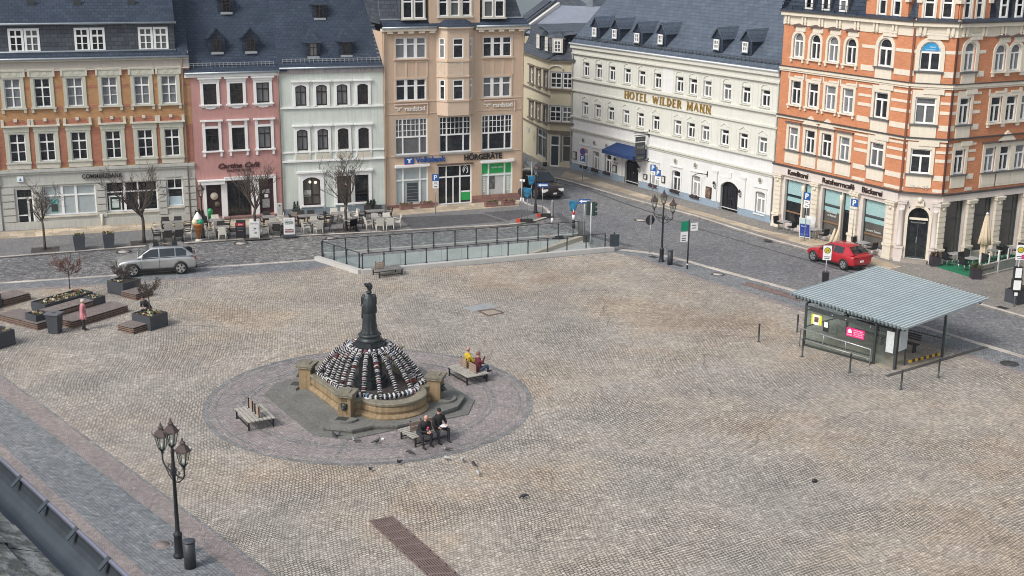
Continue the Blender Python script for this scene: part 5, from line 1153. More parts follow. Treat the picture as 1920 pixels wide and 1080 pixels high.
text_obj('door_lettering', 'Ratsherrncafé', .17, M_('pale grey lettering', SLET), o, TL(.16, .2, 2.25) @ UPR, .004, width=.9)
mb = MB(); mb.box(.98, 1.5, -.2, 0, 3.72, 4.05); mb.sphere((1.25, -.15, 4.1), .2, 8, 6); mb.build('keystone', IV, h.t, T2)
mb = MB(); mb.prism([(.3, 0), (2.2, 0), (2.0, -.5), (.5, -.5)], .1, .3); mb.build('step', M_('grey step', (.28, .25, .22), .8), h.t, T2)
g3 = [(.35, .55, 1.75, 3.5), (2.85, .55, 1.75, 3.5), (5.3, .55, 1.75, 3.5), (8, .55, 1.75, 3.5), (10.6, .55, 1.75, 3.5)]
mb = MB(); wallgrid(mb, L3, 0, 4.45, g3, d=.3); mb.build('side_ground_wall', SST, h.t, T3)
for x in g3: window(h.t, T3, *x, dict(key='side shop', fm=M_('grey green frame', (.06, .08, .075), .4), pane=P_SHOP, d=.28, fw=.06, bars=[('h', .66, 0, 1, .05), ('v', .8, 0, 1, .05)]), 'shop_window')
for u in (.05, 2.48, 4.95, 7.5, 10.1): pilaster(T3, u, .55, 3.95)
# roof: steep mansard with small dormers, stepped brick gables
mb = MB()
def rf(TT, x0, x1, i0, i1):
    P = [(-.36, 15.06), (.1, 15.25), (1.6, 19)]
    for (y0, z0), (y1, z1) in zip(P[:-1], P[1:]): mb.face([TT @ p for p in (V(x0+i0*y0, y0, z0), V(x1-i1*y0, y0, z0), V(x1-i1*y1, y1, z1), V(x0+i0*y1, y1, z1))])
rf(T1, -.0, L1, 1.0, -.34); rf(T2, 0, L2, -.34, -.47); rf(T3, 0, L3, -.47, 0)
mb.face([T1 @ p for p in (V(0, -.36, 15.06), V(0, 1.6, 19), V(0, 14, 19), V(0, 14, 15.06))]); h.part('roof', mb, SLATE)
mb = MB(); mb.face([T1 @ p for p in (V(0, 0, 0), V(0, 0, 15.06), V(0, 14, 15.06), V(0, 14, 0))]); mb.face([T1 @ p for p in (V(0, 14, 0), V(0, 14, 15), V(14, 16, 15), V(14, 16, 0))]); h.part('party_wall', mb, BO)
stdo = dict(key='corner dormer', fm=WHITE, pane=P_NET, d=.02, fw=.09, bars=[('h', .6, 0, 1, .1)], sw=.06, sm=WHITE, p=.03)
def cab(TT, u):
    mb = MB(); mb.box(u-.15, u+.75, -.02, 1.6, 15.1, 16.9); o = mb.build('dormer', SLATE2, h.t, TT); window(o, TL(u, -.04, 15.2), 0, 0, .6, 1.25, stdo)
    mb = MB(); mb.yz([(-.2, 16.85), (-.1, 17.0), (1.8, 17.6), (1.8, 16.8)], u-.3, u+.9); mb.build('dormer_roof', SLATE, o)
for u in (2.05, 3.65, 5.25): cab(T1, u)
for u in (3.3, 4.62, 6.4, 7.9): cab(T3, u)
stga = dict(key='brick gable', fm=WHITE, pane=P_DARK, d=.1, fw=.09, bars=[('h', .64, 0, 1, .1)], sw=.12, sm=IV, p=.05)
def bgable(TT, x0, x1, xs, w):
    hs = [(x, 15.2, w, 1.45) for x in xs]; mb = MB(); wallgrid(mb, x1, 15.06, 17.0, hs, d=.12, u0=x0)
    st_ = [(x0, 17.0), (x1, 17.0), (x1-.5, 17.6), ((x0+x1)/2, 19), (x0+.5, 17.6)]; mb.face([(a, 0, b) for a, b in st_]); mb.face([(x0, 0, 15.06), (x0, 0, 17), (x0, 2, 17), (x0, 2, 15.06)]); mb.face([(x1, 0, 15.06), (x1, 2, 15.06), (x1, 2, 17), (x1, 0, 17)])
    o = mb.build('gable', BO, h.t, TT)
    for q in hs: window(o, Matrix(), *q, stga)
    mb = MB(); mb.box(x0-.12, x0+.2, -.12, .1, 16.1, 16.3); mb.box(x1-.2, x1+.12, -.12, .1, 16.1, 16.3); mb.box(x0-.1, x1+.1, -.08, 0, 15.06, 15.16); mb.build('gable_trim', IV, o)
bgable(T1, 7.5, 11.0, [8.55, 9.75], .62); bgable(T2, .1, 2.4, [.42, 1.45], .62); bgable(T3, .0, 2.5, [.35, 1.35], .55)
mb = MB(); mb.tube([(0, -.25, 15.6), (7, -.25, 15.6)], .02, 5); mb.tube([(0, -.25, 15.35), (7, -.25, 15.35)], .02, 5)
for k in range(8): mb.tube([(k, -.28, 15.05), (k, -.25, 15.62)], .02, 5)
mb.build('snow_guard', BLACK, h.t, T1)
# far hills beyond the town
hb = MB(); n = 40; pr_ = random.Random(4)
row = lambda Y, z, j: [V(-1600+i*80, Y+pr_.uniform(-10, 10), z+j*noise.noise(V(i*.23, Y*.01, 1))) for i in range(n+1)]
rows = [row(500, -70, 0), row(1200, -115, 8), row(2200, -125, 20), row(3000, -118, 26), row(3600, -150, 5)]
for a, b in zip(rows[:-1], rows[1:]):
    for i in range(n): hb.face([a[i], a[i+1], b[i+1], b[i]], sm=True)
tag(hb.build('hill', M_('wooded hill', (.05, .07, .055), .9, var=.5, scale=.05)), kind='structure')
# ================================================================ FOUNTAIN
FZ = R(31.6); fc = V(-6.2, 53.8, 0)
SAND = plaster('weathered sandstone', (.25, .185, .11), .35); SANDC = plaster('grey capped sandstone', (.215, .195, .15), .3); STEPS = plaster('grey step stone', (.165, .163, .15), .3)
BRONZE = M_('dark bronze', (.04, .047, .05), .45, .35, var=.35, scale=3)
ft = thing('fountain', 'octagonal sandstone fountain on two grey steps with lion-head corner pillars and a dark pedestal', 'fountain', fc, FZ)
up8 = [(-3.5, -2.7), (-2.6, -3.6), (-1.6, -3.6), (-.75, -4.1), (.75, -4.1), (1.6, -3.6), (2.5, -3.4), (3.4, -2.45), (3.4, 2.45), (2.5, 3.4), (1.6, 3.6), (.75, 4.1), (-.75, 4.1), (-1.6, 3.6), (-2.6, 3.4), (-3.5, 2.45)]
lo8 = [(-3.95, -2.9), (-2.85, -4.0), (2.7, -3.95), (3.8, -2.6), (3.8, 2.6), (2.8, 3.9), (-2.85, 3.9), (-3.95, 2.7)]
mb = MB(); mb.prism(lo8, -.02, .05); mb.build('lower_step', STEPS, ft); mb = MB(); mb.prism([(x*.985, y*.985) for x, y in up8], .0, .19); mb.prism(up8, .17, .26); mb.build('upper_step', STEPS, ft)
def basin_loop():
    pts = []
    def lobe(sx):
        return [(-1.75, -2.1), (-1.42, -2.15), (-1.38, -2.35)] + [(1.36*math.cos(a), -2.3+1.15*math.sin(a)) for a in [math.pi+math.pi*i/16 for i in range(1, 16)]] + [(1.38, -2.35), (1.42, -2.15), (1.75, -2.1)]
    pts += lobe(1) + [(2.05, -1.8), (2.05, 1.8)] + [(-x, -y) for x, y in lobe(1)] + [(-2.05, 1.8), (-2.05, -1.8)]
    return pts
bl = basin_loop(); n = len(bl)
def offs(d):
    out = []
    for i in range(n):
        p, q, r = Vector(bl[i-1]), Vector(bl[i]), Vector(bl[(i+1) % n]); e = ((q-p).normalized()+(r-q).normalized()).normalized(); out.append(q + Vector((e.y, -e.x))*d)
    return out
def ringwall(prof, name, m, smooth=False):
    mb = MB(); vs = []
    for d, z in prof: vs += [(p.x, p.y, z) for p in offs(d)]
    fs = [(k*n+i, k*n+(i+1) % n, (k+1)*n+(i+1) % n, (k+1)*n+i) for k in range(len(prof)-1) for i in range(n)]
    mb.raw(vs, fs); return mb.build(name, m, ft)
ringwall([(.16, .2), (.18, .32), (.1, .4), (.02, .45), (.07, .58), (.05, .72), (.0, .8)], 'basin_wall', SAND)
ringwall([(.0, .79), (.09, .84), (.1, .93), (.07, .96), (-.36, .96), (-.38, .9), (-.38, .5)], 'basin_rim', SANDC)
mb = MB(); mb.face([(p.x, p.y, .62) for p in offs(-.3)]); mb.build('basin_cover', M_('dry leaves floor', (.085, .07, .065), .9, var=.4, scale=5), ft)
for sx, sy in ((-1, -1), (1, -1), (1, 1), (-1, 1)):
    a = math.atan2(sy, sx); TT = TL(sx*2.12, sy*2.12, 0) @ RZ(a+R(90))
    mb = MB(); mb.box(-.33, .33, -.33, .33, .2, .34); mb.box(-.28, .28, -.28, .28, .34, 1.22); p = mb.build('corner_pillar', SAND, ft, TT)
    mb = MB(); mb.box(-.37, .37, -.37, .37, 1.22, 1.32); mb.box(-.41, .41, -.41, .41, 1.32, 1.4); mb.box(-.2, .2, -.2, .2, 1.4, 1.44); mb.build('capital', SANDC, p)
    mb = MB(); mb.sphere((0, -.3, .8), .15, 12, 8, sc3=(1, .7, 1.1)); mb.sphere((0, -.4, .76), .08, 10, 6); mb.sphere((-.1, -.33, .92), .05, 8, 5); mb.sphere((.1, -.33, .92), .05, 8, 5); mb.tube([(0, -.42, .74), (0, -.52, .71)], .025, 8); mb.build('lion_head', BRONZE, p)
    mb = MB(); mb.box(-.13, .13, -.295, -.28, 1.02, 1.16); mb.build('plaque', M_('brown plaque', (.1, .075, .04), .6), p)
    mb = MB(); pts = [(math.cos(t)*.62, -.28+math.sin(t)*.62) for t in [math.pi+math.pi*i/14 for i in range(15)]]; mb.prism(pts, .2, .36); q = mb.build('spout_basin', STEPS, ft, TT)
    mb = MB()
    for k in range(5): mb.box(-.24, .24, -.72+k*.08, -.68+k*.08, .36, .37)
    mb.build('drain_slots', BLACK, q)
mb = MB(); c8 = lambda r: [(r*math.cos(R(22.5+45*i)), r*math.sin(R(22.5+45*i))) for i in range(8)]
for r, z0, z1 in ((.75, .6, .95), (.66, .95, 1.1), (.5, 1.1, 2.3), (.56, 2.3, 2.5), (.72, 2.5, 2.62), (.6, 2.62, 2.72)): mb.prism(c8(r), z0, z1)
mb.build('pedestal', BRONZE, ft)
# ---- garlands of black and white stripes from the pedestal to the rim
WHG = M_('white streamer', (.5, .49, .49), .7, var=.35, scale=5); BKG = M_('black streamer', (.014, .015, .02), .7, var=.2); RDG = M_('red streamer', (.2, .05, .05), .7, var=.5, scale=6); BLG = M_('blue streamer', (.12, .2, .3), .7, var=.5, scale=6)
gt = thing('garland_crown', 'tent of black and white striped garlands running from the pedestal to the fountain rim', 'garland', fc, FZ)
def garland(pts, r, name='garland', rnd=random.Random(3), step=.05, accent=0):
    pts = [Vector(p) for p in pts]; mb = MB(); L = [0]
    for a, b in zip(pts[:-1], pts[1:]): L.append(L[-1]+(b-a).length)
    def P(s):
        for i in range(len(pts)-1):
            if s <= L[i+1]: return pts[i]+(pts[i+1]-pts[i])*((s-L[i])/max(1e-6, L[i+1]-L[i]))
        return pts[-1]
    s = 0; k = 0; nn = 9
    while s < L[-1]:
        c, d = P(s+step/2), (P(min(L[-1], s+step))-P(s)); d = d.normalized() if d.length > 1e-6 else V(0, 0, 1)
        u = d.orthogonal().normalized(); w = d.cross(u); tilt = d*rnd.uniform(-.02, .02)
        mi = k % 2
        if accent and rnd.random() < accent: mi = rnd.choice((2, 2, 3))
        rr = r*rnd.uniform(.85, 1.12); ring = []
        for off, q in ((-.55, .72), (0, 1.0), (.55, .72)):
            ring.append([c+d*off*step+(u*math.cos(2*math.pi*j/nn)+w*math.sin(2*math.pi*j/nn))*rr*q*rnd.uniform(.82, 1.18)+tilt for j in range(nn)])
        vs = ring[0]+ring[1]+ring[2]; mb.raw(vs, [(i*nn+j, i*nn+(j+1) % nn, (i+1)*nn+(j+1) % nn, (i+1)*nn+j) for i in range(2) for j in range(nn)]+[tuple(range(nn)), tuple(2*nn+j for j in range(nn))], mi)
        s += step; k += 1
    return mb.build(name, [WHG, BKG, RDG, BLG], gt)
def rimr(a):
    "distance to the garland ring in direction a"
    d = Vector((math.cos(a), math.sin(a))); best = 2.4
    P = offs(-.2)
    for i in range(n):
        p, q = P[i], P[(i+1) % n]; e = q-p; den = d.x*e.y-d.y*e.x
        if abs(den) < 1e-9: continue
        t = (p.x*e.y-p.y*e.x)/den; s = (p.x*d.y-p.y*d.x)/den
        if t > 0 and 0 <= s <= 1: best = t
    return min(best, 2.75)
NR = 22; gr = random.Random(8)
ringp = []
for k in range(NR):
    a = 2*math.pi*(k+.5)/NR; rr = rimr(a)-.06; d = V(math.cos(a), math.sin(a), 0); pts = []
    for i in range(13):
        t = i/12; rad = .8+(rr-.8)*t; z = 2.42-(2.42-1.0)*(t**1.25)+.26*math.sin(math.pi*t); pts.append(d*rad+V(0, 0, z))
    garland(pts, .112, rnd=gr, accent=.04 if k % 3 else .1)
for nm, za, ta, r in (('ring_garland', 1.0, 1.0, .13), ('ring_garland', 2.44, .32, .13)):
    pts = [(math.cos(a)*(rimr(a)-.1 if za < 2 else .86), math.sin(a)*(rimr(a)-.1 if za < 2 else .86), za) for a in [2*math.pi*i/80 for i in range(81)]]
    garland(pts, r, nm, gr, .1, .05)
mb = MB(); mb.box(-1.35, -1.0, -2.42, -2.2, .97, 1.0); o = mb.build('notice_card', M_('white card', (.75, .75, .74), .6), None, Matrix.Translation(fc) @ RZ(FZ)); tag(o, 'white notice card lying on the fountain rim beside the front pillar', 'card')
# ---------------------------------------------------------------- bodies by voxel remesh
def blob_mesh(name, prims, vox, smooth=2, mats=()):
    """one continuous surface from tapered limbs ('c', a, b, ra, rb, mat), ovals ('e', centre, radii, mat[, rotation])"""
    mb = MB()
    for p in prims:
        if p[0] == 'c':
            a, b, ra, rb = Vector(p[1]), Vector(p[2]), p[3], p[4]; d = b-a; L = max(d.length, 1e-4); d = d/L
            pr = [(max(1e-3, ra*math.cos(t)), -ra*math.sin(t)) for t in [R(85), R(55), R(25), 0]]; pr += [(max(1e-3, rb*math.cos(t)), L+rb*math.sin(t)) for t in [0, R(25), R(55), R(85)]]
            M = d.to_track_quat('Z', 'Y').to_matrix().to_4x4(); mb.lathe(pr, 10, a, 0, True, M)
        elif p[0] == 'e':
            mb.sphere(p[1], 1, 12, 8, 0, p[2], p[4] if len(p) > 4 else None)
    me = mb.mesh('tmp'); o = bpy.data.objects.new('tmp', me); COL.objects.link(o)
    bm = bmesh.new(); bm.from_mesh(me); bmesh.ops.remove_doubles(bm, verts=bm.verts, dist=1e-5); bmesh.ops.recalc_face_normals(bm, faces=bm.faces); bm.to_mesh(me); bm.free()
    r = o.modifiers.new('r', 'REMESH'); r.mode = 'VOXEL'; r.voxel_size = vox; r.use_smooth_shade = True
    if smooth: s = o.modifiers.new('s', 'SMOOTH'); s.factor = .5; s.iterations = smooth
    bpy.context.view_layer.update()
    m2 = bpy.data.meshes.new_from_object(o.evaluated_get(bpy.context.evaluated_depsgraph_get())); m2.name = name
    COL.objects.unlink(o); bpy.data.objects.remove(o)
    m2.materials.clear()
    for m in mats: m2.materials.append(m)
    if len(mats) > 1:
        idx = []
        for f in m2.polygons:
            c = f.center; best, bi = 1e9, 0
            for p in prims:
                if p[0] == 'c':
                    a, b = Vector(p[1]), Vector(p[2]); ab = b-a; t = max(0, min(1, (c-a).dot(ab)/max(1e-9, ab.length_squared))); dd = ((a+ab*t)-c).length-(p[3]+(p[4]-p[3])*t); mi = p[5]
                else:
                    q = c-Vector(p[1]); 
                    if len(p) > 4: q = p[4].inverted() @ q
                    rr = Vector(p[2]); k = math.sqrt(sum((q[i]/rr[i])**2 for i in range(3))); dd = (k-1)*min(rr); mi = p[3]
                if dd < best: best, bi = dd, mi
            idx.append(bi)
        m2.polygons.foreach_set('material_index', idx)
    m2.polygons.foreach_set('use_smooth', [True]*len(m2.polygons))
    return m2
# ---- bronze woman on the pedestal
stt = thing('statue', 'dark bronze statue of a woman in a long dress on the fountain pedestal', 'statue', fc+V(0, 0, 2.72), R(14)); stt.scale = (1.03, 1.03, 1.07)
mb = MB(); mb.lathe([(.52, 0), (.54, .06), (.47, .1), (.45, .2), (.5, .24), (.44, .3)], 24); mb.build('plinth', BRONZE, stt)
mb = MB(); prof = [(.28, .38), (.34, .35), (.5, .31), (.7, .29), (.9, .28), (1.15, .275), (1.3, .27), (1.45, .262), (1.6, .27), (1.75, .275), (1.85, .25), (1.93, .15)]
ns = 56; vs = []
for z, r in prof:
    for j in range(ns):
        a = 2*math.pi*j/ns; amp = max(0, (1.35-z))*.055
        rr = r*(1+amp*(math.sin(9*a+1.3*math.sin(z*3))+.6*math.sin(17*a+z*2))); vs.append((rr*math.cos(a)*1.0, rr*math.sin(a)*(.82 if z > 1.2 else .95)+.0, z))
k = len(prof); mb.raw(vs, [(i*ns+j, i*ns+(j+1) % ns, (i+1)*ns+(j+1) % ns, (i+1)*ns+j) for i in range(k-1) for j in range(ns)]+[tuple(reversed(range(ns))), tuple((k-1)*ns+j for j in range(ns))], 0, True); mb.build('dress', BRONZE, stt)
prims = [('e', (0, 0, 1.75), (.27, .18, .2), 0), ('c', (0, .0, 1.88), (.03, .015, 2.12), .085, .075, 0), ('e', (.04, .03, 2.25), (.13, .15, .17), 0), ('e', (-.1, -.07, 2.34), (.09, .09, .085), 0), ('e', (-.16, -.09, 2.39), (.055, .055, .055), 0), ('e', (0, 0, 2.02), (.15, .14, .05), 0),
    ('e', (.21, .0, 1.81), (.115, .13, .14), 0), ('e', (-.21, .0, 1.81), (.115, .13, .14), 0), ('c', (.24, .02, 1.77), (.27, .12, 1.5), .1, .085, 0), ('c', (.27, .12, 1.5), (.1, .33, 1.52), .075, .055, 0), ('c', (-.24, .02, 1.77), (-.26, .1, 1.48), .1, .085, 0), ('c', (-.26, .1, 1.48), (-.06, .34, 1.46), .075, .055, 0),
    ('e', (.08, .36, 1.52), (.07, .05, .05), 0), ('e', (-.05, .36, 1.47), (.07, .05, .05), 0), ('c', (-.25, .0, 1.45), (-.29, .04, .95), .07, .05, 0), ('c', (.26, .02, 1.4), (.29, .05, 1.15), .07, .05, 0)]
link('upper_body', blob_mesh('upper_body', prims, .022, 3, [BRONZE]), stt)
mb = MB(); capv = []
for i, (z, w, y) in enumerate(((1.95, .17, -.15), (1.8, .23, -.235), (1.5, .25, -.27), (1.24, .27, -.3), (1.2, .27, -.28))):
    for j in range(9): t = (j-4)/4; capv.append((t*w, y+.12*t*t+.012*math.cos(t*16), z))
mb.raw(capv, [(i*9+j, i*9+j+1, (i+1)*9+j+1, (i+1)*9+j) for i in range(4) for j in range(8)], 0, True); mb.raw([(x, y+.04, z) for x, y, z in capv], [(i*9+j, (i+1)*9+j, (i+1)*9+j+1, i*9+j+1) for i in range(4) for j in range(8)], 0, True); mb.build('back_panel', BRONZE, stt)
# ================================================================ BENCHES
SLATW = M_('weathered bench slats', (.36, .34, .3), .75, var=.25, scale=5); BACKW = M_('reddish bench slats', (.32, .235, .185), .75, var=.25, scale=5)
def bench(label, loc, rz, w=1.2, l=1.86, grp='slatted double benches round the fountain', dark=False):
    t = thing('park_bench', label, 'bench', loc, rz, grp); S = SLATW if not dark else M_('dark grey slats', (.2, .19, .185), .75, var=.2)
    mb = MB(); n = 7
    for k in range(n): y = -w/2+(k+.5)*w/n; mb.box(-l/2, l/2, y-w/n*.36, y+w/n*.36, .42, .46)
    mb.build('seat', S, t)
    mb = MB()
    for x in (-l*.42, l*.42): mb.box(x-.03, x+.03, -w/2+.02, w/2-.02, .37, .42)
    for y in (-w*.42, w*.42): mb.box(-l*.42, l*.42, y-.02, y+.02, .12, .16)
    mb.build('seat_frame', BLACK, t)
    for x in (-l*.42, l*.42):
        for y in (-w*.44, w*.44): mb = MB(); mb.box(x-.03, x+.03, y-.03, y+.03, 0, .4); mb.build('leg', BLACK, t)
    for x in (-l*.22, l*.22) if not dark else (-l*.3,):
        mb = MB()
        for k in range(4): z = .5+k*.1; mb.box(x-.3, x+.3, -.02, .01, z, z+.075)
        mb.build('backrest', BACKW, t)
        mb = MB(); mb.box(x-.27, x-.22, .01, .05, .42, .93); mb.box(x+.22, x+.27, .01, .05, .42, .93); mb.build('backrest_post', BLACK, t)
    return t
def ctr(pts, z): q = gp(pts, z); c = sum(q, Vector())/len(q); return V(c.x, c.y, 0)
B1 = bench('empty slatted bench left of the fountain, between it and the near lamp', ctr([(443.3, 765.4), (513.7, 783.7), (469, 792), (484, 757)], .45), R(-60)+math.pi)
B2 = bench('slatted bench right of the fountain where a yellow-clad and a dark-red-clad person sit', V(-2.0, 56.5, 0), R(-56))
B3 = bench('slatted bench in front of the fountain where two men in black sit', V(-3.5, 49.1, 0), R(37))
B4 = bench('dark slatted bench against the ramp parapet, with a single short backrest', ctr([(696, 497.5), (709, 509), (752, 502.5), (738, 492)], .5)+V(.1, -.1, 0), R(30), 1.05, 1.75, None, True)
# ================================================================ PEOPLE
SKIN = M_('skin', (.5, .27, .2), .55, var=.08); SKINP = M_('pink skin', (.55, .29, .23), .55, var=.08)
def cloth(name, c): return M_(name, c, .85, var=.2, scale=6)
BLKC, BLKT, SHOE = cloth('black jacket', (.018, .018, .02)), cloth('black trousers', (.02, .021, .026)), M_('dark shoe', (.015, .013, .013), .5)
def hand_prims(w, d, up, s=.085, curl=.4, mi=0):
    "palm with four fingers and a thumb from wrist w along d"
    w, d, up = Vector(w), Vector(d).normalized(), Vector(up).normalized(); sd = d.cross(up).normalized(); out = [('e', w+d*s*.5, (s*.42, s*.55, s*.3), mi)]
    return out
def hand_obj(name, par, w, d, up, m, curl=.5):
    w, d, up = Vector(w), Vector(d).normalized(), Vector(up).normalized(); sd = d.cross(up).normalized(); up = sd.cross(d)
    mb = MB(); mb.tube([w-d*.02, w+d*.03, w+d*.085], [.026, .036, .034], 8)
    for i, ln in enumerate((.065, .075, .07, .055)):
        o = w+d*.08+sd*(.027-.018*i); k1 = o+d*ln*.5-up*ln*.2*curl; k2 = k1+d*ln*.3-up*ln*.45*curl; mb.tube([o, k1, k2], [.0095, .0088, .0065], 6)
    o = w+d*.03+sd*.03; mb.tube([o, o+sd*.025+d*.02, o+sd*.03+d*.055-up*.012], [.011, .01, .007], 6)
    return mb.build(name, m, par)
def head_parts(par, c, face, hairm, skin, bald=0.0, beard=None):
    "face features and hair round head centre c, looking along face (unit)"
    f = Vector(face).normalized(); s = f.cross(V(0, 0, 1)).normalized(); u = s.cross(f)
    for k in (-1, 1):
        mb = MB(); mb.sphere(Vector(c)+f*.085+s*.032*k+u*.012, .011, 8, 5); mb.build('eye', M_('eye', (.03, .02, .02), .3, var=0), par)
    mb = MB(); mb.bar(Vector(c)+f*.088-u*.05-s*.022, Vector(c)+f*.088-u*.05+s*.022, .006, .01); mb.build('mouth', M_('lips', (.32, .12, .1), .5, var=0), par)
    if hairm:
        M = Matrix((s, f, u)).transposed().to_4x4(); mb = MB(); mb.sphere(Vector(c)-f*.014+u*(.03 if bald < .5 else .0)-f*(.02*bald), .104 if bald < .5 else .1, 12, 8, sc3=(.88, 1.0, .9) if bald < .5 else (.9, .98, .6), M=M); mb.build('hair', hairm, par)
def head_prims(c, face, mi=0):
    f = Vector(face).normalized(); c = Vector(c); s = f.cross(V(0, 0, 1)).normalized(); u = s.cross(f); M = Matrix((s, f, u)).transposed().to_4x4()
    return [('e', c, (.078, .095, .115), mi, M), ('e', c+f*.095-u*.012, (.014, .018, .02), mi, M), ('e', c+s*.08, (.012, .02, .03), mi, M), ('e', c-s*.08, (.012, .02, .03), mi, M), ('e', c+f*.05-u*.075, (.05, .045, .045), mi, M)]
def seated(name, label, loc, rz, jm, tm, hairm, skin=SKIN, lean=.15, look=(0, 1, -.15), hands=((.12, .42, .72), (-.12, .42, .72)), feet=((.14, .52), (-.14, .48)), bald=0, cross=False, bulk=1.0):
    t = thing(name, label, 'person', loc, rz); b = bulk
    sh = V(0, lean*.9, .98); hip = V(0, .02, .53); hd = V(0, lean*1.15+.02, 1.27)
    P = [('c', hip, V(0, lean*.45, .78), .17*b, .17*b, 1), ('c', V(0, lean*.45, .75), sh, .165*b, .16*b, 1), ('e', sh+V(0, 0, -.02), (.22*b, .12, .13), 1), ('c', sh+V(0, .0, .08), hd+V(0, -.02, -.1), .06, .055, 0)] + head_prims(hd, look, 0)
    for k, (h, fo) in enumerate(zip(hands, feet)):
        sx = 1 if k == 0 else -1; S = sh+V(.2*sx*b, 0, 0); Hh = V(*h); mid = (S+Hh)/2+V(.1*sx, -.06, -.13)
        P += [('c', S, mid, .068*b, .055, 1), ('c', mid, Hh, .052, .038, 1)]
        kn = V(fo[0]*1.15, fo[1]-.04, .52); ft_ = V(fo[0], fo[1], .09)
        if cross and k == 0: kn = V(.03, .5, .62); ft_ = V(-.12, .66, .33)
        P += [('c', V(.1*sx, .05, .53), kn, .095*b, .072, 2), ('c', kn, ft_, .068, .048, 2), ('c', ft_+V(0, -.03, -.04), ft_+V(0, .15, -.045), .045, .04, 3)]
    link('body', blob_mesh('body', P, .018, 2, [skin, jm, tm, SHOE]), t)
    for k, h in enumerate(hands): hand_obj('hand', t, h, (-.3 if k == 0 else .3, 1, -.2), (0, .1, 1), skin)
    head_parts(t, hd, look, hairm, skin, bald); return t
sit3 = RZ(R(37)-math.pi)
def on(base, rz, x, y): d = RZ(rz) @ V(x, y, 0); return Vector(base)+d
b3 = V(-3.5, 49.1, 0); f3 = R(37)+math.pi
seated('person', 'man in a hooded black jacket bent forward at the left of the front bench', on(b3, R(37), -.42, -.32), f3, BLKC, BLKT, M_('grey brown hair', (.1, .085, .075), .8), SKINP, .36, (0, 1, -.55), ((.06, .62, .72), (-.06, .6, .74)), ((.2, .55), (-.2, .5)), .6, bulk=1.08)
seated('person', 'dark-haired bearded man in black sitting upright with a white paper on the front bench', on(b3, R(37), .42, -.3), f3, BLKC, BLKT, M_('black hair', (.015, .012, .012), .7), SKINP, .1, (0, 1, -.35), ((.2, .4, .68), (-.18, .4, .74)), ((.24, .5), (-.2, .52)), 0, bulk=1.1)
b2 = V(-2.0, 56.5, 0); f2 = R(-56)
YEL, MAR, JEAN = cloth('mustard jacket', (.52, .36, .03)), cloth('dark red jacket', (.11, .018, .03)), cloth('blue jeans', (.07, .1, .16))
seated('person', 'bald person in a mustard yellow jacket seen from behind on the right bench', on(b2, f2, -.42, .28), f2, YEL, BLKT, M_('grey stubble', (.3, .2, .17), .8), SKIN, -.02, (-.25, 1, -.05), bald=1)
seated('person', 'person in a dark red jacket and jeans, legs crossed, on the right bench', on(b2, f2, .4, .28), f2, MAR, JEAN, M_('red brown hair', (.2, .09, .06), .8), SKIN, .02, (.1, 1, 0), ((.12, .3, 1.12), (-.14, .4, .72)), cross=True)
def standing(name, label, loc, rz, jm, tm, hairm, skin=SKIN, hatm=None, coat_len=.72, sc_=1.0):
    t = thing(name, label, 'person', loc, rz); t.scale = (sc_,)*3; hd = V(0, .03, 1.56)
    P = [('c', V(0, 0, .92), V(0, 0, 1.15), .165, .16, 1), ('c', V(0, 0, 1.12), V(0, .01, 1.33), .16, .15, 1), ('e', V(0, 0, 1.35), (.21, .12, .1), 1), ('c', V(0, 0, coat_len), V(0, 0, .95), .19, .17, 1), ('c', V(0, 0, 1.38), V(0, .02, 1.48), .062, .055, 0)] + head_prims(hd, (0, 1, -.1), 0)
    for sx in (1, -1):
        P += [('c', V(.2*sx, 0, 1.34), V(.25*sx, -.03, 1.08), .07, .056, 1), ('c', V(.25*sx, -.03, 1.08), V(.22*sx, .1, .86), .054, .04, 1), ('c', V(.09*sx, 0, .85), V(.1*sx, .02, .48), .09, .066, 2), ('c', V(.1*sx, .02, .48), V(.1*sx, -.01+.06*sx, .1), .062, .045, 2), ('c', V(.1*sx, -.03+.06*sx, .05), V(.11*sx, .15+.06*sx, .045), .046, .04, 3)]
    link('body', blob_mesh('body', P, .018, 2, [skin, jm, tm, SHOE]), t)
    for sx in (1, -1): hand_obj('hand', t, (.22*sx, .1, .85), (0, .25, -1), (0, 1, .2), skin)
    head_parts(t, hd, (0, 1, -.1), hairm, skin)
    if hatm: mb = MB(); mb.lathe([(.108, -.02), (.118, .03), (.1, .09), (.04, .13), (.001, .135)], 14, hd+V(0, -.005, .03)); mb.build('hat', hatm, t)
    return t
standing('person', 'woman in a pink coat and pale cap standing by the wooden seating deck', G(158, 619), R(-75), cloth('pink coat', (.5, .2, .23)), BLKT, M_('grey hair', (.3, .28, .26), .8), hatm=cloth('pale cap', (.5, .46, .42)), sc_=.97)
seated('person', 'person in black bent over behind the planter with the bare shrub', V(G(279, 560, 1.08).x, G(279, 560, 1.08).y, 0), R(160), BLKC, BLKT, M_('black hair', (.015, .012, .012), .7), SKIN, .42)
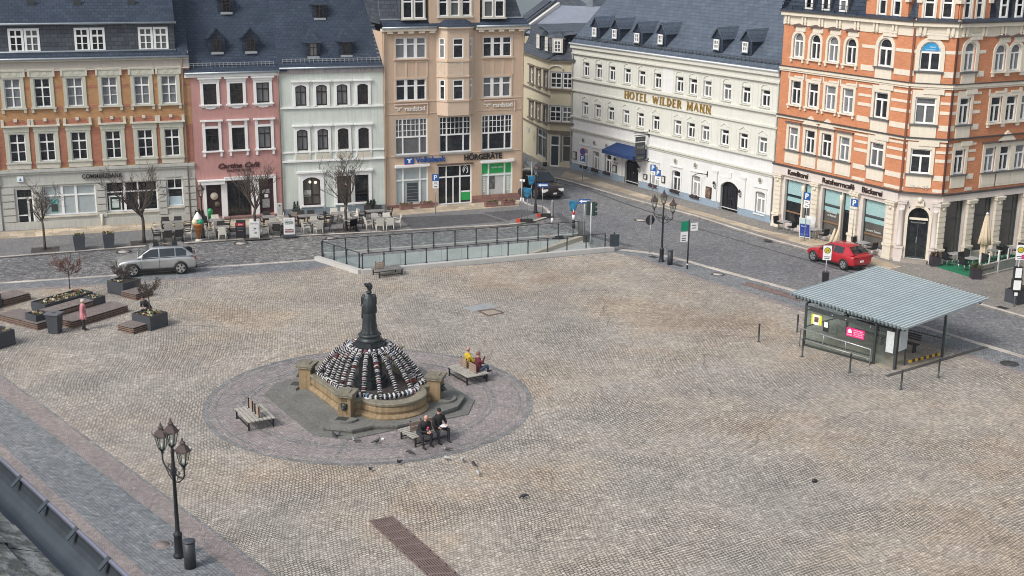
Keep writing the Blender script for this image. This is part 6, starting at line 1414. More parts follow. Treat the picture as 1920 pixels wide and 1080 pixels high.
# things on and by the benches
t = thing('paper_bag', 'crumpled pink red bag on the front bench between the two men', 'bag', on(b3, R(37), .1, -.2)+V(0, 0, .46), .4)
link('bag', blob_mesh('bag', [('e', (0, 0, .07), (.12, .08, .08), 0), ('e', (.05, .03, .13), (.06, .05, .06), 0), ('c', (-.04, 0, .12), (-.08, .02, .2), .035, .02, 0)], .02, 1, [M_('pink bag', (.6, .04, .14), .6, var=.3, scale=12)]), t)
t = thing('sandwich_paper', 'white paper wrapper in the hands of the bearded man on the front bench', 'paper', on(b3, R(37), .47, -.72)+V(0, 0, .7), R(37))
mb = MB(); mb.raw([(-.15, -.1, .02), (0, -.12, .0), (.15, -.09, .04), (-.16, .1, .0), (0, .09, .05), (.16, .11, .01), (-.15, -.1, -.01), (0, -.12, -.03), (.15, -.09, .01), (-.16, .1, -.03), (0, .09, .02), (.16, .11, -.02)], [(0, 1, 4, 3), (1, 2, 5, 4), (9, 10, 7, 6), (10, 11, 8, 7)]); mb.build('paper', M_('white paper', (.8, .8, .8), .7, var=.04), t)
t = thing('coffee_cup', 'white cup standing on the paving between the feet of the man in the hooded jacket', 'cup', G(794, 835.5)+V(0, 0, .015)); mb = MB(); mb.lathe([(.04, 0), (.05, .11), (.056, .11), (.056, .125), (.03, .13)], 12); mb.build('cup', M_('white cup', (.7, .7, .68), .5), t)
t = thing('litter', 'small white scrap of paper on the paving in front of the fountain steps', 'litter', G(718, 826)+V(0, 0, .02)); mb = MB(); mb.sphere((0, 0, .05), .06, 7, 5, sc3=(1.2, .8, .8)); mb.build('scrap', M_('white paper', WHI), t)
t = thing('litter', 'dark crumpled scrap lying alone on the bare cobbles at the lower right', 'litter', G(1527, 905)+V(0, 0, .02)); mb = MB(); mb.sphere((0, 0, .06), .1, 7, 5, sc3=(1.1, .8, .7)); mb.sphere((.07, .05, .05), .06, 6, 4); mb.build('scrap', BLACK, t)
# ================================================================ PIGEONS
def pigeon(label, px, heading, tone, grp='pigeons on the square', low=0, s=1.0):
    t = thing('pigeon', label, 'pigeon', G(*px)+V(0, 0, .014), R(heading), grp); t.scale = (s,)*3
    body = (0, .0, .13); hdz = .235 if not low else .1; hy = .115 if not low else .17
    P = [('e', body, (.062, .12, .062), 0), ('c', (0, .08, .15), (0, hy, hdz-.02), .045, .026, 1), ('e', (0, hy+.01, hdz), (.026, .032, .027), 1), ('c', (0, hy+.04, hdz-.003), (0, hy+.065, hdz-.01), .008, .004, 2), ('c', (0, -.09, .13), (0, -.21, .105), .04, .022, 0), ('c', (.02, 0, .09), (.022, .015, .01), .009, .006, 2), ('c', (-.02, 0, .09), (-.022, .03, .01), .009, .006, 2), ('c', (.045, .03, .15), (.03, -.14, .125), .03, .012, 0), ('c', (-.045, .03, .15), (-.03, -.14, .125), .03, .012, 0)]
    cols = {'dark': ((.035, .036, .042), (.02, .022, .026)), 'grey': ((.12, .125, .14), (.035, .04, .045)), 'white': ((.36, .355, .34), (.16, .16, .155)), 'pied': ((.09, .09, .1), (.32, .32, .32))}[tone]
    link('body', blob_mesh('body', P, .011, 1, [M_('pigeon body '+tone, cols[0], .7, var=.3, scale=12), M_('pigeon neck '+tone, cols[1], .6, var=.3, scale=12), M_('pigeon beak', (.2, .1, .09), .6)]), t)
    for sx in (1, -1): mb = MB(); mb.sphere((sx*.022, hy+.02, hdz+.006), .005, 6, 4); mb.build('eye', M_('eye', BLACK), t)
    return t
for a in (('dark pigeon close against the corner of the fountain step', (626, 821), 30, 'dark'), ('dark pigeon rubbing wings with another by the fountain step', (633, 820), 250, 'grey'), ('pigeon with a white head and dark tail in front of the fountain step', (667, 831), 90, 'pied'),
    ('grey pigeon by the white scrap of paper in front of the fountain', (706, 833), -60, 'dark'), ('dark pigeon left of the feet of the man in the hooded jacket', (769, 853), 60, 'dark', 'x', 1), ('dark pigeon on the ring of setts below the fountain, head up', (749, 872), 150, 'dark'),
    ('dark pigeon on the cobbles just outside the ring, leftmost of the flock', (695, 885), 160, 'grey'), ('pied pigeon on the ring of setts in front of the bearded man', (838, 847), 100, 'pied'), ('grey white pigeon on the cobbles at the edge of the ring', (836, 864), 75, 'white'),
    ('whitish pigeon with spread tail, between two others off the ring', (867, 868), 200, 'white'), ('dark pigeon pecking at the right end of the row off the ring', (888, 875), 20, 'dark', 'x', 1), ('white pigeon farthest below the ring of setts', (896, 891), 10, 'white'), ('lone dark pigeon pecking on the cobbles right of the flock', (982, 936), 120, 'dark', 'x', 1)):
    pigeon(a[0], a[1], a[2], a[3], low=a[5] if len(a) > 5 else 0)
# ================================================================ SEATING DECKS AND PLANTERS (left of the square)
DECK = M_('weathered deck boards', (.21, .175, .16), .75, var=.25, scale=4); DECKE = M_('red brown deck boards', (.17, .115, .09), .75, var=.25, scale=4); PLANT = M_('anthracite planter', (.05, .055, .065), .55, var=.12)
SOIL = M_('dark soil', (.03, .024, .02), .95, var=.4, scale=8)
da = R(58); AX, BX = V(math.cos(da), math.sin(da), 0), V(-math.sin(da), math.cos(da), 0)
def deck(label, p, la, lb, h, z0=0):
    t = thing('seating_deck', label, 'seating deck', V(p.x, p.y, z0), da, 'slatted seating decks'); mb = MB(); n = max(3, int(lb/.145))
    for k in range(n): y = lb*k/n; mb.box(0, la, y+.014, y+lb/n-.014, h-.035, h)
    mb.build('boards', DECK, t); mb = MB()
    for k in range(3):
        z = h-.06-(k+1)*(h-.06)/3+.015; zz = z+(h-.06)/3-.04
        mb.box(0, la, .0, .04, z, zz); mb.box(0, la, lb-.04, lb, z, zz); mb.box(0, .04, .045, lb-.045, z, zz); mb.box(la-.04, la, .045, lb-.045, z, zz)
    mb.build('side_slats', DECKE, t); mb = MB(); mb.box(.12, la-.12, .12, lb-.12, 0, h-.05); mb.build('frame', BLACK, t)
    return t
FLW = [M_('cream pansies', (.42, .37, .24), .8, var=.25), M_('rust pansies', (.2, .09, .045), .8, var=.3), M_('leaf tufts', (.06, .09, .035), .8, var=.4), M_('dry stems', (.2, .16, .1), .8, var=.3)]
def planter(label, p, la, lb, h, z0=0, flowers=30, rnd=random.Random(5), rz=None, grp='anthracite planter boxes'):
    t = thing('planter', label, 'planter', V(p.x, p.y, z0), da if rz is None else rz, grp); mb = MB(); w = .05
    mb.box(0, la, 0, w, 0.02, h); mb.box(0, la, lb-w, lb, 0.02, h); mb.box(0, w, w, lb-w, 0.02, h); mb.box(la-w, la, w, lb-w, 0.02, h); mb.build('box', PLANT, t)
    mb = MB(); mb.box(w, la-w, w, lb-w, h-.14, h-.07); mb.build('soil', SOIL, t)
    mb = MB()
    for _ in range(flowers):
        x, y = rnd.uniform(.1, la-.1), rnd.uniform(.1, lb-.1); m = rnd.choice((0, 0, 1, 2, 2, 3)); r = rnd.uniform(.04, .09)
        for _k in range(5): mb.sphere((x+rnd.uniform(-.06, .06), y+rnd.uniform(-.06, .06), h-.06+rnd.uniform(0, .08)), r*rnd.uniform(.4, .8), 5, 3, m)
    if flowers: tag(mb.build('flowers', FLW, t), kind='stuff')
    return t
D2 = G(137, 617)
deck('low slatted deck beside the waste bin, left wing of the seating island', D2+AX*-1.2+BX*1.25, 1.35, 3.2, .38); deck('long low slatted deck behind the woman in pink, right wing of the island', D2, 3.7, 1.35, .4)
deck('raised slatted bench between two small planters on the seating island', D2+AX*-.2+BX*1.36, 2.75, .95, .72)
planter('small planter box at the bin end of the raised bench', D2+AX*-1.05+BX*1.5, .8, .85, .74, flowers=12); planter('small planter box at the far right end of the raised bench', D2+AX*2.6+BX*1.36, .75, .85, .8, flowers=12)
PB = D2+AX*.25+BX*2.38
planter('long planter box with pansies and a bare shrub on the seating island', PB, 3.15, 1.15, .85, flowers=70)
deck('narrow slatted step behind the long planter of the seating island', PB+AX*-.4+BX*.4, .38, .7, .4)
P2 = G(230, 532, .75); P3 = G(281, 595, .75)
planter('square planter box with a low bare bush in front of the silver car', V(P2.x, P2.y, 0), 1.3, 1.3, .75, flowers=6); planter('square planter box with a bare shrub, right of the woman in pink', V(P3.x, P3.y, 0), 1.2, 1.36, .75, flowers=34)
d3 = G(250, 616, .33); d4 = G(255, 553, .33)
deck('square slatted deck joined to the front of the right-hand shrub planter', V(d3.x, d3.y, 0), 1.15, 1.2, .36); deck('square slatted deck joined to the planter by the silver car', V(d4.x, d4.y, 0), 1.25, 1.2, .36)
P4 = G(27, 617, .8); planter('planter box cut by the left edge of the photo, nearest of the planters', V(P4.x, P4.y, 0)+AX*-1.3, 1.3, 2.2, .8, flowers=20)
P5 = G(4, 577); planter('planter box at the left edge beside the red-brown deck', P5+AX*-1.25, 1.25, 1.4, .8, flowers=10); d5 = G(8, 576); deck('red brown slatted deck at the left edge, behind the seating island', d5, 1.75, 1.3, .42)
t = thing('waste_bin', 'tapered anthracite waste bin with a flat lid at the front of the seating island', 'bin', G(104, 624), R(-12)); mb = MB()
mb.raw([(-.26, -.22, .03), (.26, -.22, .03), (.26, .22, .03), (-.26, .22, .03), (-.34, -.27, 1.0), (.34, -.27, 1.0), (.34, .27, 1.0), (-.34, .27, 1.0)], [(3, 2, 1, 0), (4, 5, 6, 7), (0, 1, 5, 4), (1, 2, 6, 5), (2, 3, 7, 6), (3, 0, 4, 7)]); mb.build('body', PLANT, t)
mb = MB(); mb.box(-.39, .39, -.34, .34, 1.01, 1.07); mb.build('lid', M_('grey lid', (.12, .125, .135), .5), t); mb = MB(); mb.box(-.1, .1, -.06, .06, 1.07, 1.075); mb.build('opening', BLACK, t)
for x0, y0, lab in ((150, 468, 'tall square planter pot by the kerb, the left of two below the bank windows'), (205, 464, 'tall square planter pot by the kerb, the right of two, beside a bare tree')):
    t = thing('planter_pot', lab, 'planter', G(x0, y0, .08), R(18), 'tall planter pots on the left pavement'); mb = MB(); a, b = .3, .37
    mb.raw([(-a, -a, 0), (a, -a, 0), (a, a, 0), (-a, a, 0), (-b, -b, .95), (b, -b, .95), (b, b, .95), (-b, b, .95)], [(3, 2, 1, 0), (4, 5, 6, 7), (0, 1, 5, 4), (1, 2, 6, 5), (2, 3, 7, 6), (3, 0, 4, 7)]); mb.build('pot', PLANT, t)
    mb = MB(); rr = random.Random(x0)
    for _ in range(40): mb.sphere((rr.uniform(-.3, .3), rr.uniform(-.3, .3), .96+rr.uniform(0, .08)), rr.uniform(.025, .06), 5, 3, rr.choice((0, 1, 2, 2)))
    mb.build('flowers', FLW, t)
# ================================================================ BARE TREES
BARK = M_('grey brown bark', (.07, .058, .05), .9, var=.3, scale=10); TWIG = M_('brown twigs', (.085, .065, .052), .9, var=.3, scale=6); TWIGR = M_('reddish twigs', (.16, .075, .06), .9, var=.3, scale=6)
def bare_tree(name, label, loc, fork, height, spread, rad, seed, twm=TWIG, limbs=9, grp='bare trees', cat='tree', dens=1.0, trunk_bend=.06, hang=0):
    rnd = random.Random(seed); t = thing(name, label, cat, loc, 0, grp); mb = MB()
    pts = [V(0, 0, -.02)]+[V(rnd.uniform(-1, 1)*trunk_bend*k/4, rnd.uniform(-1, 1)*trunk_bend*k/4, fork*k/4) for k in range(1, 5)]
    mb.tube(pts, [rad*1.25, rad, rad*.92, rad*.88, rad*.85], 9); mb.build('trunk', BARK, t)
    mb = MB(); top = pts[-1]
    def br(p, d, L, r, lev):
        n = 4 if lev < 2 else 3; q = [p]; dd = d.copy()
        for i in range(n):
            dd = (dd + V(rnd.uniform(-.22, .22), rnd.uniform(-.22, .22), rnd.uniform(-.05, .22) if not hang else rnd.uniform(-.15, .1))).normalized(); q.append(q[-1]+dd*L/n)
        mb.tube(q, [r*(1-.6*i/n) for i in range(n+1)], 5 if lev < 2 else 3, 0 if lev < 1 else 1, cap=False)
        if lev >= 3: return
        m = int((5 if lev == 0 else 5 if lev == 1 else 3)*dens+rnd.random())
        for k in range(m):
            f = rnd.uniform(.25, 1.0); i = min(n-1, int(f*n)); c = q[i]+(q[i+1]-q[i])*(f*n-i)
            ax = V(rnd.gauss(0, 1), rnd.gauss(0, 1), rnd.gauss(0, .6)).normalized(); e = (dd*.75+ax*.62+V(0, 0, .12 if not hang else -.05)).normalized()
            br(c, e, L*rnd.uniform(.4, .68), max(.0095, r*(1-.6*f)*.6), lev+1)
    for k in range(limbs):
        a = 2*math.pi*(k+rnd.uniform(-.3, .3))/limbs; up = rnd.uniform(.5, 1.5); d = V(math.cos(a)*spread, math.sin(a)*spread, (height-fork)*.55*up).normalized()
        br(top+V(0, 0, rnd.uniform(-.25, .15)), d, rnd.uniform(.52, .78)*math.hypot(spread, height-fork)*.8, rad*rnd.uniform(.4, .6), 0)
    mb.build('crown', [BARK, twm], t); return t
def grate_sq(loc, label, s=.85):
    t = thing('tree_grate', label, 'tree grate', loc, R(18), 'square tree grates'); mb = MB(); mb.box(-s, s, -s*.8, s*.8, -.01, .012); mb.build('plate', M_('dark grate iron', (.06, .052, .048), .7, var=.25), t); mb = MB(); mb.lathe([(.36, .01), (.36, .03), (.26, .03), (.24, .014)], 18); mb.build('ring', IRON, t)
TP = [((85, 468), 'small bare tree in front of the bank door, leftmost in the row'), ((270, 455), 'bare tree with spreading crown before the right-hand bank windows'), ((480, 445), 'bare tree with dense fan crown before the rose house cafe'), ((649, 432), 'bare tree with tall airy crown before the mint house')]
dims = [(1.9, 4.8, .85, .08), (2.0, 5.4, 1.9, .11), (2.1, 5.8, 1.5, .1), (1.8, 5.8, 1.75, .11)]
for (px, lab), (fk, ht, spd, rd), sd in zip(TP, dims, (3, 5, 9, 14)):
    p = G(*px, .085); bare_tree('bare_tree', lab, p, fk, ht, spd, rd, sd, grp='bare trees along the left pavement', dens=.85 if sd == 3 else 1.0); grate_sq(p, 'square grate at the foot of the '+lab.split(',')[0].replace('with spreading crown ', '').replace('with dense fan crown ', '').replace('with tall airy crown ', ''))
bare_tree('bare_shrub', 'reddish bare round-headed shrub on a thin stem in the long planter', G(131, 541, .8), 1.0, 1.75, 1.15, .03, 21, TWIGR, 12, None, 'shrub', .9, .02)
bare_tree('bare_shrub', 'brown bare shrub on a thin stem in the planter right of the woman in pink', G(281, 584, .75), 1.05, 1.6, .95, .03, 22, TWIG, 12, None, 'shrub', .9, .02)
bare_tree('bare_bush', 'low bare twiggy bush in the planter in front of the silver car', G(231, 521, .7), .08, .9, .85, .03, 23, TWIG, 12, None, 'bush', .9, .01)
def conifer(label, loc, h, r, n=3, grp=None, potc=None):
    t = thing('potted_shrub', label, 'potted shrub', loc, R(18), grp); rnd = random.Random(int(loc.x*100)); mb = MB()
    for c in range(n):
        x0 = (c-(n-1)/2)*r*1.1; hh = h*rnd.uniform(.75, 1)
        for _ in range(170):
            z = rnd.random()**1.2; rr = r*(1-z)*.95+.03; a = rnd.uniform(0, 6.3); q = rr*math.sqrt(rnd.random()); p = V(x0+q*math.cos(a), q*math.sin(a), .4+z*hh); d = V(rnd.uniform(-1, 1), rnd.uniform(-1, 1), rnd.uniform(.2, 1.4)).normalized()*.1; s = d.orthogonal().normalized()*.035
            mb.face([p-s, p+d, p+s])
    mb.build('foliage', M_('dark conifer', (.022, .035, .02), .8, var=.45, scale=10), t); mb = MB(); w = r*n*.65+.1; mb.box(-w, w, -.22, .22, 0, .42); mb.build('pot', potc or M_('stone trough', (.28, .24, .2), .8), t)
conifer('dark conifers in a stone trough at the left end of the mint house', G(556, 407, .09), .75, .2, 2); conifer('dark conifers in a trough at the right end of the mint house', G(696, 396, .09), .5, .2, 3, None, BLACK); conifer('dark conifers in a black box left of the rose house door', G(375, 418, .09), .55, .2, 3, None, BLACK)
for i, px in enumerate(((762, 392), (800, 389), (921, 387), (953, 385))):
    t = thing('flower_trough', ('leftmost reddish flower trough under the bank window of the tan house', 'reddish flower trough left of the tan house entrance', 'reddish flower trough under the left half of the green shop window', 'reddish flower trough under the right half of the green shop window')[i], 'flower trough', G(*px, .09), R(22.7), 'troughs along the tan house')
    mb = MB(); mb.box(-.5, .5, -.17, .17, 0, .3); mb.box(-.55, .55, -.2, .2, .3, .36); mb.build('trough', REDST, t); mb = MB(); rr = random.Random(i)
    for _ in range(40): mb.sphere((rr.uniform(-.48, .48), rr.uniform(-.14, .14), .38+rr.uniform(0, .08)), rr.uniform(.03, .07), 5, 3, rr.choice((2, 2, 3, 1)))
    mb.build('plants', FLW, t)
# ================================================================ LAMPS
LROOF = M_('brown grey lantern roof', (.085, .062, .058), .5, .3, var=.2); LGL = glass_mat('lantern glass clear', (.9, .92, .9), .12); LIRON = M_('lamp iron', (.03, .032, .036), .45, .4, var=.2)
def lantern(par, p, s=1.0, roofm=None):
    "six-sided lantern standing on point p"
    o = link('lantern', bpy.data.meshes.new('lantern'), par, TL(*p)); mb = MB(); S = lambda *q: [(r*s, z*s) for r, z in q]
    mb.lathe(S((.03, 0), (.06, .03), (.04, .08), (.1, .16), (.12, .19)), 8, sm=False); 
    for k in range(6):
        a = 2*math.pi*k/6; mb.bar((.12*s*math.cos(a), .12*s*math.sin(a), .19*s), (.21*s*math.cos(a), .21*s*math.sin(a), .62*s), .018*s)
    mb.lathe(S((.21, .61), (.225, .62), (.225, .65), (.2, .66)), 6, sm=False); m = mb.mesh('lantern'); m.materials.append(LIRON); o.data = m
    mb = MB(); mb.lathe(S((.265, .645), (.25, .68), (.13, .84), (.085, .87), (.08, .92), (.11, .93), (.03, 1.0), (.04, 1.03), (.005, 1.12)), 6, sm=False)
    for k in range(6): a = 2*math.pi*k/6; mb.bar((.24*s*math.cos(a), .24*s*math.sin(a), .66*s), (.3*s*math.cos(a), .3*s*math.sin(a), .74*s), .02*s)
    mb.build('lantern_roof', roofm or LROOF, o); mb = MB(); mb.lathe(S((.105, .2), (.195, .62)), 6, sm=False); mb.build('lantern_glass', LGL, o); mb = MB(); mb.lathe(S((.03, .18), (.035, .3), (.02, .36)), 8); mb.build('lamp_bulb', M_('white bulb', (.75, .75, .72), .3), o)
def lamp_three(label, loc, H, axis, s=1.0):
    t = thing('street_lamp', label, 'street lamp', loc, axis, 'three-armed street lamps'); mb = MB(); zt = H-1.12*s
    mb.lathe([(.19, 0), (.19, .08), (.15, .14), (.14, .2), (.135, .75), (.15, .78), (.15, .84), (.09, .9), (.075, 1.0), (.055, zt-.9), (.085, zt-.88), (.1, zt-.7), (.06, zt-.6), (.05, zt-.1), (.07, zt-.05), (.05, zt)], 12); mb.build('post', LIRON, t)
    lantern(t, (0, 0, zt), s)
    for k in (-1, 1):
        mb = MB(); z0 = zt-.78
        mb.tube([(0, 0, z0), (k*.4, 0, z0-.02), (k*.72, 0, z0+.04), (k*.84, 0, z0+.2), (k*.82, 0, z0+.38)], .03, 7)
        for q in range(2):
            c = V(k*(.2+.2*q), 0, z0+.17-.06*q); mb.tube([c+V(math.cos(a)*.09*(1-a/9)*k, 0, math.sin(a)*.09*(1-a/9)) for a in [i*.5 for i in range(14)]], .014, 5)
        mb.tube([(k*.06, 0, z0-.3), (k*.36, 0, z0-.22), (k*.66, 0, z0)], .02, 6); mb.tube([V(k*.34+math.cos(a)*.07*k, 0, z0-.12+math.sin(a)*.07) for a in [i*.5 for i in range(12)]], .012, 5)
        mb.build('arm', LIRON, t); lantern(t, (k*.82, 0, z0+.38), s)
    return t
def axis_of(a, b, z): p, q = G(*a, z), G(*b, z); return math.atan2((q-p).y, (q-p).x)
lamp_three('black three-armed lantern lamp in the near left corner of the square, beside a round bollard', G(336, 1044), 4.9, axis_of((292, 838), (338, 872), 3.5), 1.0)
lamp_three('black three-armed lantern lamp at the far corner between the ramp and the street', G(1240, 491), 4.65, axis_of((1229, 395), (1258, 402), 3.3), .95)
def lamp_one(label, loc, H):
    t = thing('street_lamp', label, 'street lamp', loc, 0, 'single lantern lamps'); mb = MB(); zt = H-1.12
    mb.lathe([(.16, 0), (.16, .1), (.12, .2), (.11, .6), (.07, .7), (.045, zt-.1), (.07, zt)], 10); mb.build('post', LIRON, t); lantern(t, (0, 0, zt)); return t
lamp_one('single lantern lamp beside the ice cream cone before the rose house', G(381, 446, .09), 3.75); lamp_one('single lantern lamp at the corner of the tan house, before the dark parked car', G(1004, 399, .09), 3.75)
def bollard_round(label, loc, r, h): 
    t = thing('bollard', label, 'bollard', loc); mb = MB(); mb.lathe([(r, 0), (r, h-.06)], 18); mb.build('body', DGREY, t); mb = MB(); mb.lathe([(r+.015, h-.06), (r+.015, h-.02), (r*.6, h)], 18); mb.build('cap', PLANT, t)
bollard_round('thick grey round bollard beside the foot of the near three-armed lamp', G(357, 1064), .19, .98); bollard_round('thick grey round bollard right of the far three-armed lamp', G(1256, 496), .17, .95)
for px, lab in (((1422, 641), 'slim dark bollard standing alone, farthest left of the shelter'), ((1494.5, 623), 'slim dark bollard at the far left corner of the shelter'), ((1504, 669), 'slim dark bollard before the left end of the shelter handrail'), ((1593, 699), 'slim dark bollard before the middle of the shelter glass'), ((1689, 731), 'slim dark bollard before the shelter corner post, nearest of the row'), ((1759, 708), 'slim dark bollard before the striped barrier of the shelter')):
    t = thing('bollard', lab, 'bollard', G(*px), 0, 'slim bollards round the shelter'); mb = MB(); mb.lathe([(.09, 0), (.09, .02), (.045, .03), (.045, .9), (.055, .91), (.055, .95), (.03, .97)], 12); mb.build('post', DGREY, t)
# ================================================================ CAFE CHAIRS AND TABLES (left pavement)
WICKW = M_('white wicker', (.6, .57, .5), .7, var=.15, scale=14); WICKD = M_('dark wicker', (.035, .03, .028), .7, var=.3, scale=14); TTOP = M_('grey table top', (.26, .25, .24), .5, var=.15)
def make_chair(m):
    t = thing('armchair', 'x', 'chair')
    mb = MB(); mb.box(-.25, .25, -.24, .24, .4, .45); mb.build('seat', m, t)
    mb = MB(); mb.raw([(-.25, -.2, .46), (.25, -.2, .46), (.25, -.3, .92), (-.25, -.3, .92), (-.25, -.25, .46), (.25, -.25, .46), (.25, -.345, .92), (-.25, -.345, .92)], [(0, 1, 2, 3), (5, 4, 7, 6), (3, 2, 6, 7), (0, 3, 7, 4), (1, 5, 6, 2)]); mb.build('backrest', m, t)
    for s in (-1, 1):
        mb = MB(); mb.tube([(s*.27, -.26, .68), (s*.28, .0, .68), (s*.28, .2, .64), (s*.27, .23, .42)], .025, 6); mb.build('armrest', m, t)
        for y in (-.22, .21): mb = MB(); mb.tube([(s*.23, y, .41), (s*.25, y*1.08, 0)], .025, 6); mb.build('leg', m, t)
    return t
def make_table(w, d):
    t = thing('cafe_table', 'x', 'table'); mb = MB(); mb.box(-w/2, w/2, -d/2, d/2, .7, .735); mb.build('tabletop', TTOP, t)
    for sx in (-1, 1):
        for sy in (-1, 1): mb = MB(); mb.box(sx*(w/2-.07)-.025, sx*(w/2-.07)+.025, sy*(d/2-.07)-.025, sy*(d/2-.07)+.025, 0, .7); mb.build('leg', WICKD, t)
    return t
CW, CD = make_chair(WICKW), make_chair(WICKD); TS_, TLo = make_table(.85, .85), make_table(1.35, .8); used = set()
def take(proto, loc, rz, lab, grp):
    if proto.name not in used: used.add(proto.name); o = proto; o.location = loc; o.rotation_euler = (0, 0, rz); o['label'] = lab; o['group'] = grp
    else: o = dup(proto, loc, rz, lab, grp)
    return o
fa_ = R(19); sets = [
 ((323.4, 416.5), 1, 'wall-side table left of the ice cream cone', 'WL DBl DBr WFl WFr DR'), ((323.4, 431), 1, 'kerb-side table left of the ice cream cone', 'DL DFl DFr WR'),
 ((404, 413), 0, 'wall-side table by the green bin', 'DL WB DR WF'), ((416, 425.5), 0, 'table right of the ice cream cone', 'WL DB WF DR'),
 ((504, 406), 0, 'wall-side table below the rose house door', 'DL DB WR'), ((516, 419), 0, 'table between the white menu boards', 'WL WB DF DR'),
 ((577, 404), 1, 'long table under the arched shop window', 'DL DBl DBr DR'), ((594, 416), 0, 'table right of the red and green menu board', 'WL WB WF DR'),
 ((640, 399), 1, 'long table behind the tallest bare tree', 'DL WBl WBr WR'), ((655, 411), 0, 'table at the foot of the tallest bare tree', 'WB DF WF DR'),
 ((703.5, 395), 1, 'wall-side table at the right end of the terrace', 'DL DBl DBr DR'), ((718, 409.5), 1, 'kerb-side table at the right end of the terrace', 'WL WBl WBr WFl WFr WR')]
names = {'L': 'left end', 'R': 'right end', 'B': 'house side', 'F': 'kerb side', 'Bl': 'house side left', 'Br': 'house side right', 'Fl': 'kerb side left', 'Fr': 'kerb side right'}
for (px, big, tl, cs) in sets:
    c = G(*px, .73+.08); base = V(c.x, c.y, .085); w = 1.35 if big else .85; d = .8 if big else .85
    take(TLo if big else TS_, base, fa_, 'grey topped '+('' if 'table' in tl else '')+tl, 'cafe tables on the left pavement')
    for k in cs.split():
        col, pos = k[0], k[1:]; off = {'L': (-w/2-.28, 0, -90), 'R': (w/2+.28, 0, 90), 'B': (0, d/2+.22, 180), 'F': (0, -d/2-.22, 0), 'Bl': (-w/4-.03, d/2+.22, 180), 'Br': (w/4+.03, d/2+.22, 180), 'Fl': (-w/4-.03, -d/2-.22, 0), 'Fr': (w/4+.03, -d/2-.22, 0)}[pos]
        rr = random.Random(hash((px[0], pos)) % 999); q = base + RZ(fa_) @ V(off[0]+rr.uniform(-.05, .05), off[1]+rr.uniform(-.06, .06), 0)
        take(CW if col == 'W' else CD, q, fa_+R(off[2]+rr.uniform(-14, 14)), ('white' if col == 'W' else 'dark')+' armchair at the '+tl.replace('the ', '', 0)+', '+names[pos], 'wicker armchairs on the cafe terrace')
# ice cream cone, boards, bins
t = thing('ice_cream_sign', 'giant ice cream cone figure with white, cream and green scoops beside the lamp', 'advertising figure', G(373, 452, .09)); CONE = bricks('waffle cone', (.5, .2, .06), (.55, .24, .08), (.32, .12, .04), .09, .09, .012, .6, 0, None, .5)
mb = MB(); mb.lathe([(.06, .12), (.33, 1.12), (.36, 1.14), (.3, 1.2)], 20); mb.build('cone', CONE, t); mb = MB(); mb.lathe([(.24, 0), (.22, .12), (.1, .14)], 14); mb.build('base', CREAM, t)
for nm, p, r, m in (('scoop', (-.15, -.12, 1.32), .22, M_('cream scoop', (.72, .66, .45), .5)), ('scoop', (.19, -.08, 1.33), .2, M_('green scoop', (.02, .3, .16), .5)), ('scoop', (0, .15, 1.34), .22, M_('brown scoop', (.1, .04, .02), .5))): mb = MB(); mb.sphere(p, r, 14, 10); mb.build(nm, m, t)
mb = MB(); mb.lathe([(.28, 1.45), (.3, 1.52), (.26, 1.62), (.2, 1.7), (.2, 1.74), (.1, 1.86), (.06, 1.92), (.01, 1.97)], 16); mb.build('whipped_top', M_('whipped white', (.78, .76, .72), .5), t)
def aboard(label, loc, rz, w, h, faces, framem, text=(), stand=False):
    t = thing('menu_board', label, 'menu board', loc, rz)
    for s in (-1, 1) if not stand else (-1,):
        T_ = TL(0, s*.22 if not stand else 0, 0) @ Matrix.Rotation(s*R(-9 if not stand else 0), 4, 'X')
        mb = MB(); mb.box(-w/2, w/2, -.02, .02, .06 if not stand else .16, h); o = mb.build('panel', framem, t, T_)
        if s == -1:
            for x0, x1, z0, z1, m in faces: mb = MB(); mb.box(x0*w, x1*w, -.03, -.02, z0*h, z1*h); mb.build('poster', m, o)
            for body, x, z, wd, sz, m in text: text_obj('lettering', body, sz, m, o, TL(x*w, -.034, z*h) @ UPR, .003, width=wd*w)
    mb = MB()
    if stand: mb.box(-w*.6, w*.6, -.22, .22, 0, .12); mb.build('base', PLANT, t)
    else:
        for x in (-w/2+.03, w/2-.03): mb.box(x-.025, x+.025, -.26, -.21, 0, .1); mb.box(x-.025, x+.025, .21, .26, 0, .1)
        mb.build('feet', framem, t)
    return t
MRED = M_('menu red', (.45, .02, .035), .5); MGRN = M_('menu green', (.02, .2, .13), .5); MWH = M_('menu white', (.72, .73, .72), .5, var=.03); MBK = M_('menu black', (.02, .02, .024), .5)
aboard('black menu board with a red head panel on the terrace kerb', G(452, 446, .09), R(8), .62, 1.15, [(-.42, .42, .8, .97, MRED), (-.4, .4, .1, .76, MBK)], MBK, [('Eis', -.22, .84, .45, .16, MWH), ('Tageskarte', -.33, .66, .66, .1, M_('pale grey lettering', SLET)), ('Kaffee', -.25, .5, .5, .1, M_('pale grey lettering', SLET))])
aboard('white menu board with food drawings on the terrace kerb', G(478, 445.5, .09), R(8), .68, 1.2, [(-.4, .4, .1, .93, MWH), (-.05, .2, .55, .64, M_('dark drawing', (.1, .1, .1), .6, var=.6)), (.0, .25, .28, .4, M_('grey drawing', (.35, .36, .34), .6, var=.4)), (-.3, .1, .45, .47, M_('grey drawing', MBK))], M_('white board frame', (.66, .66, .64), .5), [('SPEISEKARTE', -.35, .86, .7, .08, MBK)])
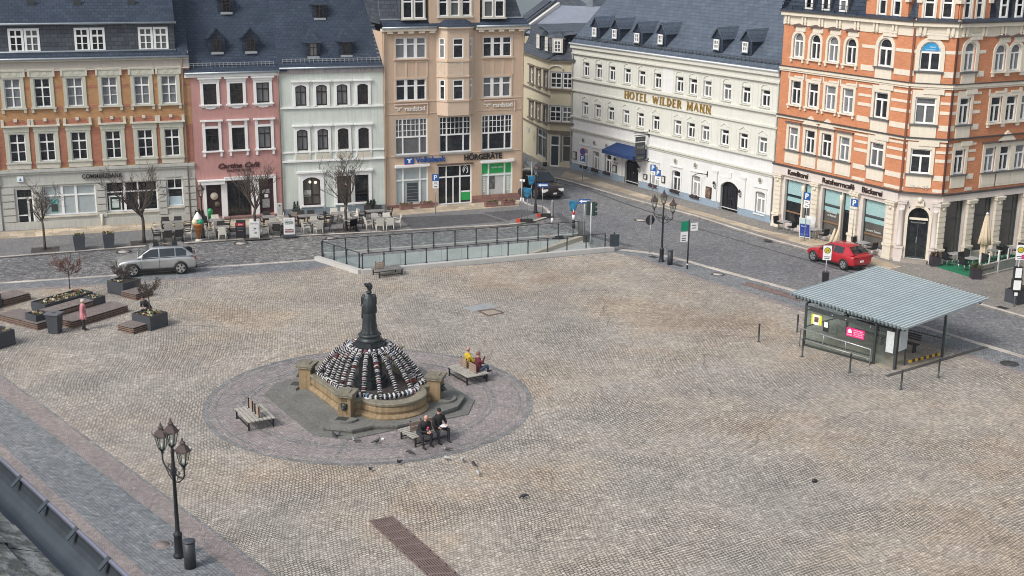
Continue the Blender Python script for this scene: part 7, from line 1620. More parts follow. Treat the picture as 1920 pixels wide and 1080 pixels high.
aboard('white menu board with green and red panels on a dark foot at the terrace kerb', G(543, 444, .09), R(14), .74, 1.3, [(-.46, .46, .15, .98, MWH), (-.4, .38, .66, .82, MGRN), (-.4, .38, .22, .42, MRED)], M_('white board frame', MWH), [('Spaghetti', -.36, .71, .68, .1, MWH), ('Pizza', -.36, .3, .6, .13, MWH), ('Eis & Café', -.38, .88, .6, .08, MBK)], True)
t = thing('green_bin', 'bright green rounded bin with an open mouth left of the rose house door', 'bin', G(395, 414, .09), R(15)); t.scale = (.75, .75, .8); GRB = M_('bin green', (.03, .28, .1), .4, var=.08)
mb = MB(); mb.lathe([(.2, 0), (.26, .75), (.28, .8), (.25, .95), (.15, 1.08), (.02, 1.12)], 16); mb.build('body', GRB, t); mb = MB(); mb.sphere((0, -.2, .87), .12, 10, 6, sc3=(1.3, .6, .55)); mb.build('mouth', BLACK, t)
t = thing('ashtray_post', 'pale grey box post at the right end of the rose house', 'post', G(525, 411, .09), R(18)); mb = MB(); mb.box(-.16, .16, -.12, .12, 0, 1.15); mb.build('body', M_('light grey box', (.45, .46, .46), .5), t); mb = MB(); mb.box(-.05, .05, -.125, -.12, .95, 1.05); mb.build('slot', BLACK, t)
# ================================================================ CARS
TYRE = M_('tyre rubber', (.012, .012, .013), .8, var=.1); RIM = M_('alloy rim', (.5, .51, .52), .3, .8, var=.05); CGL = M_('car glass', (.015, .02, .024), .05, 0, var=.05, spec=.8); TRIM = M_('black trim', (.015, .015, .016), .5); HLAMP = M_('headlamp glass', (.6, .62, .64), .1, .3, var=.1); TLAMP = M_('tail lamp red', (.3, .01, .02), .2); PLATE = M_('number plate', (.7, .7, .68), .4, var=.05)
def car(name, label, loc, rz, P):
    t = thing(name, label, 'car', loc, rz, None); L, W, H, wb, r = P['L'], P['W'], P['H'], P['wb'], P['r']; hw = W/2; bm_ = P['paint']; zb = P['belt']
    st = P['st']   # lower body stations (x, half width factor, z low, z top)
    mb = MB(); sec = []
    for x, k, zl, zt in st:
        w = hw*k; sec.append([V(x, w*.86, zl), V(x, w*.97, zl+.1), V(x, w*1.0, zl+(zt-zl)*.5), V(x, w*.985, zt-.1), V(x, w*.9, zt-.015), V(x, w*.5, zt+.025), V(x, 0, zt+.035)])
    full = [s+[V(p.x, -p.y, p.z) for p in reversed(s[:-1])] for s in sec]; m = len(full[0]); vs = [p for s in full for p in s]
    fs = [(i*m+j, i*m+j+1, (i+1)*m+j+1, (i+1)*m+j) for i in range(len(full)-1) for j in range(m-1)]; fs += [(i*m+m-1, i*m, (i+1)*m, (i+1)*m+m-1) for i in range(len(full)-1)]
    fs += [tuple(reversed(range(m))), tuple((len(full)-1)*m+j for j in range(m))]
    mb.raw(vs, fs, 0, True); o = mb.build('body', bm_, t, None, True)
    s = o.modifiers.new('s', 'SUBSURF'); s.levels = 1; s.render_levels = 2
    # cabin
    xa, xb, xc, xd = P['cab']; zr, hr, zd = P['H'], P['roofw'], P.get('zd', zb)
    cs = []
    def cst(x, zb_, ze, yb, ye, zc): cs.append([V(x, yb, zb_), V(x, ye, ze), V(x, ye*.8, zc), V(x, 0, zc+.02 if zc > ze+.01 else zc)])
    yb = hw*.93
    lerpf = lambda a, b, u: a+(b-a)*u
    N = 4
    for i in range(N+1): u = i/N; cst(lerpf(xa, xb, u), zb, lerpf(zb+.01, zr-.06, u), yb, lerpf(yb*.98, hr, u), lerpf(zb+.02, zr, u))
    cst(lerpf(xb, xc, .5), zb, zr-.04, yb, hr*1.02, zr+.015)
    for i in range(N+1): u = 1-i/N; cst(lerpf(xd, xc, u), lerpf(zd, zb, min(1, u*1.5)), lerpf(zd+.01, zr-.07, u), yb*.97, lerpf(yb*.9, hr*.97, u), lerpf(zd+.02, zr-.01, u))
    full = [s_+[V(p.x, -p.y, p.z) for p in reversed(s_[:-1])] for s_ in cs]; m = len(full[0]); mb = MB(); vs = [p for s_ in full for p in s_]
    mb.raw(vs, [(i*m+j, i*m+j+1, (i+1)*m+j+1, (i+1)*m+j) for i in range(len(full)-1) for j in range(m-1)], 0, True); mb.build('roof', bm_, t, None, True)
    def side(x, v, s):
        for i in range(len(cs)-1):
            a, b = cs[i], cs[i+1]
            if b[0].x <= x <= a[0].x+1e-6:
                u = (a[0].x-x)/max(1e-6, a[0].x-b[0].x); p, q = a[0].lerp(b[0], u), a[1].lerp(b[1], u); w = p.lerp(q, v); return V(w.x, s*(w.y+.012), w.z)
        return V(x, s*yb, zb)
    for s in (1, -1):
        for x0, x1, nm in P['wins']:
            mb = MB(); K = 6; lo = [side(x0+(x1-x0)*k/K, .07, s) for k in range(K+1)]; hi = [side(x0+(x1-x0)*k/K, .9, s) for k in range(K+1)]
            for k in range(K): mb.face([lo[k], lo[k+1], hi[k+1], hi[k]] if s < 0 else [lo[k], hi[k], hi[k+1], lo[k+1]])
            mb.build('side_window', CGL, t)
    for nm, A, B in (('windscreen', cs[0], cs[N]), ('rear_window', cs[-1], cs[-1-N])):
        mb = MB(); f = lambda u, v: V(*(lerpf(A[1].x, B[1].x, v)+(.012 if nm == 'windscreen' else -.012), u*lerpf(A[1].y*.93, B[1].y*.93, v), lerpf(A[2].z, B[2].z, v)+.012)); K = 4
        for k in range(K): u0, u1 = -1+2*k/K, -1+2*(k+1)/K; q = [f(u0, .1), f(u1, .1), f(u1, .9), f(u0, .9)]; mb.face(q if nm == 'windscreen' else q[::-1])
        mb.build(nm, CGL, t)
    RY = Matrix.Rotation(R(90), 4, 'X')
    for sx in (1, -1):
        for sy in (1, -1):
            c = V(sx*wb/2+P.get('wx', 0), sy*(hw-.11), r); M = Matrix.Rotation(R(-90*sy), 4, 'X')
            mb = MB(); mb.lathe([(r+.04, -.1), (r+.04, .118), (r*.9, .12)], 24, c+V(0, 0, .012), M=M); mb.build('wheel_arch', TRIM, t)
            mb = MB(); mb.lathe([(r*.7, -.1), (r*.98, -.09), (r, -.03), (r, .1), (r*.95, .135), (r*.68, .14)], 24, c, M=M); w = mb.build('wheel', TYRE, t)
            mb = MB(); mb.lathe([(r*.74, .0), (r*.74, .138), (r*.66, .142), (r*.64, .12)], 24, c, 0, M=M)
            for k in range(5):
                a = 2*math.pi*k/5; d = V(math.cos(a), math.sin(a), 0); n_ = V(-d.y, d.x, 0); q = [d*r*.1+n_*.05, d*r*.7+n_*.075, d*r*.7-n_*.075, d*r*.1-n_*.05]; mb.face([c+(M @ (p+V(0, 0, .15))) for p in (q if True else q)][::-1])
            mb.build('rim', RIM, w)
    for x0, y0, z0, x1, y1, z1, nm, mt in P['bits']:
        for s in (1, -1):
            mb = MB(); mb.box(min(x0, x1), max(x0, x1), min(s*y0, s*y1), max(s*y0, s*y1), z0, z1); mb.build(nm, mt, t)
            if y0 <= 0: break
    for s in (1, -1):
        mb = MB(); mb.sphere((xa-.28, s*(hw+.08), zb+.06), .1, 10, 6, sc3=(.6, 1.1, .75)); mb.build('wing_mirror', bm_, t)
    return t
SILV = M_('silver paint', (.43, .44, .44), .28, .6, var=.03, coat=.6); REDP = M_('red paint', (.42, .012, .022), .3, .15, var=.03, coat=.9); BLKP = M_('brown black paint', (.03, .018, .018), .25, .4, var=.05, coat=.8)
# silver estate-like off-roader
wa, wb_ = G(252.5, 519), G(338.5, 514); hd_ = math.atan2((wa-wb_).y, (wa-wb_).x); mid = (wa+wb_)/2 + V(math.sin(hd_), -math.cos(hd_), 0)*.83
SUV = dict(L=4.62, W=1.9, H=1.66, wb=2.75, r=.375, belt=1.07, paint=SILV, roofw=.68, cab=(1.12, .3, -1.5, -2.16), zd=1.1, wx=.02,
  st=[(-2.3, .86, .42, .8), (-2.26, .93, .3, .98), (-1.9, .99, .26, 1.1), (-1.2, 1, .26, 1.08), (-.3, 1, .26, 1.07), (.6, 1, .26, 1.06), (1.1, 1, .26, 1.04), (1.6, .99, .26, 1.0), (2.05, .95, .28, .92), (2.26, .86, .34, .76), (2.3, .8, .42, .66)],
  wins=[(.8, -.12, 'f'), (-.18, -1.05, 'r'), (-1.11, -1.72, 'q')],
  bits=[(-.25, 0, 1.632, .05, .5, 1.64, 'x', TRIM)][:0] + [(2.27, 0, .45, 2.33, .42, .74, 'grille', TRIM), (2.27, .45, .6, 2.24, .8, .74, 'headlamp', HLAMP), (-2.275, .56, .84, -2.2, .84, .98, 'tail_lamp', TLAMP), (2.2, 0, .28, 2.32, .8, .4, 'bumper', TRIM), (-2.32, 0, .3, -2.2, .8, .45, 'rear_bumper', TRIM), (-1.15, .955, .3, 1.0, .975, .42, 'sill', TRIM), (-.5, .945, .86, -.32, .97, .89, 'handle', RIM), (-1.35, .945, .87, -1.17, .97, .9, 'handle', RIM), (-1.4, .6, 1.69, .2, .63, 1.715, 'roof_rail', TRIM), (2.3, 0, .42, 2.345, .26, .53, 'number_plate', PLATE), (-.14, .952, .36, -.16, .958, .98, 'door_gap', TRIM), (.9, .95, .4, .92, .957, .96, 'door_gap', TRIM)])
c_ = car('silver_car', 'silver off-road estate car with black roof glass driving on the lane behind the planters', V(mid.x, mid.y, .036)*1, hd_, SUV)
mb = MB(); mb.box(-1.25, .15, -.52, .52, 1.66, 1.69); mb.build('sunroof', CGL, c_)
wa, wb_ = G(1528.7, 490), G(1580.4, 505); hd_ = math.atan2((wa-wb_).y, (wa-wb_).x); mid = (wa+wb_)/2 + V(math.sin(hd_), -math.cos(hd_), 0)*.78
k_ = (wa-wb_).length/2.6
HATCH = dict(L=4.1, W=1.78, H=1.45, wb=2.55, r=.33, belt=.94, paint=REDP, roofw=.58, cab=(.95, .1, -1.25, -1.88), zd=1.0, wx=.02,
  st=[(-2.05, .82, .4, .82), (-2.0, .93, .28, .97), (-1.6, 1.0, .24, 1.0), (-1.0, 1.0, .22, .97), (-.2, .98, .22, .95), (.5, .98, .22, .93), (1.0, .99, .22, .92), (1.45, .98, .22, .87), (1.8, .93, .25, .78), (2.0, .82, .32, .68), (2.05, .76, .4, .6)],
  wins=[(.68, -.2, 'f'), (-.28, -1.05, 'r')],
  bits=[(2.0, 0, .36, 2.07, .5, .55, 'grille', TRIM), (2.02, .5, .58, 1.96, .72, .68, 'headlamp', HLAMP), (-2.06, .5, .78, -1.97, .84, .9, 'tail_lamp', TLAMP), (-2.1, 0, .55, -2.04, .26, .66, 'number_plate', PLATE), (-2.08, 0, .25, -1.95, .72, .36, 'rear_bumper', TRIM), (-.45, .875, .8, -.3, .9, .83, 'handle', REDP), (-.24, .872, .34, -.26, .88, .9, 'door_gap', TRIM), (.8, .872, .34, .82, .882, .88, 'door_gap', TRIM), (-1.0, .868, .24, .95, .885, .32, 'sill', TRIM)])
car('red_hatchback', 'red five-door hatchback parked in the street in front of the corner cafe', V(mid.x, mid.y, 0.004), hd_, HATCH)
fr = G(1033, 374); hd_ = R(-64); cb = fr + V(math.cos(hd_+math.pi), math.sin(hd_+math.pi), 0)*2.2 + V(0, 0, .004)
DSUV = dict(SUV, paint=BLKP)
DSUV['bits'] = [b for b in SUV['bits'] if b[6] != 'headlamp'] + [(2.29, .4, .58, 2.2, .82, .78, 'headlamp', M_('lit headlamp', (.85, .86, .85), .2))]
car('dark_car', 'dark brown-black off-road car with bright headlamps turning out of the side street', cb, hd_, DSUV).scale = (1.12,)*3
HAZE = .00022
# ================================================================ BUS SHELTER
s0, s1 = G(1507, 648), G(1676, 694); sang = math.atan2((s1-s0).y, (s1-s0).x); SLn = (s1-s0).length
SHM = Matrix.Translation(s0) @ RZ(sang); inv = SHM.inverted(); sx_ = lambda p: inv @ p
sh = thing('bus_shelter', 'glass bus shelter with dark steel frame and a corrugated metal roof on the square', 'bus shelter', s0, sang)
STEEL = M_('shelter steel', (.06, .068, .07), .45, .4, var=.1); SGL = glass_mat('shelter glass', (.92, .965, .95), .05)
q0, q1, q2, q3 = [sx_(p) for p in (G(1697, 618, 2.32), G(1481, 551, 2.42), G(1645, 500, 2.85), G(1854, 561, 2.75))]
CORR = M_('corrugated sheet', (.52, .605, .625), .4, .25, var=.08, scale=1.2)
mb = MB(); nr = 31; amp = .075; K = nr*6; vs = []
for i in range(K+1):
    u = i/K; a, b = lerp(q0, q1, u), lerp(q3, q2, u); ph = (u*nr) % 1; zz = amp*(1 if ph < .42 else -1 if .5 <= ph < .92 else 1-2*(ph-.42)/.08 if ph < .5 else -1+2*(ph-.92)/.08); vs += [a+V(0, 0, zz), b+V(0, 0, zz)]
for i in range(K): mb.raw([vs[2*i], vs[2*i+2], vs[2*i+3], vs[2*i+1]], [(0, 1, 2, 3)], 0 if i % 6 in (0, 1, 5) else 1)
mb.raw([p-V(0, 0, .012) for p in vs], [(2*i, 2*i+1, 2*i+3, 2*i+2) for i in range(K)])
mb.build('roof', [CORR, M_('shaded sheet trough', (.1, .128, .13), .6, .1, var=.3, scale=.8)], sh)  # darker trough colour paints in the shade between the roof ribs
mb = MB(); dn = V(0, 0, -.15)
for a, b, k in ((q0, q1, .05), (q3, q2, -.05)): mb.bar(lerp(a, b, .03)+dn+(q3-q0)*k, lerp(a, b, .97)+dn+(q3-q0)*k, .1, .14)
for u in (.06, .28, .5, .72, .94): mb.bar(lerp(q0, q1, u)+dn*.8, lerp(q3, q2, u)+dn*.8, .08, .1)
mb.build('roof_frame', STEEL, sh)
pA, pB = V(SLn, 0, 0), V(0, 0, 0); pC = sx_(G(1765.7, 671)); pE = V(.3, pC.y, 0)
for p, h_ in ((pA, 2.15), (pB, 2.25), (pC, 2.5), (pE, 2.55), (lerp(pC, pE, .5), 2.5), (V(3.95, 0, 0), 2.15)):
    mb = MB(); mb.box(p.x-.05, p.x+.05, p.y-.05, p.y+.05, 0, h_); mb.build('post', STEEL, sh)
def gpanel(a, b, z0, z1): mb = MB(); mb.bar(V(a.x, a.y, (z0+z1)/2), V(b.x, b.y, (z0+z1)/2), .014, z1-z0); return mb.build('glass_panel', SGL, sh)
xr = 3.88; yo = V(0, -.08, 0)
gpanel(V(.06, -.08, 0), V(1.94, -.08, 0), .12, 1.9); gpanel(V(1.98, -.08, 0), V(xr, -.08, 0), .12, 1.78); gpanel(V(4.03, .1, 0), V(4.5, .1, 0), .12, 1.9)
gpanel(pB+V(0, .1, 0), pE, .12, 2.0); gpanel(pC+V(.03, .06, 0), pC+V(-.3, 1.2, 0), .1, 2.1); gpanel(pE, lerp(pE, pC, .45), .12, 2.0)
mb = MB(); mb.bar((0, -.03, 2.03), (xr+.1, -.03, 1.84), .08, .22); mb.box(.03, xr, -.12, -.02, .05, .12); mb.box(.03, xr, -.17, -.1, .42, .47)
for p, q in ((pB, pE), (pE, pC)): mb.bar(V(p.x, p.y, 2.25), V(q.x, q.y, 2.3), .06, .1); mb.bar(V(p.x, p.y, 1.0), V(q.x, q.y, 1.0), .04, .05)
mb.build('frame_beams', STEEL, sh)
mb = MB(); mb.tube([(-.05, -.3, 0), (-.05, -.3, .98), (xr+.05, -.3, .82), (xr+.05, -.3, 0)], .03, 8); mb.tube([(-.05, -.3, .42), (xr+.05, -.3, .34)], .022, 6)
for u in (.33, .66): x = xr*u; mb.tube([(x, -.3, .4), (x, -.3, .9)], .02, 6)
mb.build('handrail', GALV, sh)
mb = MB()
for u in (.05, .4, .6, .95): x = xr*u; mb.sphere((x, -.08, 2.03-.19*u), .04, 8, 5); mb.sphere((x, -.1, .2), .035, 8, 5)
mb.build('glass_fixings', GALV, sh)
MAPP = M_('timetable paper', (.5, .53, .54), .6, var=.18, scale=9)
mb = MB(); x0, x1 = 4.5, 5.0; mb.box(x0, x1, .0, .06, .75, 1.9, 0); mb.box(x0+.05, x1-.05, -.012, .0, .8, 1.85, 1); mb.build('timetable_case', [STEEL, MAPP], sh)
mb = MB(); mb.box(SLn-.0, SLn+.05, .12, .95, .85, 1.95, 0); mb.box(SLn+.05, SLn+.065, .17, .9, .9, 1.9, 1); mb.build('map_case', [STEEL, MAPP], sh)
mb = MB(); mb.box(SLn-.02, SLn+.04, .1, .16, 0, .85); mb.box(SLn-.02, SLn+.04, .9, .96, 0, .85); mb.build('case_legs', STEEL, sh)
mb = MB(); y1 = pC.y-.5
for k in range(5): mb.box(.9, SLn-.5, y1-.02+k*.07, y1+.035+k*.07, .45, .48)
for x in (1.1, 2.6, SLn-.7): mb.box(x-.02, x+.02, y1, y1+.3, 0, .45)
for k in range(3): mb.box(.9, SLn-.5, y1+.36, y1+.38, .62+k*.12, .7+k*.12)
mb.build('seat', M_('dark seat slats', (.03, .026, .024), .6), sh)
mb = MB(); mb.prism([(-.05, -.1), (SLn+.1, -.1), (pC.x+.1, pC.y+.1), (pE.x-.2, pE.y+.1)], .002, .03); mb.build('floor', M_('shelter floor', (.3, .26, .21), .85, var=.3), sh)
YLW = M_('warning yellow', (.55, .34, .02), .5); ya, yb_ = lerp(pA, pC, .3), lerp(pA, pC, .95); n_ = 11; mb = MB()
for k in range(n_): mb.bar(lerp(ya, yb_, k/n_)+V(0, 0, .24), lerp(ya, yb_, (k+1)/n_)+V(0, 0, .24), .05, .12, k % 2)
mb.build('striped_barrier', [YLW, M_('warning black', (.03, .012, .012), .5)], sh)
mb = MB(); mb.bar(sx_(G(1662, 706))+V(0, 0, .014), sx_(G(1848, 651))+V(0, 0, .014), .22, .02); tag(mb.build('ground_strip', M_('dark ground strip', (.075, .07, .065), .7), None, SHM), kind='structure')
PINK = M_('magenta poster', (.62, .02, .17), .5, var=.06)
def poster(label, x, z, w, h, m, kind):
    t = thing('poster', label, 'poster', SHM @ V(x, -.105, z), sang); mb = MB(); mb.box(0, w, -.006, 0, 0, h); mb.build('sheet', m, t); return t
t = poster('magenta poster with white lettering and a white house emblem on the shelter glass', 2.42, 1.13, 1.0, .45, PINK, 0)
mb = MB(); mb.xz([(.08, .18), (.08, .3), (.19, .4), (.3, .3), (.3, .18)], -.012, -.007); mb.build('house_emblem', WHI, t)
for i, (body, w) in enumerate((('Annaberger', .5), ('wohnen im Herzen', .56), ('der Stadt', .5), ('und zuhause sein', .52))): text_obj('lettering', body, .08, WHI, t, TL(.4, -.009, .34-.09*i) @ UPR, .003, width=w)
text_obj('lettering', 'bauen', .1, WHI, t, TL(.06, -.009, .06) @ UPR, .003, width=.26)
t = poster('yellow and white poster with a dark picture at the left end of the shelter glass', .4, 1.28, .6, .52, M_('poster yellow', (.62, .6, .03), .5, var=.06), 0)
mb = MB(); mb.box(.12, .46, -.012, -.007, .0, .5, 0); mb.box(.18, .42, -.016, -.012, .14, .4, 1); mb.build('picture', [WHI, M_('dark picture', (.1, .06, .06), .6, var=.8, scale=8)], t)
t = poster('small white notice on a dark panel beside the yellow poster on the shelter glass', 1.1, 1.05, .32, .55, MBK, 0); mb = MB(); mb.box(.05, .27, -.012, -.007, .22, .5); mb.build('notice', M_('notice white', (.66, .68, .68), .6, var=.2, scale=20), t)
# ================================================================ TRAFFIC SIGNS
SBLUE = M_('sign blue face', (.015, .09, .3), .4, var=.04); SWH = M_('sign white face', (.75, .75, .75), .4, var=.04); SGREY = M_('grey sign back', (.16, .165, .17), .5, .4, var=.1); SRED = M_('sign red face', (.5, .03, .03), .4, var=.04); BAG = M_('blue plastic bag', (.02, .14, .25), .35, var=.6, scale=7); BASEK = M_('dark rubber base', (.025, .025, .025), .8); BASER = M_('red reflector', (.55, .06, .03), .5)
tocam = lambda p: math.atan2(-p.y, -p.x)+R(90)      # a sign whose face looks back at the square
def post(label, px, h, z=0.0, r=.03, cat='sign post', name='sign_post', rz=0, m=None, grp=None):
    p = G(*px, z); t = thing(name, label, cat, p, rz, grp); mb = MB(); mb.lathe([(r, 0), (r, h)], 8); mb.build('post', m or GALV, t); return t
def plate(t, z, w, h, m, y=-.045, x=0, name='sign_plate', back=SGREY): mb = MB(); mb.box(x-w/2, x+w/2, y-.006, y, z, z+h, 0); mb.box(x-w/2+.01, x+w/2-.01, y, y+.008, z+.01, z+h-.01, 1); return mb.build(name, [m, back], t)
def disc_(t, z, r, m, y=-.045, rim=None, name='sign_plate', back=SGREY):
    RX = Matrix.Rotation(R(90), 4, 'X'); mb = MB(); mb.lathe([(r, 0), (r, .008)], 20, (0, y, z), 0, False, M=RX); mb.lathe([(r*.98, -.008), (r*.98, 0)], 20, (0, y, z), 1, False, M=RX)
    if rim: mb.lathe([(r*.78, .008), (r*.78, .012)], 20, (0, y, z), 2, False, M=RX)
    return mb.build(name, [m, back]+([rim] if rim else []), t)
def parksign(label, px, z0, top, plates=2, rz=0, base=.1):
    t = post(label, px, top, base, rz=rz); o = plate(t, top-.52, .5, .5, SBLUE); text_obj('lettering', 'P', .5, SWH, o, TL(-.15, -.054, top-.44) @ UPR, .003, fat=.012)
    for k in range(plates): plate(t, top-.52-.27*(k+1), .44, .24, SWH, name='supplement_plate'); mb = MB(); mb.box(-.12, .12, -.056, -.052, top-.43-.27*(k+1), top-.37-.27*(k+1)); mb.build('pictogram', MBK, t)
    return t
parksign('blue parking sign with two white plates on a post before the tan house entrance', (817, 402), 0, 3.0, 2, R(10), .09)
parksign('blue parking sign with a white plate before the hotel windows, left of a pair', (1223, 374), 0, 2.75, 1, R(-40)); parksign('blue parking sign with a white plate before the hotel windows, right of a pair', (1232.5, 378), 0, 2.5, 1, R(-40))
parksign('blue parking sign with white plates before the left cafe shop window', (1508, 452), 0, 3.35, 2, R(-40)); t = parksign('blue parking sign on a tall grey post before the cafe pilaster', (1595, 478), 0, 3.7, 0, R(-40))
mb = MB(); mb.bar((-.3, -.02, 3.0), (.35, -.02, 3.0), .04); mb.build('crossbar', GALV, t)
t = parksign('round no-parking sign above a blue R plate on the pavement before the left hotel windows', (1092, 340), 0, 2.2, 1, R(-40)); disc_(t, 2.48, .3, SRED, rim=SBLUE)
# right-hand green and white direction sign
t = post('tall dark post with one green and two white signs right of the far bollard', (1288.5, 504), 3.1, r=.05, m=MBK, rz=R(20)); mb = MB(); mb.lathe([(.056, .25), (.056, .33)], 10); mb.build('reflector_band', SWH, t)
plate(t, 2.42, .5, .62, M_('sign green', (.01, .22, .12), .4), x=-.32, name='direction_sign'); plate(t, 1.75, .5, .62, SWH, x=-.34, name='direction_sign'); plate(t, 2.4, .5, .5, SWH, x=.33, name='direction_sign')
mb = MB()
for x0, z0 in ((-.5, 2.1), (-.5, 1.95), (-.5, 1.82), (.18, 2.72), (.18, 2.55)): mb.box(x0, x0+.28, -.056, -.052, z0, z0+.05)
mb.build('lettering', MBK, t)
# round sign seen from behind by the far lamp
t = post('round traffic sign seen from behind on a thin post left of the far three-armed lamp', (1217.5, 475), 2.5, rz=R(-155), r=.035); disc_(t, 2.2, .34, SRED, y=-.05, back=M_('dark sign back', (.03, .032, .036), .5))
mb = MB(); mb.box(-.06, .06, .0, .05, 1.9, 2.5); mb.build('bracket', GALV, t)
# bagged temporary signs
def bagged(label, px, h, z=0.0, base=True, r=.3, rz=0, arrow=None):
    t = post(label, px, h+.3, z, .025, rz=rz); 
    link('plastic_bag', blob_mesh('plastic_bag', [('c', (-r*.8, 0, h+r*.9), (r*.8, 0, h+r*.7), .07, .08, 0), ('c', (-r*.75, 0, h+r*.9), (-r*.45, .02, h-r*1.1), .09, .07, 0), ('c', (r*.8, 0, h+r*.7), (r*.5, -.02, h-r*.8), .08, .06, 0), ('e', (0, 0, h), (r*.8, .09, r), 0), ('c', (0, 0, h-r*.8), (.03, 0, h-r*1.6), r*.4, .06, 0)], .03, 1, [BAG]), t); return t
bagged('temporary sign wrapped in a blue plastic bag at the corner of the tan house', (988.5, 413), 2.05, .09); bagged('temporary sign wrapped in a blue plastic bag left of the traffic light', (1073.5, 446), 2.25); bagged('small sign wrapped in a dark blue bag on the triangle sign post', (996, 384), 1.9, .09, r=.28)
def footplate(label, px, rz, z=0.0):
    p = G(*px, z); t = thing('rubber_weight', label, 'weight', p, rz, 'weighted bases of temporary signs'); mb = MB(); mb.box(-.2, .75, -.2, .2, 0, .11); mb.box(-.15, .7, -.15, .15, .11, .2); mb.build('weight', BASEK, t); mb = MB(); mb.box(-.45, -.2, -.2, .2, 0, .1); mb.box(-.43, -.2, -.18, .18, .11, .22); mb.build('reflector', BASER, t)
footplate('red and black rubber sign base on the corner pavement, by the two thin posts', (980, 416), R(8), .09); footplate('red and black rubber sign base on the corner pavement, nearest the kerb curve', (1018, 406), R(8), .09); footplate('red and black rubber sign base in the lane beside the glass railing', (1036, 447), R(5))
t = post('post with small white plates and a round sign seen from behind, beside the tan house', (978, 411.5), 2.9, .09, rz=R(160)); disc_(t, 2.0, .32, SRED, back=M_('dark sign back', BLACK)); plate(t, 2.75, .4, .17, SGREY, back=SWH); plate(t, 1.35, .3, .24, SGREY, back=SWH)
def oneway(label, px, h, z=0.0): 
    t = post(label, px, h, z, .025, rz=R(2)); o = plate(t, h-.32, .8, .3, SBLUE); mb = MB(); zc = h-.17; mb.xz([(-.36, zc), (-.16, zc+.12), (-.16, zc+.05), (.34, zc+.05), (.34, zc-.05), (-.16, zc-.05), (-.16, zc-.12)], -.06, -.052); mb.build('arrow', SWH, o); return t
oneway('white arrow on a blue one-way sign standing before the dark car', (1017, 402), 2.35, .09); oneway('white arrow on a blue one-way sign behind the right end of the ramp railing', (1094, 452), 2.9)
t = post('triangular warning sign seen from behind on a post at the mouth of the side street', (996.5, 384), 3.35, .09, rz=R(170)); mb = MB(); mb.xz([(-.45, 3.3), (.45, 3.3), (0, 2.5)], -.05, -.04); mb.build('sign_plate', SGREY, t); plate(t, 2.2, .9, .06, SGREY)
t = post('post wrapped in a grey bag with a black and white sleeve, before the dark car', (1035, 430), 2.1, 0, .03); link('plastic_bag', blob_mesh('plastic_bag', [('c', (0, 0, 1.5), (0, 0, 2.0), .13, .1, 0), ('c', (0, 0, 1.0), (0, 0, 1.35), .1, .12, 0)], .03, 1, [M_('grey film', (.2, .21, .21), .5, var=.4, scale=6)]), t); mb = MB(); mb.lathe([(.08, .5), (.08, .8)], 10); mb.build('white_sleeve', SWH, t)
t = post('thin post with red, white and black stickers below a bagged sign', (1074.5, 446.5), 2.0, 0, .035); 
for z, h_, m in ((1.65, .18, SRED), (1.3, .32, SWH), (1.05, .2, MBK), (.7, .3, MBK)): mb = MB(); mb.lathe([(.1, z), (.1, z+h_)], 10); mb.build('sticker', m, t)
# traffic light seen from the side, with its control cabinets
t = thing('traffic_light', 'dark green traffic light on a grey post at the street end of the ramp', 'traffic light', G(1107, 457), R(-20)); t.scale = (.7, .7, .92); mb = MB(); mb.lathe([(.09, 0), (.075, .3), (.065, 3.0)], 10); mb.build('post', GALV, t); TGRN = M_('signal green housing', (.015, .035, .03), .5)
mb = MB(); mb.box(-.45, -.16, -.14, .14, 2.1, 3.1); mb.build('signal_head', TGRN, t); mb = MB(); mb.box(.1, .36, -.14, .14, 2.1, 3.1); o = mb.build('signal_head', TGRN, t)
mb = MB()
for z in (2.25, 2.6, 2.95): mb.lathe([(.12, 0), (.12, .2), (.1, .2), (.1, .02)], 12, (.36, 0, z), M=Matrix.Rotation(R(90), 4, 'Y'))
mb.build('visor', TGRN, o)
t = thing('control_cabinet', 'grey control cabinet at the end of the lane side ramp railing', 'cabinet', G(1090, 446), R(10)); mb = MB(); mb.box(-.22, .22, -.15, .15, 0, 1.15); mb.build('cabinet', M_('cabinet grey', (.1, .1, .1), .5), t); mb = MB(); mb.box(-.18, .18, -.16, -.15, .6, 1.1); mb.build('door', M_('cabinet door', (.14, .14, .14), .5), t)
t = thing('rubber_weight', 'small black rubber weight between the cabinet and the traffic light', 'weight', G(1100, 453), 0); mb = MB(); mb.box(-.25, .25, -.2, .2, 0, .3); mb.box(-.2, .2, -.16, .16, .3, .36); mb.build('weight', BASEK, t)
t = thing('ramp_display', 'two dark display panels on a short post at the street corner of the ramp', 'display', G(1151, 470), R(8)); mb = MB(); mb.box(-.04, .04, -.04, .04, 0, 1.25); mb.build('post', STEEL, t); mb = MB(); mb.box(-.3, -.05, -.06, .0, .3, 1.1); mb.box(.05, .33, -.06, .0, .3, 1.1); mb.build('panel', M_('dark panel blue', (.03, .04, .05), .4), t)
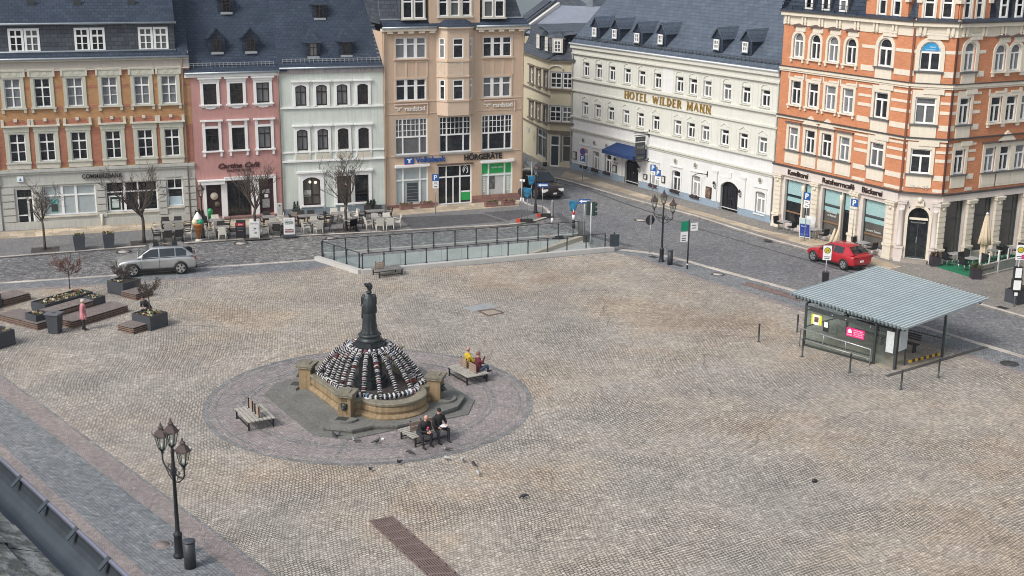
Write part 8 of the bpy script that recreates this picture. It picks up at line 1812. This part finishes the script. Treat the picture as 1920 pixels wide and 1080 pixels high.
# bus stop signs
def stop(label, px, z, h, extra=False, rz=0):
    t = post(label, px, h, z, .035, 'bus stop sign', 'bus_stop_sign', rz); o = plate(t, h-.85, .48, .85, SWH); RX = Matrix.Rotation(R(90), 4, 'X')
    mb = MB(); mb.lathe([(.18, 0), (.18, .006)], 20, (0, -.052, h-.28), 0, False, M=RX); mb.lathe([(.14, .006), (.14, .01)], 20, (0, -.052, h-.28), 1, False, M=RX); mb.build('stop_emblem', [M_('stop green', (.02, .12, .05), .4), M_('stop yellow', (.6, .45, .03), .4)], o); text_obj('lettering', 'H', .22, M_('stop green', BLACK), o, TL(-.075, -.064, h-.36) @ UPR, .002)
    mb = MB(); mb.box(-.18, .18, -.056, -.052, h-.68, h-.64); mb.box(-.14, .14, -.056, -.052, h-.77, h-.74); mb.build('lettering', MBK, o); return t
t = stop('bus stop sign on a post with a small black bin, behind the shelter roof', (1545, 552), .02, 2.9, rz=R(-5)); mb = MB(); mb.box(-.17, .17, -.2, .12, .75, 1.35); mb.build('litter_bin', MBK, t)
t = stop('bus stop sign on a tall post with white timetable boxes at the right edge', (1901, 575), .1, 3.55, rz=R(-5)); mb = MB(); mb.box(-.26, .26, -.14, .14, .95, 1.6, 0); mb.box(-.2, .2, -.15, -.14, 1.0, 1.55, 1); mb.box(-.22, .22, -.14, .14, 1.65, 2.3, 0); mb.box(-.17, .17, -.15, -.14, 1.7, 2.25, 1); mb.box(-.12, .12, -.1, .1, .62, .88, 0); mb.box(-.09, .09, -.11, -.1, .65, .85, 1); mb.build('timetable_box', [MBK, SWH], t); mb = MB(); mb.box(.08, .4, -.06, -.04, 2.75, 3.0); mb.build('pink_panel', M_('stop pink', (.5, .05, .2), .5), t)
t = thing('dark_crate', 'dark grey box planter at the right edge beside the tall bus stop post', 'planter', G(1907, 572, .1), R(30)); mb = MB(); mb.box(0, 1.6, 0, .9, 0, .75); mb.build('box', PLANT, t); mb = MB(); mb.box(.1, 1.5, .1, .8, .75, .8); mb.build('soil', SOIL, t)
# ================================================================ CORNER CAFE FURNITURE
GRNC = M_('green carpet', (.01, .15, .07), .95, var=.15, scale=8); BLKW = M_('black wicker', (.018, .018, .02), .6, var=.3, scale=14); ALU = M_('aluminium', (.5, .51, .52), .35, .8, var=.05)
t = thing('carpet', 'green outdoor carpet under the corner cafe terrace', 'carpet', G(1750, 499, .1)); q = [G(x, y, .1)-G(1750, 499, .1) for x, y in ((1750, 499), (1823, 521), (1905, 500), (1905, 478), (1800, 478))]; mb = MB(); mb.prism([(p.x, p.y) for p in q], .008, .02); mb.build('carpet', GRNC, t)
def make_bchair():
    t = thing('cafe_chair', 'x', 'chair'); mb = MB(); mb.box(-.24, .24, -.23, .23, .42, .46); mb.build('seat', BLKW, t); mb = MB(); mb.raw([(-.24, -.2, .46), (.24, -.2, .46), (.24, -.28, .9), (-.24, -.28, .9), (-.24, -.24, .46), (.24, -.24, .46), (.24, -.32, .9), (-.24, -.32, .9)], [(0, 1, 2, 3), (5, 4, 7, 6), (3, 2, 6, 7), (0, 3, 7, 4), (1, 5, 6, 2)]); mb.build('backrest', BLKW, t)
    for s in (-1, 1):
        for y in (-.22, .2): mb = MB(); mb.tube([(s*.22, y, .42), (s*.24, y*1.1, 0)], .018, 6); mb.build('leg', ALU, t)
    return t
def make_bistro(w=.7):
    t = thing('bistro_table', 'x', 'table'); mb = MB(); mb.box(-w/2, w/2, -w/2, w/2, .7, .73); mb.build('tabletop', M_('pale table top', (.42, .42, .42), .35, .2), t); mb = MB(); mb.lathe([(.035, .04), (.035, .7)], 8); mb.build('column', ALU, t)
    for k in range(4): a = R(45+90*k); mb = MB(); mb.bar((0, 0, .05), (.3*math.cos(a), .3*math.sin(a), .02), .04); mb.build('foot', ALU, t)
    return t
BC, BT = make_bchair(), make_bistro()
fo = R(-59.7)
for px, nm in (((1469, 434), 'before the first cafe shop window'), ((1528, 449), 'before the middle cafe shop window'), ((1617, 475), 'before the last cafe shop window, behind the red car')):
    b = G(*px, .1); take(BT, b, fo, 'small square bistro table '+nm, 'bistro tables of the corner cafe')
    for s, side in ((-1, 'left'), (1, 'right')): take(BC, b + RZ(fo) @ V(s*.68, .1, 0), fo+R(90*s), 'black wicker chair %s of the bistro table %s' % (side, nm.split(',')[0]), 'black chairs of the corner cafe')
aboard('blue standing advertising board before the cafe door', G(1512, 446, .1), R(-38), .8, 1.45, [(-.44, .44, .1, .72, M_('advert blue', (.02, .05, .28), .4, var=.15)), (-.44, .44, .74, .97, M_('advert pale', (.45, .58, .6), .5)), (-.4, .3, .14, .26, M_('advert light blue', (.12, .2, .5), .4, var=.3))], M_('white board frame', MWH), [('Café', -.35, .58, .5, .14, MWH)])
def parasol(label, loc, h, r, cm, fold=0):
    t = thing('closed_parasol', label, 'parasol', loc); rnd = random.Random(int(h*10)); mb = MB(); mb.lathe([(.03, 0), (.03, h)], 8); mb.build('pole', GALV, t); mb = MB(); n = 32; prof = [(.05, h-.02), (.12, h-.25), (r*.75, h*.6), (r, h*.42), (r*.62, h*.41), (r*.5, h*.34), (r*.62, h*.26), (r*.55, h*.2)]; vs = []
    for rr, z in prof:
        for j in range(n): a = 2*math.pi*j/n; q = rr*(1+.22*math.sin(8*a+z)*(rr > .1)); vs.append((q*math.cos(a), q*math.sin(a), z+.04*math.sin(8*a)*(z < h*.5)))
    k = len(prof); mb.raw(vs, [(i*n+j, (i+1)*n+j, (i+1)*n+(j+1) % n, i*n+(j+1) % n) for i in range(k-1) for j in range(n)], 0, True); mb.build('canopy', cm, t); mb = MB(); mb.lathe([(.1, h-.04), (.1, h), (.02, h+.05)], 10); mb.build('cap', M_('white cap', (.7, .7, .68), .5), t); mb = MB(); mb.lathe([(.3, 0), (.3, .06), (.05, .1)], 12); mb.build('base', PLANT, t)
BEIGE = M_('beige canvas', (.56, .47, .34), .85, var=.12, scale=4)
parasol('tall closed beige parasol on the green carpet of the corner cafe', G(1841, 498, .11), 3.35, .36, BEIGE)
t = thing('folded_easel', 'two pale folded parasol sleeves leaning at the cafe column behind the red car', 'parasol', G(1564, 461, .1), fo); mb = MB(); mb.tube([(-.3, -.2, 0), (-.15, -.05, .55), (-.08, .05, 1.15)], [.1, .12, .06], 8); mb.tube([(.15, -.2, 0), (.2, -.05, .6), (.3, .05, 1.3)], [.1, .13, .06], 8); mb.build('sleeve', BEIGE, t)
fs_ = R(28)
for i, (px, nm) in enumerate((((1790, 496), 'between the front pots on the green carpet'), ((1822, 505), 'beside the big pot at the terrace corner'), ((1862, 490), 'behind the etched glass screen'), ((1892, 484), 'at the far right end'))):
    b = G(*px, .12); take(BT, b, fs_, 'square terrace table '+nm, 'bistro tables of the corner cafe')
    for s, side in ((-1, 'left'), (1, 'right')): take(BC, b + RZ(fs_) @ V(s*.7, 0, 0), fs_+R(90*s), 'black wicker chair %s of the terrace table %s' % (side, nm), 'black chairs of the corner cafe')
    if i < 3: take(BC, b + RZ(fs_) @ V(0, .7, 0), fs_+R(180), 'black wicker chair behind the terrace table %s' % nm, 'black chairs of the corner cafe')
for px, lab, c, rr in (((1752, 498), 'dark pot with a brown clipped bush at the left end of the green carpet', (.07, .04, .02), .3), ((1829, 522), 'dark pot with a grassy bush at the corner of the terrace screen', (.07, .07, .03), .36)):
    t = thing('plant_pot', lab, 'plant pot', G(*px, .1)); mb = MB(); mb.box(-.28, .28, -.28, .28, 0, .62); mb.build('pot', M_('aubergine pot', (.035, .03, .04), .5), t); rnd = random.Random(px[0]); mb = MB()
    for _ in range(260): a, b, c_ = [rnd.gauss(0, 1) for _k in range(3)]; d = V(a, b, abs(c_)).normalized(); p = V(0, 0, .65)+d*rr*rnd.uniform(.4, 1); s = d.orthogonal().normalized()*.03; mb.face([p-s, p+d*.1, p+s])
    mb.build('foliage', M_('leaves '+lab[14:19].strip(), c, .8, var=.5, scale=10), t)
fp0, fp1 = G(1834, 520, .1), G(1904, 503, .1); t = thing('terrace_screen', 'white framed glass screen with a grey lettered lower panel round the corner cafe terrace', 'screen', fp0, math.atan2((fp1-fp0).y, (fp1-fp0).x)); Lf = (fp1-fp0).length; WPOST = M_('white screen post', (.6, .6, .6), .4)
for k in range(3): mb = MB(); x = Lf*k/2; mb.box(x-.05, x+.05, -.05, .05, 0, 1.42); mb.build('post', WPOST, t)
for k in range(2):
    mb = MB(); x0, x1 = Lf*k/2+.06, Lf*(k+1)/2-.06; mb.box(x0, x1, -.012, .012, .12, .68); o = mb.build('panel', M_('grey screen panel', (.22, .25, .25), .5, var=.1), t); mb = MB(); mb.box(x0, x1, -.03, .03, .68, .74); mb.box(x0, x1, -.03, .03, .05, .12); mb.box((x0+x1)/2-.03, (x0+x1)/2+.03, -.03, .03, .74, 1.4); mb.build('rail', WPOST, t)
    if k == 0: text_obj('lettering', 'Ratsherrncafé', .26, MBK, o, TL(x0+.12, -.016, .32) @ UPR, .003, width=(x1-x0)*.75)
t = thing('yellow_wall_edge', 'corner of a yellow rendered house cut by the right edge of the photo', 'building', G(1921, 556, .1), R(-26)); mb = MB(); mb.box(0, 6, 0, 5, 0, 3.9); mb.build('wall', plaster('yellow render', (.6, .47, .22)), t); mb = MB(); mb.box(-.1, 6.1, -.1, 5.1, 3.9, 4.1); mb.build('coping', CREAM, t)
# ================================================================ FOREGROUND ROOF EDGE
gz = 17.4; g0, g1 = G(0, 860, gz), G(237, 1080, gz); gd = (g1-g0).normalized(); gn = V(-gd.y, gd.x, 0); gn = -gn if (gn @ V(0, 1, 0) if False else gn.y) > 0 else gn   # towards the camera's house
ge, gs = g1+gd*6, g0-gd*4; GL = (ge-gs).length
gt_ = thing('roof_gutter', 'half-round zinc gutter with brackets along the mossy roof in the near left corner', 'gutter', gs, math.atan2(gd.y, gd.x)); side = 1 if (RZ(math.atan2(gd.y, gd.x)) @ V(0, 1, 0)).dot(gn) > 0 else -1
GZ = M_('weathered zinc trough', (.075, .09, .105), .5, .5, var=.25, scale=3); RIMZ = M_('bluish zinc rim', (.3, .3, .38), .35, .6, var=.12)
rg = .125; mb = MB(); ns = 14
for sgn, rr in ((1, rg), (-1, rg+.004)):
    for k in range(ns):
        a0, a1 = math.pi+math.pi*k/ns, math.pi+math.pi*(k+1)/ns; f = lambda a: (rg+rr*math.cos(a), rr*math.sin(a)); (y0, z0), (y1, z1) = f(a0), f(a1); q = [(0, side*y0, z0), (GL, side*y0, z0), (GL, side*y1, z1), (0, side*y1, z1)]; mb.face(q if sgn > 0 else q[::-1], 0, True)
mb.build('trough', GZ, gt_); mb = MB(); mb.tube([(0, 0, 0), (GL, 0, 0)], .011, 10); mb.build('rolled_rim', RIMZ, gt_)
k = .35
while k < GL:
    mb = MB(); mb.tube([(k, side*(rg+rg*1.06*math.cos(a)), rg*1.06*math.sin(a)) for a in [math.pi*1.0+math.pi*i/10 for i in range(11)]], .006, 6); mb.box(k-.014, k+.014, min(0, side*-.006), max(0, side*.004)+.002, -.03, .014); mb.bar((k, side*.0, .013), (k, side*.05, -.03), .028, .005); mb.build('bracket', GZ, gt_); k += .36
rs = NT('mossy slate roof').set(.95, 0, .2); co = rs.coord(); f1 = rs.noise(co, 9, 8, .7); f2 = rs.noise(co, 40, 5, .7); c = rs.mix(rs.ramp(f1, [(.45, (0, 0, 0)), (.6, (1, 1, 1))]), (.12, .125, .12, 1), (.34, .35, .34, 1)); c = rs.mix(rs.ramp(f2, [(.55, (0, 0, 0)), (.68, (1, 1, 1))]), c, (.1, .095, .045, 1)); rs.l(c, rs.b.inputs['Base Color']); rs.bump(rs.math('ADD', f1, f2), .9, .02)
rt = thing('mossy_roof', 'mossy grey slate roof slope below the gutter in the near left corner', 'roof', gs, math.atan2(gd.y, gd.x)); mb = MB(); rnd = random.Random(2)
row_h = .2; nrow = 8
for r_ in range(nrow):
    y0 = .245+r_*row_h*.8; z0 = -.02+r_*row_h*.5; x = -rnd.random()*.3
    while x < GL: w = rnd.uniform(.2, .38); j = rnd.uniform(-.02, .02); mb.raw([(x, side*(y0-.06+j), z0+.012), (x+w-.008, side*(y0-.06+j), z0+.012), (x+w-.008, side*(y0+row_h*.85), z0+row_h*.55+.004), (x, side*(y0+row_h*.85), z0+row_h*.55+.004), (x, side*(y0-.06+j), z0-.008), (x+w-.008, side*(y0-.06+j), z0-.008)], [(0, 1, 2, 3) if side > 0 else (3, 2, 1, 0), (4, 5, 1, 0)]); x += w
mb.build('slates', rs.m, rt); mb = MB(); mb.face([(-1, side*.2, -.06), (GL, side*.2, -.06), (GL, side*1.6, .88), (-1, side*1.6, .88)][::side]); mb.build('roof_boards', M_('dark boards', (.03, .028, .025), .9), rt)
# the wall under that roof
mb = MB(); mb.box(-1, GL, min(side*.25, side*2.5), max(side*.25, side*2.5), -gz, -.1); mb.build('wall', plaster('town hall wall', (.5, .45, .38)), rt)
# the air over the town
hz = NT('haze air'); hz.t.nodes.remove(hz.b); pv = hz.n('ShaderNodeVolumePrincipled'); pv.inputs['Color'].default_value = (.85, .92, 1, 1); pv.inputs['Density'].default_value = HAZE; pv.inputs['Anisotropy'].default_value = .2; hz.l(pv.outputs[0], hz.out.inputs['Volume'])
mb = MB(); mb.box(-2200, 2200, -80, 4300, -260, 48); tag(mb.build('haze', hz.m), kind='stuff')
# ================================================================ CAMERA, LIGHT
cd = bpy.data.cameras.new('camera'); cd.sensor_width = 36; cd.lens = CF/1920*36; cd.clip_end = 9000; cam = bpy.data.objects.new('camera', cd); COL.objects.link(cam)
cam.matrix_world = Matrix.Translation(CAM) @ Matrix((rt_, up_, -fw_)).transposed().to_4x4(); sc.camera = cam
SUN_EL, SUN_AZ = R(44), R(226)     # azimuth clockwise from +y: light from behind the camera, a little left
w = bpy.data.worlds.new('World'); sc.world = w; w.use_nodes = True; nt = w.node_tree; bg = nt.nodes['Background']
sky = nt.nodes.new('ShaderNodeTexSky'); sky.sky_type = 'NISHITA'; sky.sun_disc = False; sky.sun_elevation = SUN_EL; sky.sun_rotation = SUN_AZ; sky.dust_density = 3; sky.air_density = 1.3; sky.ozone_density = .6
hs = nt.nodes.new('ShaderNodeHueSaturation'); hs.inputs['Saturation'].default_value = .55; nt.links.new(sky.outputs[0], hs.inputs['Color']); nt.links.new(hs.outputs[0], bg.inputs[0]); bg.inputs[1].default_value = .13
sd = bpy.data.lights.new('sun', 'SUN'); sd.energy = 1.9; sd.angle = R(20); sd.color = (1, .975, .94); so = bpy.data.objects.new('sun', sd); COL.objects.link(so)
dv = V(math.sin(SUN_AZ)*math.cos(SUN_EL), math.cos(SUN_AZ)*math.cos(SUN_EL), math.sin(SUN_EL)); so.rotation_euler = dv.to_track_quat('Z', 'Y').to_euler(); so.location = (0, 0, 60)
sc.view_settings.view_transform = 'Standard'; sc.view_settings.look = 'None'; sc.view_settings.gamma = 1; sc.view_settings.exposure = .4
sc.render.engine = 'CYCLES'; sc.cycles.use_denoising = True; sc.cycles.denoiser = 'OPENIMAGEDENOISE'; sc.cycles.denoising_input_passes = 'RGB_ALBEDO_NORMAL'; sc.cycles.denoising_prefilter = 'ACCURATE'; sc.cycles.filter_width = 1.0; sc.cycles.max_bounces = 6; sc.cycles.transparent_max_bounces = 12
# ================================================================ one object per separate piece of trim
SPLIT = {'stone_bands': 'stone_band', 'brick_bands': 'brick_band', 'plinth': 'plinth', 'pilasters': 'pilaster', 'pilaster_lines': 'pilaster_line', 'relief_lines': 'relief_line', 'shopfront_trim': 'trim_piece', 'relief_panel': 'relief_strip', 'string_course': 'string_course', 'cornice': 'cornice', 'sign_rail': 'sign_rail', 'emblem': 'emblem', 'shop_lamps': 'shop_lamp', 'roof_hooks': 'roof_hook', 'roof_flashing': 'roof_flashing', 'verge': 'verge', 'case_legs': 'case_leg', 'poster': 'poster', 'coping': 'coping', 'awning_box': 'awning_box', 'backrest_post': 'backrest_post', 'cornice_cap': 'cornice_cap', 'frieze': 'frieze', 'notices': 'notice', 'gable_trim': 'gable_trim', 'keystone': 'keystone', 'feet': 'board_foot', 'brackets': 'cornice_bracket', 'green_film': 'green_film', 'bracket': 'bracket_arm'}
for o in list(bpy.data.objects):
    base = o.name.split('.')[0]
    if o.type != 'MESH' or base not in SPLIT or o.parent is None or o.data.users > 1: continue
    me = o.data; par = list(range(len(me.vertices)))
    def find(i):
        while par[i] != i: par[i] = par[par[i]]; i = par[i]
        return i
    for p in me.polygons:
        a = find(p.vertices[0])
        for v in p.vertices[1:]: par[find(v)] = a
    roots = {}
    for i in range(len(par)): roots.setdefault(find(i), []).append(i)
    # faces that only touch (walls built face by face) stay together
    if len(roots) < 2 or len(roots) > 99 or any(len(r) < 6 for r in roots.values()): continue
    for k, ids in enumerate(list(roots.values())):
        keep = set(ids); bm = bmesh.new(); bm.from_mesh(me); bm.verts.ensure_lookup_table()
        bmesh.ops.delete(bm, geom=[v for v in bm.verts if v.index not in keep], context='VERTS')
        m2 = bpy.data.meshes.new(SPLIT[base]); bm.to_mesh(m2); bm.free()
        for m in me.materials: m2.materials.append(m)
        c = link(SPLIT[base], m2, o.parent, o.matrix_basis.copy())
        for ch in [x for x in o.children] if k == 0 else []: ch.parent = c
    bpy.data.objects.remove(o)
